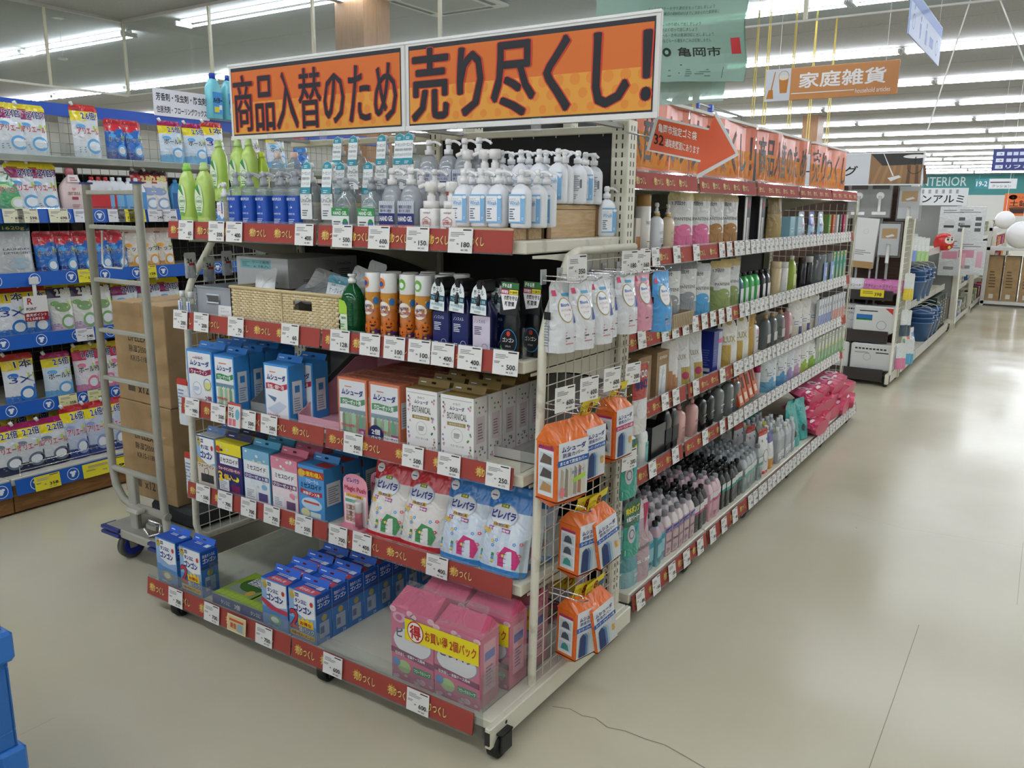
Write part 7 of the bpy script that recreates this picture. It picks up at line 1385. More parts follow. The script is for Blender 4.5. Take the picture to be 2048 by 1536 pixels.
ATK = deterg('#e4e8ee', '#e6cc2a', '#b8302a', '3X', '#1c3f8a', '1本', '#20242c', '#2f78c8', w_=.165, h=.27, low='#2f6fc0')
PNK = deterg('#e6dfe4', '#c8305a', '#e0c83a', 'ボールド', '#26262c', '1.6倍', pic='#e07a9a', w_=.14, h=.27, low='#d88aa8')
SLV = pouch(.18, .27, .08, lambda u, v: '#1f5058' if v > .84 else '#b9bcbd', lambda b, S, w_, h: (b.text(S, '1620g', w_ * .25, h * .875, w_ * .6, h * .08, '#e0c86a', 2, .03), b.text(S, 'LAUNDRY', w_ * .12, h * .5, w_ * .76, h * .04, '#3a3c3e', 2), b.text(S, 'DETERGENT', w_ * .12, h * .43, w_ * .76, h * .04, '#3a3c3e', 2), b.ell(S, w_ * .5, h * .25, w_ * .3, h * .1, '#9fb8c8', 2)), nx=12)
GRN = deterg('#4f9f6a', '#c8dccf', '#dfe6e0', 'アリエール', '#b5202e', '7つ', '#2a6a4a', '#c8e0a8', w_=.16, h=.23, spout=False)
WHT = deterg('#e6e6e0', '#3a2f4a', '#c8b82a', '', '#7fa06a', '2.8倍', '#e6e0c8', '#7fae6a', w_=.15, h=.28, spout=False, low='#d8b8d0')
RED = deterg('#e2dcd8', '#a82a2a', '#3a1a1a', '', '#8a9ac0', '2.8倍', '#e0c82a', '#8fa8c8', w_=.17, h=.25)
BEI = deterg('#e0d6c8', '#d8d0c4', '#c8a894', 'トップ', '#26262c', '', '#b5483a', '#e0a03a', w_=.125, h=.24, spout=False, low='#e0a848')
Q22 = deterg('#d2d6da', '#e6d42a', '#9a1f5a', 'アリエール', '#b5202e', '2.2倍!', pic='#6a7684', w_=.175, h=.25, low='#232b48')
Q26 = deterg('#c2cbe0', '#e6d42a', '#b82a34', 'アリエール', '#b5202e', '2.6倍!', pic='#8f9fd0', w_=.14, h=.29, low='#2a3a80')
DG = 'detergent pouches on the blue-railed shelves'
LL = [  # key, maker, px, py, row, words
    ('l1', ARI, 62, 270, 0, 'silver pouch with purple and yellow top, front one on the top detergent shelf'), ('l1', None, 40, 270, 0, 'silver pouch with purple and yellow top, just behind the front one'), ('l1', None, 20, 270, 0, 'silver pouch with purple and yellow top, last of the three in line'),
    ('l2', BIO, 170, 260, 0, 'tall silver pouch with a red and yellow top, alone on the top detergent shelf'), ('l3', TOP, 228, 270, 0, 'blue and red pouch beside the tall silver one, top detergent shelf'), ('l3', None, 262, 272, 0, 'blue and red pouch, second from the tall silver one, top shelf'),
    ('l4', BOL, 340, 280, 0, 'pale blue pouch with yellow top, half hidden on the top detergent shelf'), ('l4', None, 388, 282, 0, 'pale blue pouch with yellow top, in full view below the white notice'), ('l5', ATK, 425, 290, 0, 'blue and white pouch beyond the pale blue ones on the top shelf'), ('l6', PNK, 500, 300, 0, 'pink and white pouch seen above the light green bottles'), ('l4', None, 550, 310, 0, 'pale blue pouch seen above the blue-label gel bottles'), ('l3', None, 600, 312, 0, 'blue and red pouch far along the top detergent shelf'),
    ('l7', GRN, 20, 400, 1, 'green and white pouch at the near end of the second detergent shelf'), ('l1', None, 84, 385, 1, 'silver pouch with purple and yellow top, second detergent shelf'), ('l1', None, 45, 380, 1, 'silver pouch with purple top, tucked behind on the second detergent shelf'),
    ('l8', RED, 312, 395, 1, 'red-edged pouch beside the trolley handle, second detergent shelf'), ('l8', None, 290, 395, 1, 'red-edged pouch behind another one, second detergent shelf'),
    ('l9', SLV, 30, 520, 2, 'plain silver pouch with a dark teal top, third detergent shelf'), ('l3', None, 90, 510, 2, 'blue and red pouch, first of the row on the third shelf'), ('l3', None, 130, 510, 2, 'blue and red pouch, second of the row on the third shelf'), ('l3', None, 165, 508, 2, 'blue and red pouch, third of the row on the third shelf'), ('l3', None, 200, 506, 2, 'blue and red pouch, fourth, behind the trolley frame'), ('l3', None, 232, 504, 2, 'blue and red pouch, fifth, seen through the trolley frame'),
    ('la', BEI, 262, 505, 2, 'beige pouch with citrus picture, first beyond the blue ones'), ('la', None, 295, 503, 2, 'beige pouch with citrus picture, second beyond the blue ones'), ('la', None, 325, 500, 2, 'beige pouch with citrus picture, third beyond the blue ones'),
    ('l5', None, 22, 640, 3, 'white and blue pouch with a big X, nearer one on the fourth shelf'), ('l5', None, 68, 640, 3, 'white and blue pouch with a big X, beside the hanging point sign'), ('lb', WHT, 120, 630, 3, 'white pouch with a pink panel and plant drawing, fourth shelf'), ('lb', None, 164, 632, 3, 'white pouch with plant drawing, next to the trolley frame'), ('lb', None, 200, 630, 3, 'white pouch with plant drawing behind the trolley frame'), ('l1', None, 250, 600, 3, 'purple and yellow topped pouch above the cardboard boxes, first'), ('l1', None, 300, 595, 3, 'purple and yellow topped pouch above the cardboard boxes, second'), ('l1', None, 335, 590, 3, 'purple and yellow topped pouch above the cardboard boxes, third'),
    ('l5', None, 38, 770, 4, 'white and blue pouch with a big X, fifth detergent shelf'), ('l4', None, 115, 765, 4, 'pale blue pouch with yellow top, fifth detergent shelf'), ('l6', None, 172, 755, 4, 'pink and white pouch, fifth detergent shelf'), ('l6', None, 205, 750, 4, 'pink and white pouch behind the trolley, fifth detergent shelf'), ('l6', None, 235, 745, 4, 'pink and white pouch deep behind the trolley frame')]
for k, mk, px, py, rw, lab in LL: lput(k, 'detergent_pouch', mk, lab, 'pouch', px, py, LROW[rw], .09, DG, (-.1 if rw == 0 else 0) - (.12 if 'behind' in lab and 'just' in lab else 0))
for k, mk, px, py, lab in (('lc', Q22, 10, 900, 'silver pouch with yellow top in the bottom wire tray, first'), ('lc', None, 55, 900, 'silver pouch with yellow top in the bottom wire tray, second'), ('lc', None, 105, 895, 'silver pouch with yellow top in the bottom wire tray, third'), ('ld', Q26, 150, 880, 'tall lilac pouch with red and yellow top, first in the bottom tray'), ('ld', None, 190, 875, 'tall lilac pouch with red and yellow top, second in the bottom tray'), ('ld', None, 228, 868, 'tall lilac pouch with red and yellow top, third, behind the trolley')):
    lput(k, 'detergent_pouch', mk, lab, 'pouch', px, py, LB, .09, DG, .12)
for i, px in enumerate((30, 75, 125)): lput('ld', 'detergent_pouch', None, 'tall lilac pouch in the second line of the bottom tray, %s along' % nth(i), 'pouch', px, 860, LB, .09, DG, .0)
def arau():
    b = B(); h = .24; b.lathe([(.95, 0), (1, .006), (1, h * .5), (.9, h * .62), (.5, h * .76), (.26, h * .82), (.24, h * .86)], '#e4cfcc:g', 22, .065, .035, 3.4); S = front(.12, .072); b.text(S, 'arau.', .02, h * .4, .07, h * .07, '#8a6a68', 2); b.rect(S, .038, h * .3, .034, h * .06, '#a83a4a', 2); b.lines(S, .035, h * .1, .05, h * .12, 3, '#b58a88', 2); b.text(S, '♥', .045, h * .5, .02, h * .06, '#d88a92', 2); b.poly(S, [(.098, h * .2), (.112, h * .22), (.112, h * .46), (.1, h * .5)], '#8a5a58', 2)
    c = B(); c.lathe([(.022, h * .84), (.022, h * .97), (.018, h)], '#c87a84:g', 14); t = B(); T = plane_s((-.035, -.036, h * .68), (1, 0, 0), (0, .2, 1)); t.poly(T, [(0, 0), (.07, 0), (.062, .04), (.01, .04)], '#eee6e4', 0); t.lines(T, .015, .008, .04, .024, 2, '#b5606a', 1)
    return [('body', b), ('cap', c), ('neck_tag', t)]
lput('ar', 'detergent_bottle', arau, 'pale pink handled bottle with a rose cap on the second detergent shelf', 'bottle', 142, 400, LROW[1], .07)
def wideb(c1, cap, bandk): return refill(.2, .085, .05, c1, cap, ((.1, .6, bandk),), None)
for i, px in enumerate((182, 196, 210)): lput('rc', 'detergent_bottle', wideb('#e4e6ea:g', '#b8242c:g', '#c8343a'), 'white bottle with a red cap behind the trolley handle, %s of three' % nth(i), 'bottle', px, 400, LROW[1], .05, 'red-capped bottles')
for i, px in enumerate((224, 238, 256, 270)): lput('wbl%d' % (i % 2), 'detergent_bottle', wideb('#e8ecf2:g', '#dfe6ee:g', '#4f92cc' if i % 2 else '#7fb4dc'), 'white and blue bottle seen through the trolley handle, %s of four' % nth(i), 'bottle', px, 400, LROW[1], .05, 'white and blue bottles')
lput('bb', 'detergent_bottle', wideb('#3f86b8:g', '#3f86b8:g', '#2a5f9a'), 'small blue bottle at the end beside the red-edged pouch', 'bottle', 348, 400, LROW[1], .05)
def bleach():
    b = B(); h = .3; b.lathe([(.94, 0), (1, .006), (1, h * .62), (.96, h * .7), (.6, h * .84), (.4, h * .88)], '#6fbcc8:g', 22, .055, .045, 2.6); S = front(.1, .09); b.rect(S, .012, h * .1, .076, h * .48, '#3f8fd0', 1); b.text(S, 'ハイター', .016, h * .34, .068, h * .12, '#16161a', 3, .06); b.rect(S, .02, h * .14, .04, h * .12, '#e0d23a', 2); b.rect(S, .06, h * .2, .022, h * .1, '#e8eef4', 2)
    c = B(); c.lathe([(.022, h * .87), (.022, h * .985), (.019, h)], '#1f3f9a:g', 14); return [('body', b), ('cap', c)]
for i, (px, y) in enumerate(((427, 0), (458, 0))):
    x = -5.02; put('bl', 'bleach_bottle', bleach, 'large aqua bottle with a navy cap, %s one beside the white notice' % nth(i), 'bottle', (x, fy(px, 200, x), fzx(px, 238 + 3 * i, x)), HP, 'aqua bottles on top of the shelving')
def notice():
    W, H = .42, .17; b = B(); b.box(-W / 2, W / 2, 0, .002, 0, H, '#ebeaf0:p'); S = lambda u, v, e: (u - W / 2, -e, v); b.text(S, '芳香剤・殺虫剤・防虫剤', .02, .095, W - .04, .05, '#1a1a1e', 1, .02); b.text(S, '住居洗剤・フローリングワックス', .02, .02, W - .04, .045, '#1a1a1e', 1, .02); return [('notice', b)]
x = -5.03; put('no', 'notice_sign', notice, 'white notice with two lines of black characters on top of the detergent shelving', 'sign', (x, fy(364, 210, x), fzx(364, 236, x)), HP)
def rpoint():
    b = B(); b.box(-.06, .06, 0, .0015, 0, .13, '#e6e4e2:p'); S = lambda u, v, e: (u - .06, -e, v); b.rect(S, 0, 0, .12, .045, '#8a1f2a', 1); b.text(S, '楽天ポイント', .006, .024, .105, .016, '#f2ecec', 2, .02); b.text(S, '使える!貯まる!', .006, .005, .09, .015, '#f2ecec', 2, .02); b.text(S, 'R', .02, .088, .024, .032, '#a8202e', 2, .04); b.text(S, 'POINT', .012, .056, .05, .015, '#5a1f26', 2, .02)
    c = B(); c.box(-.006, .012, -.001, .003, .13, .2, '#dfe2e2:s'); c.box(-.02, .026, -.006, .006, .19, .225, '#dcdfe0:s', .002)
    return [('sign_board', b), ('clip', c)]
x = LXF + .02; put('rp', 'point_sign', rpoint, 'small white and dark red point sign clipped under the third blue rail', 'sign', (x, fy(72, 615, x), fzx(72, 642, x)), HP)
for i, (px, py, z, pr_, bg) in enumerate(((8, 440, 1, 698, '#e8e4c8:p'), (38, 440, 1, 598, '#e8e4c8:p'), (100, 437, 1, 698, '#e8e4c8:p'), (150, 437, 1, 678, '#e6e6ea:p'), (218, 437, 1, 678, '#e6e6ea:p'), (238, 437, 1, 158, '#e6d83a:p'), (260, 437, 1, 158, '#e6d83a:p'), (298, 437, 1, 248, '#e6e4e6:p'), (325, 437, 1, 498, '#e6e4e6:p'), (158, 557, 2, 158, '#e6d83a:p'), (283, 548, 2, 158, '#e6d83a:p'), (155, 682, 3, 548, '#e6e6ea:p'), (120, 812, 4, 358, '#e6e0a8:p'), (178, 800, 4, 358, '#e6e0a8:p'))):
    x = LXF + .008; put('lp%d%s' % (pr_, bg[1:4]), 'price_card', price_card(pr_, None, .1, .07, bg), 'detergent price card reading %d yen on the %s blue rail, %s counted from the top' % (pr_, nth(z - 1), nth(i)), 'price card', (x, fy(px, py, x), LROW[z] - .044), HP, 'price cards on the blue rails', (-.13, 0))
for i, (px, py, pr_) in enumerate(((96, 975, 358), (190, 950, 398))):
    x = LXF + .185; put('lq%d' % i, 'price_card', price_card(pr_, None, .13 if i == 0 else .3, .075, '#e6d83a:p'), 'yellow price card on the lowest blue rail, %s from the near end' % nth(i), 'price card', (x, fy(px, py, x) - .06, LB - .085), HP, 'price cards on the blue rails', (-.13, 0))
# ================================================================ hand trolley with two cartons
yT = 1.93; xl, xr = fx(172, 372, yT), fx(274, 372, yT); zT = fz(220, 368, yT)
tr = thing('hand_trolley', 'grey platform trolley with a ladder-like handle and blue corner bumpers', 'trolley', ((xl + xr) / 2, yT, 0), None, True)
x0, x1, y0, y1 = xl - .01, xr + .09, 1.875, 2.72
b = B(); b.box(x0, x1, y0, y1, .125, .165, 'greyp', .006); b.box(x0 + .08, x1 - .05, y0 + .17, y1 - .02, .165, .25, 'dgrey', .02); b.build('platform', tr)
b = B(); r = .017; P = [(xr + .02, yT, .165), (xr + .006, yT, .3), (xr, yT, .42), (xr, yT, zT - .01), (xr, yT, zT)]
b.tube(P, r, 'greyp', 8); P2 = [(xl, yT, zT), (xl, yT, .42), (xl + .015, yT, .34), (xl + .06, yT, .285), (xl + .12, yT, .265), (xr + .03, yT, .265)]
b.tube(P2, r, 'greyp', 8); b.box(xl - .02, xl + .02, yT - .018, yT + .018, zT, zT + .008, '#2f3f78:s'); b.box(xr - .02, xr + .02, yT - .018, yT + .018, zT, zT + .008, '#2f3f78:s')
for z in (.415,): b.tube([(xl, yT, z), (xr, yT, z)], .014, 'greyp', 8)
b.box((xl + xr) / 2 - .06, (xl + xr) / 2 - .005, yT - .012, yT + .012, .16, .415, 'greyp', .004); b.build('handle_frame', tr)
for i, z in enumerate((fz(225, 385, yT), fz(230, 455, yT), fz(235, 563, yT), fz(240, 665, yT), fz(250, 762, yT), fz(258, 860, yT))):
    b = B(); b.box(xl, xr, yT - .011, yT + .011, z - .009, z + .009, 'greyp', .003); b.build('rung', tr)
b = B(); zc = fz(230, 462, yT); b.tube([(xl + .12, yT - .02, zc), (xl + .12, yT - .03, zc - .13), (xl + .135, yT - .03, zc - .145), (xr - .1, yT - .03, zc - .145), (xr - .085, yT - .03, zc - .13), (xr - .085, yT - .02, zc)], .004, '#c9c9c2:s', 6); b.build('card_holder', tr)
for x in (x0, x1 - .11):
    for z in (.125, .148): b = B(); b.box(x - .012, x + .12, y0 - .014, y0 + .06, z, z + .016, '#2a3578:s', .004); b.build('bumper', tr)
b = B(); b.box((xl + xr) / 2 - .01, (xl + xr) / 2 + .08, yT - .06, yT - .02, .262, .282, '#b5b4a8:s', .006); b.build('pedal', tr)
b = B(); b.tube([(xr - .12, yT - .02, .185), (xr - .06, yT - .035, .17), (xr - .01, yT - .02, .19), (xr - .03, yT, .22), (xr - .11, yT, .22)], .006, 'chrome', 6); b.box(xr - .11, xr - .04, yT - .02, yT + .02, .19, .215, 'steel', .004); b.build('latch', tr)
for x, y in ((x0 + .07, 1.95), (x1 - .06, 1.95), (x0 + .07, 2.62), (x1 - .06, 2.62)):
    w_ = B(); R = .061; w_.lathe([(R * .8, -.016), (R, -.012), (R, .012), (R * .8, .016)], '#4a4a48:s', 22, axis='x'); w_.lathe([(R * .72, -.018), (R * .72, .018)], '#20309a:s', 18, axis='x')
    f = B()
    for s_ in (-1, 1): f.prism([(-.02, -.008), (.012, -.008), (.03, R * 1.25), (-.03, R * 1.25)], lambda u, v, a: (a, u, v), s_ * .024 - .002, s_ * .024 + .002, 'steel')
    f.box(-.03, .03, -.03, .03, R * 1.2, R * 1.27, 'steel'); o = f.build('caster', tr, (x, y, R)); ob = bpy.data.objects.new('wheel', w_.mesh('wheel')); ob.parent = o; COL.objects.link(ob)
def lifelex():
    W, D, H = .385, .5, .44; b = B(); b.box(-W / 2, W / 2, -D / 2, D / 2, 0, H, 'card', .003); S = front(W, D)
    b.text(S, 'LIFELEX', W * .28, H * .62, W * .36, H * .07, '#3a2d20', 1, .01); b.text(S, '除湿剤500ml', W * .28, H * .51, W * .46, H * .07, '#3a2d20', 1, .01); b.text(S, 'KR15-1188-3P', W * .3, H * .42, W * .46, H * .055, '#3a2d20', 1, .01)
    b.text(S, 'x12', W * .4, H * .1, W * .2, H * .09, '#3a2d20', 1, .03); b.text(S, '入(3P)', W * .62, H * .1, W * .14, H * .04, '#3a2d20', 1); b.rect(S, W * .2, H * .1, W * .14, H * .08, '#7a6a55', 1); b.rect(S, .0, H * .2, W, .0012, '#8a6d4a', 1); b.text(S, '±15', W * .62, H * .88, W * .08, H * .03, '#3a2d20', 1)
    for i in range(8): b.rect(S, W * (.205 + i * .0165), H * .105, W * .006, H * .07, '#3a2d20', 2)
    R = rside(W, D); b.text(R, 'LIFELEX', D * .4, H * .62, D * .36, H * .08, '#3a2d20', 1, .01); b.text(R, '除湿剤500ml', D * .4, H * .5, D * .5, H * .08, '#3a2d20', 1, .01); b.text(R, 'KR15-1188-3P', D * .42, H * .4, D * .48, H * .06, '#3a2d20', 1, .01); b.ring(R, D * .14, H * .2, .012, .017, '#3a2d20', 1); b.rect(R, D * .3, H * .12, D * .12, .0012, '#3a2d20', 1)
    t = B(); t.box(-.025, .025, -D / 2 + .001, D / 2 - .001, H, H + .0006, '#b08f66:g'); t.box(-.0005, .0005, -D / 2, D / 2, H + .0006, H + .001, '#6f5334'); t.box(-.025, .025, -D / 2 - .0006, -D / 2, H - .06, H, '#b08f66:g')
    return [('carton_body', b), ('tape', t)]
cx, cy2 = -3.295, 2.045 + .25
put('lf', 'cardboard_carton', lifelex, 'lower brown cardboard carton on the hand trolley, standing on the platform', 'carton', (cx, cy2, .25), 0, 'brown cartons on the trolley')
put('lf', 'cardboard_carton', lifelex, 'upper brown cardboard carton on the hand trolley, topmost of two', 'carton', (cx + .005, cy2 + .005, .692), -.01, 'brown cartons on the trolley')
# ================================================================ blue folding crates at the near left edge
def crate():
    b = B(); W, D, H, t = .5, .36, .3, .012
    for a in ((-W / 2, W / 2, -D / 2, -D / 2 + t), (-W / 2, W / 2, D / 2 - t, D / 2), (-W / 2, -W / 2 + t, -D / 2, D / 2)): b.box(*a, 0, H, '#2468b4:s', .004)
    x = W / 2
    for a in ((-D / 2, D / 2, 0, .05), (-D / 2, D / 2, H - .09, H - .02), (-D / 2, -D / 2 + .05, .05, H - .09), (D / 2 - .05, D / 2, .05, H - .09)): b.box(x - t, x, a[0], a[1], a[2], a[3], '#2468b4:s', .002)
    b.box(-W / 2, W / 2, -D / 2, D / 2, 0, .01, '#2468b4:s')
    r = B(); r.box(-W / 2 - .01, W / 2 + .014, D / 2 - .05, D / 2 + .014, H - .075, H, '#2a72c4:s', .008); r.box(W / 2 - .05, W / 2 + .014, -D / 2 - .01, D / 2 - .0505, H - .075, H, '#2a72c4:s', .008); r.lathe([(.007, W / 2 + .0135), (.006, W / 2 + .0155)], '#223a55', 10, axis='x', o=(0, D / 2 - .03, H - .05))
    w_ = B(); w_.box(x - .009, x - .005, -D / 2 + .05, D / 2 - .05, .05, H - .09, '#8b97a6:g'); w_.box(-W / 2 + .05, W / 2 - .05, D / 2 - .0005, D / 2 + .001, .06, H - .11, '#8b97a6:g'); return [('crate_shell', b), ('rim', r), ('window_panel', w_)]
for i in range(4): put('crate', 'folding_crate', crate, ('lowest blue folding crate of the stack at the near left', 'second blue folding crate from the floor in the near stack', 'third blue folding crate from the floor in the near stack', 'topmost blue folding crate of the near stack')[i], 'crate', (-2.165 - .012 * (i > 1), .62, .16 + i * .292 - .16), 0, 'blue folding crates')
# ================================================================ beyond: the mop end-cap, its run, and farther runs
def bgx(px, py, y): return fx(px, py, y)
y2 = 7.95; XR = -1.2
t = thing('shelving_unit', 'mop and wiper display unit with a dark wood back, beyond the long run', 'shelving unit', (-1.98, y2, 0), None, True)
b = B(); b.box(-2.75, XR - .05, 8.38, 8.4, .1, 1.78, 'walnut'); b.build('back_panel', t)
for x in (-2.75, XR - .02): b = B(); b.box(x - .03, x + .03, 8.36, 8.43, .02, 1.8, 'cream', .004); b.build('post', t)
for z, d, hh in ((.83, .3, .09), (.47, .36, .11), (.13, .42, .11)):
    b = B(); b.box(-2.75, XR - .06, 8.38 - d, 8.37, z - .02, z, '#3d3938', .003); b.box(-2.75, XR - .06, 8.37 - d, 8.385 - d, z - hh + .02, z + .02, '#3a3534:s', .003); b.build('shelf_board', t)
b = B(); b.box(XR - .03, XR, 7.9, 8.45, .03, .12, 'cream', .003); b.build('side_plate', t)
add_casters(t, [(XR - .03, 7.96), (-2.7, 7.96), (XR - .03, 8.4)])
b = B(); x = XR; b.tube([(x, 8.4, 1.5), (x, 8.02, 1.5), (x, 7.98, 1.46), (x, 7.95, .12)], .012, 'cream', 6)
for i in range(9): b.rod((x, 7.99 + i * .05, .12), (x, 7.99 + i * .05, 1.49), .002, 'cream', 4)
for i in range(27): b.rod((x, 7.96, .15 + i * .05), (x, 8.4, .15 + i * .05), .002, 'cream', 4)
b.build('side_mesh', t)
def header():
    x0, x1 = -2.75, fx(1848, 335, 7.97); z0, z1 = fz(1848, 370, 7.97), fz(1848, 303, 7.97); W, H = x1 - x0, z1 - z0
    b = B(); b.box(0, W, 0, .015, 0, H, '#dcdfe0:s'); S = lambda u, v, e: (u, -e, v); p = fx(1740, 335, 7.97) - x0
    b.rect(S, .02, .01, W - .03, H - .02, '#c9ccd0', 1); b.text(S, 'フローリング', p - .84, H * .3, .74, H * .3, '#1a1a1c', 2, .03)
    q = B(); q.rect(S, p, .01, W - p - .015, H - .02, '#8a6a4a', 2); q.poly(S, [(p, H - .01), (p + .1, H * .6), (W - .015, H * .62), (W - .015, H - .01)], '#353330', 3)
    for i in range(7): q.poly(S, [(p + .02 + i * .07, .01), (p + .05 + i * .07, .01), (p + .1 + i * .057, H * .6), (p + .08 + i * .057, H * .6)], '#9a7850' if i < 4 else '#5f4632', 3)
    q.ell(S, p + .36, H * .86, .1, .016, '#e6e6e4', 4); q.rect(S, p + .355, H * .6, .008, H * .25, '#26241f', 4); q.ring(S, p + .36, H * .55, .055, .06, '#26241f', 4); q.poly(S, [(p + .1, H - .01), (p + .106, H - .01), (p + .2, H * .28), (p + .19, H * .28)], '#e6e6e4', 5); q.poly(S, [(p + .15, H * .22), (p + .24, H * .3), (p + .26, H * .24), (p + .18, H * .12)], '#d8d8d6', 5)
    return [('board', b, [('picture', q)])], (x0, 7.97, z0)
mk_, l_ = header(); put('hd', 'header_board', lambda: mk_, 'wide header board with black characters and a picture of a wiper on a wood floor', 'sign', l_)
def wiper(long_=True):
    def mk():
        b = B(); b.box(-.1, .1, -.02, .02, 0, .32, 'film', .004); b.rect(front(.17, .036), 0, .02, .17, .28, '#bfc3c4', 1); b.rect(front(.17, .036), .02, .17, .13, .09, '#b08a50', 2); b.poly(front(.17, .036), [(.05, .19), (.11, .21), (.13, .195), (.07, .178)], '#e2e2e0', 3)
        h = B(); h.rod((.0, 0, .0), (0, 0, -.75 if long_ else -.4), .012, '#b5b8b8:s', 8); h.rod((.0, -.022, .12), (0, -.022, -.05), .016, '#e6e6e4:g', 8)
        return [('pack', b), ('handle', h)]
    return mk
def mophead():
    b = B(); b.box(-.1, .1, -.02, .02, 0, .33, 'film', .004); b.box(-.09, .09, -.015, .015, .01, .32, '#8a8c8a'); b.lathe([(.03, -.022), (.034, -.018), (.034, .0)], '#e9e9e7:g', 14, axis='y', o=(0, 0, .2)); b.rod((0, -.024, .2), (0, -.024, .06), .014, '#e9e9e7:g', 8); b.box(-.06, .06, -.026, -.018, .03, .06, '#e9e9e7:g', .004); b.rect(front(.2, .04), .03, .26, .14, .05, '#54504c', 2)
    h = B(); h.rod((-.03, 0, 0), (-.03, 0, -.8), .01, '#9a9c9c:s', 8); h.rod((.03, 0, 0), (.03, 0, -.8), .01, '#9a9c9c:s', 8); return [('pack', b), ('handle', h)]
def flatbox():
    b = B(); b.box(-.1, .1, -.03, .03, 0, .45, '#dcdcda:s', .003); S = front(.2, .06); b.rect(S, 0, 0, .2, .06, '#a8875a', 1); b.ring(S, .1, .33, .02, .022, '#b5b5b5', 1); b.lines(S, .03, .12, .14, .05, 3, '#8a8a8a', 1); return [('box', b)]
yh = 8.2
for k, mk, px, py, lab in (('mh', mophead, 1715, 437, 'spin mop head in clear wrap with twin grey handles, beside the orange banner end'), ('mh', mophead, 1757, 437, 'spin mop head in clear wrap with twin grey handles, middle of the dark wood back'), ('wp', wiper(), 1815, 442, 'floor wiper pack with a tan picture label, near the side mesh on the dark wood'), ('wipl', wiper(False), 1775, 515, 'lower floor wiper pack with a tan picture label on the dark wood')):
    put(k, 'mop_pack', mk, lab, 'mop', (fx(px, py, yh), yh, fz(px, py, yh)), 0, 'mops on the dark wood display')
put('flatb', 'flat_box', flatbox, 'tall white and kraft box hung between the two lower wipers', 'box', (fx(1722, 535, yh), yh, fz(1722, 535, yh)), 0, None, (0, .06))
def wipes(c): return bag(.2, .12, .06, bands((1, c)), lambda b, S, w_, h: (b.rect(S, w_ * .1, h * .3, w_ * .8, h * .4, '#e8dfe6', 2), b.text(S, 'ドライシート', w_ * .15, h * .38, w_ * .7, h * .2, '#3a3a4a', 3, .03)))
for i, (px, k, n) in enumerate(((1706, '#dcdcdc', 'white'), (1747, '#c86fa8', 'pink'), (1783, '#c86fa8', 'pink'))): put('wi%s' % n, 'wipes_pack', wipes(k), '%s dry wipes pack on the highest dark board, %s along' % (n, nth(i)), 'pack', (fx(px, 570, 8.1), 8.13, .83), 0, 'wipes packs on the dark boards')
def tank(wide, prt):
    def mk():
        b = B(); W, D, H = wide, .2, .24; b.box(-W / 2, W / 2, -D / 2, D / 2, 0, H, '#dadbd9:s', .012); S = front(W, D)
        if prt: b.rect(S, W * .15, H * .8, W * .45, H * .04, '#2a2a2c', 1); b.rect(S, W * .08, H * .5, W * .4, H * .18, '#2f6fb0', 1); b.rect(S, W * .08, H * .46, W * .4, H * .06, '#3f9a4a', 1); b.poly(S, [(W * .78, H * .95), (W * .98, H * .95), (W * .98, H * .72)], '#c83a34', 1); b.ring(S, W * .72, H * .3, W * .11, W * .12, '#5a7a9a', 1)
        else: [b.rect(S, W * (.1 + i * .085), H * .78, W * .06, H * .06, '#3a3a3c', 1) for i in range(9)]; b.rect(S, W * .6, H * .66, W * .3, H * .04, '#2a2a2c', 1); b.ring(S, W * .4, H * .5, .03, .033, '#9a9a98', 1); b.lines(S, W * .1, H * .64, W * .4, H * .06, 2, '#6a6a6a', 1)
        return [('box', b)]
    return mk
put('tk1', 'white_box', tank(.34, True), 'white box with a blue picture on the middle dark board, by the side mesh', 'box', (fx(1745, 640, 8.0) + .0, 8.12, .47), 0, 'white boxes on the dark boards'); put('tk0', 'white_box', tank(.3, False), 'white box half hidden behind the one with a blue picture', 'box', (fx(1712, 635, 8.2), 8.24, .47), 0, 'white boxes on the dark boards')
put('tk2', 'white_box', tank(.36, False), 'white box on the lowest dark board, by the side mesh', 'box', (fx(1743, 705, 8.0), 8.1, .13), 0, 'white boxes on the dark boards'); put('tk2', 'white_box', None, 'white box on the lowest dark board, next to the pink bags', 'box', (fx(1743, 705, 8.0) - .38, 8.1, .13), 0, 'white boxes on the dark boards')
def yc(): b = B(); b.box(-.1, .1, 0, .002, 0, .07, '#e6d43a:p'); S = lambda u, v, e: (u - .1, -e, v); b.text(S, '398', .12, .012, .06, .03, '#3a2a1a', 1, .03); b.lines(S, .02, .03, .1, .03, 2, '#8a6a2a', 1); return [('price_card', b)]
put('yc', 'price_card', yc, 'yellow price card on the highest dark board in front of the pink wipes', 'price card', (fx(1744, 588, 8.04), 8.04, .79))
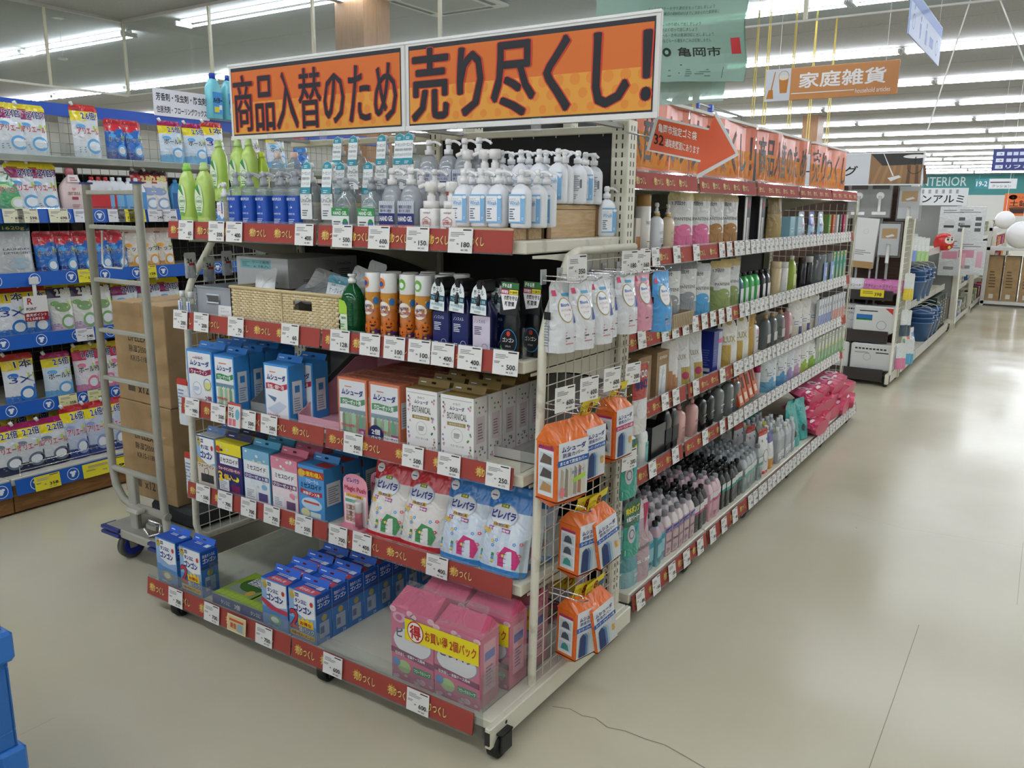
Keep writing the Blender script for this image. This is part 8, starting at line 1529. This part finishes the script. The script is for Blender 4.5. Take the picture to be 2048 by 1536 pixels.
# the side of that run: five bays seen sharply from the end
for i in range(4):
    y0 = 8.47 + i * .9; tt = thing('shelving_unit', 'shelving unit of cloths, buckets and bags, %s beyond the mop display' % nth(i), 'shelving unit', (-1.6, y0 + .44, 0), 'shelving units beyond the mop display', True)
    b = B(); b.box(-1.98, -1.94, y0, y0 + .88, .1, 1.6, '#b9b6aa'); b.build('back_panel', tt); b = B(); b.box(-1.94, -1.88, y0 + .83, y0 + .88, 0, 1.75, 'cream'); b.build('post', tt)
    for j, z in enumerate((1.12, .62)):
        b = B(); b.box(-1.94, -1.28, y0, y0 + .88, z - .03, z, 'cream'); o = b.build('shelf', tt); b = B(); b.box(-1.28, -1.276, y0, y0 + .87, z - .045, z + .03, '#d6d4cc:g'); b.build('price_rail', o)
    b = B(); b.box(-1.94, -1.2, y0, y0 + .88, .08, .13, 'cream'); o = b.build('base_shelf', tt); b = B(); b.box(-1.195, -1.19, y0, y0 + .87, .05, .15, '#d2d0c8:g'); b.build('price_rail', o); add_casters(tt, [(-1.26, y0 + .7)])
def glove(c): return bag(.1, .24, .03, bands((.45, c), (1, '#dfe3e0')), None)
for i, (px, c, n) in enumerate(((1822, '#7f9ad8', 'blue'), (1829, '#7f9ad8', 'blue'), (1837, '#a8cf8a', 'pale green'), (1845, '#b8d8a0', 'pale green'), (1854, '#a8cf8a', 'pale green'))): x = -1.22; put('gl' + n, 'glove_pack', glove(c), '%s glove pack hung beside the mop display mesh, %s along' % (n, nth(i)), 'pack', (x, fy(px, 495, x), fzx(px, 522, x)), HP - .3, 'glove packs by the mop display')
for i, (px, py, c, n) in enumerate(((1812, 600, '#e0c83a', 'yellow'), (1818, 600, '#e0c83a', 'yellow'), (1805, 672, '#2f4a5a', 'dark teal'), (1812, 672, '#2f4a5a', 'dark teal'), (1796, 738, '#d87aa0', 'pink'), (1802, 738, '#d87aa0', 'pink'), (1812, 728, '#4fa8d0', 'sky blue'), (1818, 728, '#4fa8d0', 'sky blue'))): x = XR + .04; put('gm' + n, 'glove_pack', glove(c), '%s cloth pack hung on the mop display mesh, %s from the top' % (n, nth(i)), 'pack', (x, fy(px, py, x), fzx(px, py, x)), HP - .5, 'cloth packs on the mop display mesh')
def bucket(c):
    b = B(); b.lathe([(.105, 0), (.14, .2), (.15, .202), (.15, .215), (.135, .215), (.1, .01)], c, 20); h = B(); h.tube([(.15, 0, .2), (.12, 0, .26), (0, 0, .29), (-.12, 0, .26), (-.15, 0, .2)], .004, '#d8d8d6', 5); return [('bucket_shell', b), ('handle', h)]
for r_, (zz, n0) in enumerate(((.62, 'upper'), (.13, 'lower'))):
    for i in range(3):
        for j in range(3): put('bu', 'bucket', lambda: bucket('#4a6fa0:g'), 'blue bucket on the %s board, stack %s, %s from its foot' % (n0, ('one', 'two', 'three')[i], nth(j)), 'bucket', (-1.36 if r_ == 0 else -1.3, 9.75 + i * .33 + .5 * r_, zz + j * .055), random.random(), 'nested blue buckets')
PET = [('#2f6fb0', 'blue'), ('#2f6fb0', 'blue'), ('#3a8a4a', 'green'), ('#d8d0c0', 'cream'), ('#c8403a', 'red'), ('#e0dcd2', 'pale'), ('#5a9ad0', 'sky blue')]
for r_, (zz, xx, n0) in enumerate(((.62, -1.32, 'upper'), (.13, -1.24, 'lower'))):
    for i, (c, n) in enumerate(PET): put('pet' + n, 'sheet_bag', bag(.26, .3 if r_ else .24, .1, bands((.2, '#e6e6e6'), (.8, c), (1, '#d8d8d6')), lambda b, S, w_, h: (b.ell(S, w_ * .5, h * .5, w_ * .28, h * .14, '#e9ecee', 2), b.rect(S, w_ * .2, h * .12, w_ * .6, h * .1, '#c8403a', 2))), '%s bag of sheets on the %s board beyond the mop mesh, %s along' % (n, n0, nth(i)), 'bag', (xx - .03, 8.56 + i * .14, zz), HP - .15, 'bags of sheets beyond the mop display')
for i in range(6): put('gbk%d' % (i % 2), 'cloth_pack', bag(.2, .2, .06, bands((1, '#9fc88a' if i % 2 == 0 else '#c8ccd0')), None), '%s cloth pack on the top board beyond the mop display, %s along' % (('green', 'silver')[i % 2], nth(i)), 'pack', (-1.38, 8.9 + i * .18, 1.12), HP - .2, 'cloth packs beyond the mop display')
for i in range(5): put('grn', 'dark_carton', carton(.3, .3, .42, '#22382c', lambda b, S, w_, h: b.lines(S, w_ * .6, h * .1, w_ * .3, h * .8, 9, '#c8d0c8', 1)), 'dark green carton on the low deck beyond the buckets, %s along' % nth(i), 'carton', (-1.37, 11.1 + i * .32 - .1 * i, .13 + (.0 if i < 4 else .42)), HP, 'dark green cartons') if i < 4 else None
def daruma():
    b = B(); b.lathe([(.06, 0), (.1, .03), (.115, .09), (.1, .15), (.07, .19), (.02, .205)], '#c02a2a:g', 22); S = round_s(.114); b.ell(S, 0, .125, .06, .045, '#e8dccb', 3); b.ell(S, -.025, .13, .012, .012, '#17171a', 4, 10); b.ell(S, .025, .13, .012, .012, '#17171a', 4, 10); b.rect(S, -.04, .148, .03, .008, '#17171a', 4); b.rect(S, .01, .148, .03, .008, '#17171a', 4); b.rect(S, -.02, .098, .04, .008, '#17171a', 4); b.ell(S, 0, .04, .018, .018, '#e0c060', 3); return [('doll', b)]
put('da', 'daruma_doll', daruma, 'round red wishing doll with a white face above the cloth packs', 'doll', (-1.25, fy(1888, 480, -1.25), fzx(1888, 500, -1.25)), .7)
# third run with the range-hood filters
yq = 12.2; t = thing('shelving_unit', 'tall display unit of white filter packs, far down the aisle', 'shelving unit', (-1.8, yq, 0), None, True)
b = B(); b.box(-2.7, -1.2, yq + .35, yq + .37, .1, 1.65, '#8a8a86'); b.build('back_panel', t); b = B(); b.box(-1.24, -1.18, yq + .33, yq + .4, 0, 1.7, 'cream'); b.build('post', t); b = B(); b.box(-2.7, -1.2, yq, yq + .4, .06, .14, 'cream'); b.build('base_shelf', t); add_casters(t, [(-1.22, yq + .05), (-1.22, yq + .4)])
b = B(); b.tube([(-1.16, yq + .4, 1.35), (-1.16, yq + .03, 1.35), (-1.16, yq, 1.3), (-1.13, yq, .12)], .012, 'cream', 6)
for i in range(8): b.rod((-1.16, yq + .04 + i * .05, .12), (-1.16, yq + .04 + i * .05, 1.35), .002, 'cream', 4)
b.build('side_mesh', t)
def filt(a):
    def mk():
        b = B(); b.box(-.17, .17, -.02, .02, 0, .44, '#d2d4d4:f', .005); S = front(.34, .04); b.lines(S, .04, .36, .26, .05, 2, '#7a7c7e', 1)
        if a: b.poly(S, [(.05, .2), (.2, .2), (.18, .26), (.07, .26)], '#c2c4c4', 1); b.rect(S, .06, .17, .12, .03, '#3a3c3e', 1); [b.rect(S, .23, .12 + i * .07, .07, .045, '#54565a', 1) for i in range(3)]
        else: b.rect(S, .03, .22, .18, .1, '#c88a9a', 1); b.rect(S, .24, .1, .07, .2, '#d8a8b4', 1); b.rect(S, .06, .08, .12, .04, '#8a8c8e', 1)
        return [('pack', b)]
    return mk
for k, px, py, lab in (('f1', 1935, 482, 'big white filter pack with small dark pictures, upper one by the mesh'), ('f1', 1902, 482, 'big white filter pack with small dark pictures, partly behind another'), ('f0', 1935, 550, 'big white filter pack with a pink panel, lower one by the mesh'), ('f0', 1902, 552, 'big white filter pack with a pink panel, partly hidden lower one')): put(k, 'filter_pack', filt(k == 'f1'), lab, 'pack', (fx(px, py, 12.3), 12.35, fz(px, py, 12.3)), 0, 'white filter packs')
for i in range(2): put('fd', 'dark_box', carton(.4, .3, .3, '#5a4a48'), 'dark box on the base below the filter packs, %s of two' % nth(i), 'box', (-1.45 - i * .45, 12.38, .14), 0, 'dark boxes below the filters')
def kitchen(): b = B(); W, H = 1.0, .22; b.box(0, W, 0, .015, 0, H, '#dcdee0:s'); S = lambda u, v, e: (u, -e, v); b.text(S, 'キッチンアルミ', W - .92, .03, .88, .1, '#17171a', 1, .03); [b.rect(S, .06 + i * .08, .15, .03, .05, '#9a9c9e', 1) for i in range(11)]; return [('board', b)]
x1_ = fx(1935, 395, 12.2); put('kh', 'header_board', kitchen, 'white header board with bold black characters above the filter packs', 'sign', (x1_ - 1.0, 12.22, fz(1935, 411, 12.2)))
for i in range(3):
    put('om', 'orange_pack', carton(.16, .04, .3, '#d8702a', lambda b, S, w_, h: (b.rect(S, w_ * .1, h * .1, w_ * .8, h * .4, '#e0c8b0', 1), b.ell(S, w_ * .5, h * .3, w_ * .2, h * .1, '#3a2a2a', 2))), 'orange utensil card pack beyond the filter mesh, %s of three' % nth(i), 'pack', (-1.2, 12.75 + i * .3, 1.15), HP - .5, 'orange utensil packs')
# farther runs
for q, (yy, n, yl) in enumerate(((12.65, 'third', 1.9), (14.75, 'fourth', 3.2), (18.3, 'fifth', 3.2), (21.9, 'sixth', 3.5))):
    tt = thing('shelving_unit', 'far shelving run with small goods, the %s one down the wide aisle' % n, 'shelving unit', (-1.7, yy, 0), 'far shelving runs', True)
    b = B(); b.box(-2.6, -1.95, yy, yy + yl, .1, 1.5, '#6a5a4a' if q % 2 else '#b0a898'); b.build('back_panel', tt)
    for z in (.1, .5, .85, 1.2):
        b = B(); b.box(-1.95, -1.25 if z > .2 else -1.18, yy, yy + yl, z - .03, z, 'cream'); o = b.build('shelf', tt); b = B(); b.box(-1.25 if z > .2 else -1.18, -1.245 if z > .2 else -1.175, yy, yy + yl, z - .04, z + .03, '#dcdad4:g'); b.build('price_rail', o)
    b = B(); b.box(-1.23, -1.17, yy, yy + .06, 0, 1.3, 'cream'); b.build('post', tt); add_casters(tt, [(-1.22, yy + .1), (-1.22, yy + yl - .2)])
    pal = ['#c8402a', '#d8d4cc', '#7a4a2a', '#e0a83a', '#3a3a3c', '#c85a8a', '#4a7ab0', '#8a9a6a']
    for j, z in enumerate((.1, .5, .85, 1.2)):
        for i in range(6): k = (i * 3 + j * 5 + q) % 8; put('fg%d' % k, 'goods_box', carton(.22, .12, .2, pal[k], lambda b, S, w_, h: (b.rect(S, w_ * .15, h * .2, w_ * .7, h * .5, '#e6e0d8', 1), b.ell(S, w_ * .5, h * .45, w_ * .2, h * .14, '#5a4a3a', 2))), 'small boxed kitchen item on the %s far run, board %s, %s along' % (n, ('one', 'two', 'three', 'four')[j], nth(i)), 'box', (-1.33 if j else -1.27, yy + .2 + i * (yl - .4) / 5.5, z), HP, 'boxed items on the far runs')
# shelves of cartons across the end of the aisle
t = thing('shelving_unit', 'low white shelf of brown cartons closing the far end of the aisle', 'shelving unit', (-.3, 16.6, 0), None, True)
for z in (.08, .98, 1.3): b = B(); b.box(-1.15, .9, 16.2, 16.9, z - .05, z, '#dcdcd8'); b.build('shelf', t)
for x in (-1.13, .88): b = B(); b.box(x - .03, x + .03, 16.2, 16.25, 0, 1.4, '#d2d0c8'); b.build('post', t)
for i in range(7): put('bc2', 'brown_carton', carton(.22, .4, .75, 'card', lambda b, S, w_, h: (b.lines(S, w_ * .2, h * .3, w_ * .5, h * .4, 6, '#6a5238', 1), b.rect(S, w_ * .3, h * .05, w_ * .3, h * .1, '#d8d4ca', 1))), 'tall brown carton on the far white shelf, %s along' % nth(i), 'carton', (-1.0 + i * .25, 16.5, .08), 0, 'brown cartons at the far end')
def donabe(): b = B(); b.box(-.2, .2, 0, .01, 0, .36, '#d86a2a:s'); S = lambda u, v, e: (u - .2, -e, v); b.text(S, '土鍋', .08, .15, .26, .1, '#2a1a12', 1, .03); b.text(S, 'あったか', .1, .28, .18, .035, '#5a2a12', 1); b.poly(S, [(.08, .12), (.34, .12), (.3, .04), (.12, .04)], '#3a241a', 1); b.ell(S, .21, .125, .14, .018, '#5a3a2a', 2); b.ell(S, .12, .3, .06, .04, '#e8b07a', 0); return [('board', b)]
put('dn', 'hanging_sign', donabe, 'orange sign with a clay pot drawing above the far white shelf', 'sign', (fx(2036, 400, 16), 16.15, fz(2036, 432, 16)))
for i, (px, py, r_, y) in enumerate(((2010, 440, .14, 15.2), (2042, 470, .2, 14.6))):
    b = B(); n = 12; b.lathe([(max(.004, r_ * sin(pi * k / n)), -r_ * cos(pi * k / n)) for k in range(n + 1)], '#f6f6f4:g', 20); c = B(); z = fz(px, py, y); c.rod((0, 0, r_), (0, 0, CZ - z), .003, '#dcdcd8', 4)
    tt = thing('paper_lantern', 'big white ball hanging above the far white shelf, %s' % ('smaller and farther one' if i == 0 else 'larger and nearer one'), 'lantern', (fx(px, py, y), y, z), 'white balls at the far end'); o = bpy.data.objects.new('shade', b.mesh('shade')); o.parent = tt; COL.objects.link(o); o = bpy.data.objects.new('cord', c.mesh('cord')); o.parent = tt; COL.objects.link(o)
# hanging signs
def hang(name, label, W, H, loc, draw, rz=0, cords=(.1, .9), cat='sign', bg='#bd7726:s', bare=False):
    b = B(); b.box(-W / 2, W / 2, 0, .008, 0, H, bg, .002); S = lambda u, v, e: (u - W / 2, -e, v); draw(b, S, W, H)
    return put(name + label[:9], name, lambda: [('board', b)] + [('cord', B().rod((W * u - W / 2, .004, H), (W * u - W / 2, .004, CZ - loc[2]), .0015, '#d8d8d2', 4)) for u in cords], label, cat, loc, rz)
def household(b, S, W, H):
    b.rect(S, 0, 0, W * .2, H, '#d5d8de', 1); b.text(S, '家庭雑貨', W * .27, H * .36, W * .64, H * .46, '#f4f2ee', 2, .035); b.rect(S, W * .21, H * .19, W * .48, H * .025, '#f4f2ee', 2); b.text(S, 'household articles', W * .7, H * .1, W * .25, H * .14, '#f4f2ee', 2, 0)
    b.poly(S, [(W * .105, H * .74), (W * .185, H * .74), (W * .175, H * .24), (W * .12, H * .24)], '#bd7726', 2); b.ell(S, W * .145, H * .72, W * .042, H * .08, '#e9dccb', 3); b.ring(S, W * .145, H * .76, W * .038, W * .042, '#bd7726', 3); b.poly(S, [(W * .07, H * .92), (W * .078, H * .92), (W * .055, H * .36), (W * .045, H * .36)], '#bd7726', 2); b.poly(S, [(W * .03, H * .36), (W * .062, H * .36), (W * .07, H * .08), (W * .012, H * .08)], '#bd7726', 2)
yS = 6.; xa, xb = fx(1531, 170, yS), fx(1797, 155, yS); hang('hanging_sign', 'orange hanging sign with white characters, a bucket and a broom', xb - xa, .21, ((xa + xb) / 2, yS, 2.288), household)
def toilet(b, S, W, H):
    b.rect(S, 0, 0, W, H, '#b9c6e6', 1); b.rect(S, 0, H * .72, W, H * .26, '#5a78c0', 2); b.ring(S, W * .1, H * .35, H * .14, H * .17, '#4a68b8', 2); b.ell(S, W * .1, H * .66, H * .06, H * .06, '#4a68b8', 2, 10)
    for i, u in enumerate((.3, .48)): b.ell(S, W * u, H * .58, H * .07, H * .07, '#4a68b8', 2, 12); b.poly(S, [(W * u - H * .12, H * .48), (W * u + H * .12, H * .48), (W * u + H * (.16 if i else .08), H * .14), (W * u - H * (.16 if i else .08), H * .14)], '#4a68b8', 2)
    b.rect(S, W * .6, H * .2, W * .12, H * .25, '#4a68b8', 2); b.ring(S, W * .85, H * .35, H * .16, H * .2, '#4a68b8', 2)
hang('hanging_sign', 'pale blue hanging sign with restroom pictograms seen at a slant', 1.12, .22, (-.8, 5.32, 2.42), toilet, HP, (.1, .9), 'sign', '#9fb2de:s')
def navy(b, S, W, H):
    for i, s_ in enumerate(('リフォーム', '金物・工具', '家電・照明用品')): (b.text(S, s_, W * .2, H * (.08 + i * .31), W * .6, H * .17, '#eef0f6', 1, .02) if i == 0 else [b.rect(S, W * (.2 + j * .09), H * (.08 + i * .31), W * .07, H * .16, '#c9cfe2', 1) for j in range(7)]); b.rect(S, W * .05, H * (.08 + i * .31), W * .11, H * .17, '#dfe3ee', 1); b.text(S, '→', W * .07, H * (.12 + i * .31), W * .07, H * .08, '#1f2a6a', 2, .03)
hang('hanging_sign', 'navy hanging sign with three lines of white characters far down the aisle', .8, .27, (fx(1985, 320, 13) + .4, 13, 2.1), navy, 0, (.1, .9), 'sign', '#1f2a70:s')
hang('hanging_sign', 'teal and white aisle number sign in the far distance', .75, .2, (fx(1950, 370, 20) + .37, 20, 2.03), lambda b, S, W, H: (b.rect(S, W * .34, 0, W * .66, H, '#e2e4e8', 1), b.text(S, '19-2', W * .04, H * .25, W * .26, H * .5, '#f2f4f4', 1, .03), b.lines(S, W * .37, H * .58, W * .58, H * .26, 1, '#3a3a3e', 2), b.text(S, 'クッション', W * .42, H * .12, W * .45, H * .28, '#3a3a3e', 2, .01)), 0, (.1, .9), 'sign', '#2f8a98:s')
for i, (px, y, p1, p2) in enumerate(((1507, 8.5, 110, 235), (1530, 7.6, 190, 250), (1581, 8.8, 190, 255), (1621, 9.2, 170, 280), (1660, 9.6, 170, 290))):
    x = fx(px, 200, y); zt = min(CZ - .001, fz(px, p1, y)) if i else CZ; zb = fz(px, p2, y); b = B()
    for s_ in (-.012, .012): b.rod((s_, 0, zb), (s_ * .3, 0, CZ), .0055, '#c9b45a', 5)
    o = b.build('hanging_chain', None, (x, y, 0)); props(o, 'yellow plastic chain hanging from the ceiling above the orange banners, %s along' % nth(i), 'chain', 'yellow hanging chains')
x = fx(1955, 18, 5.8); rs = [(1955, 18, 1855, 262), (1958, 18, 2050, 125)]
for i, (a, c, d, e) in enumerate(rs):
    b = B(); P0 = Vector((fx(a, c, 8.2), 8.2, fz(a, c, 8.2))); P0.z = CZ; P1 = Vector((fx(d, e, 8.2), 8.2, fz(d, e, 8.2))); b.rod((0, 0, 0), tuple(P1 - P0), .006, '#e2e2de', 5); o = b.build('suspension_wire', None, tuple(P0)); props(o, 'slanting white wire from the ceiling, leaning towards the %s' % ('mop display' if i == 0 else 'far white balls'), 'wire')
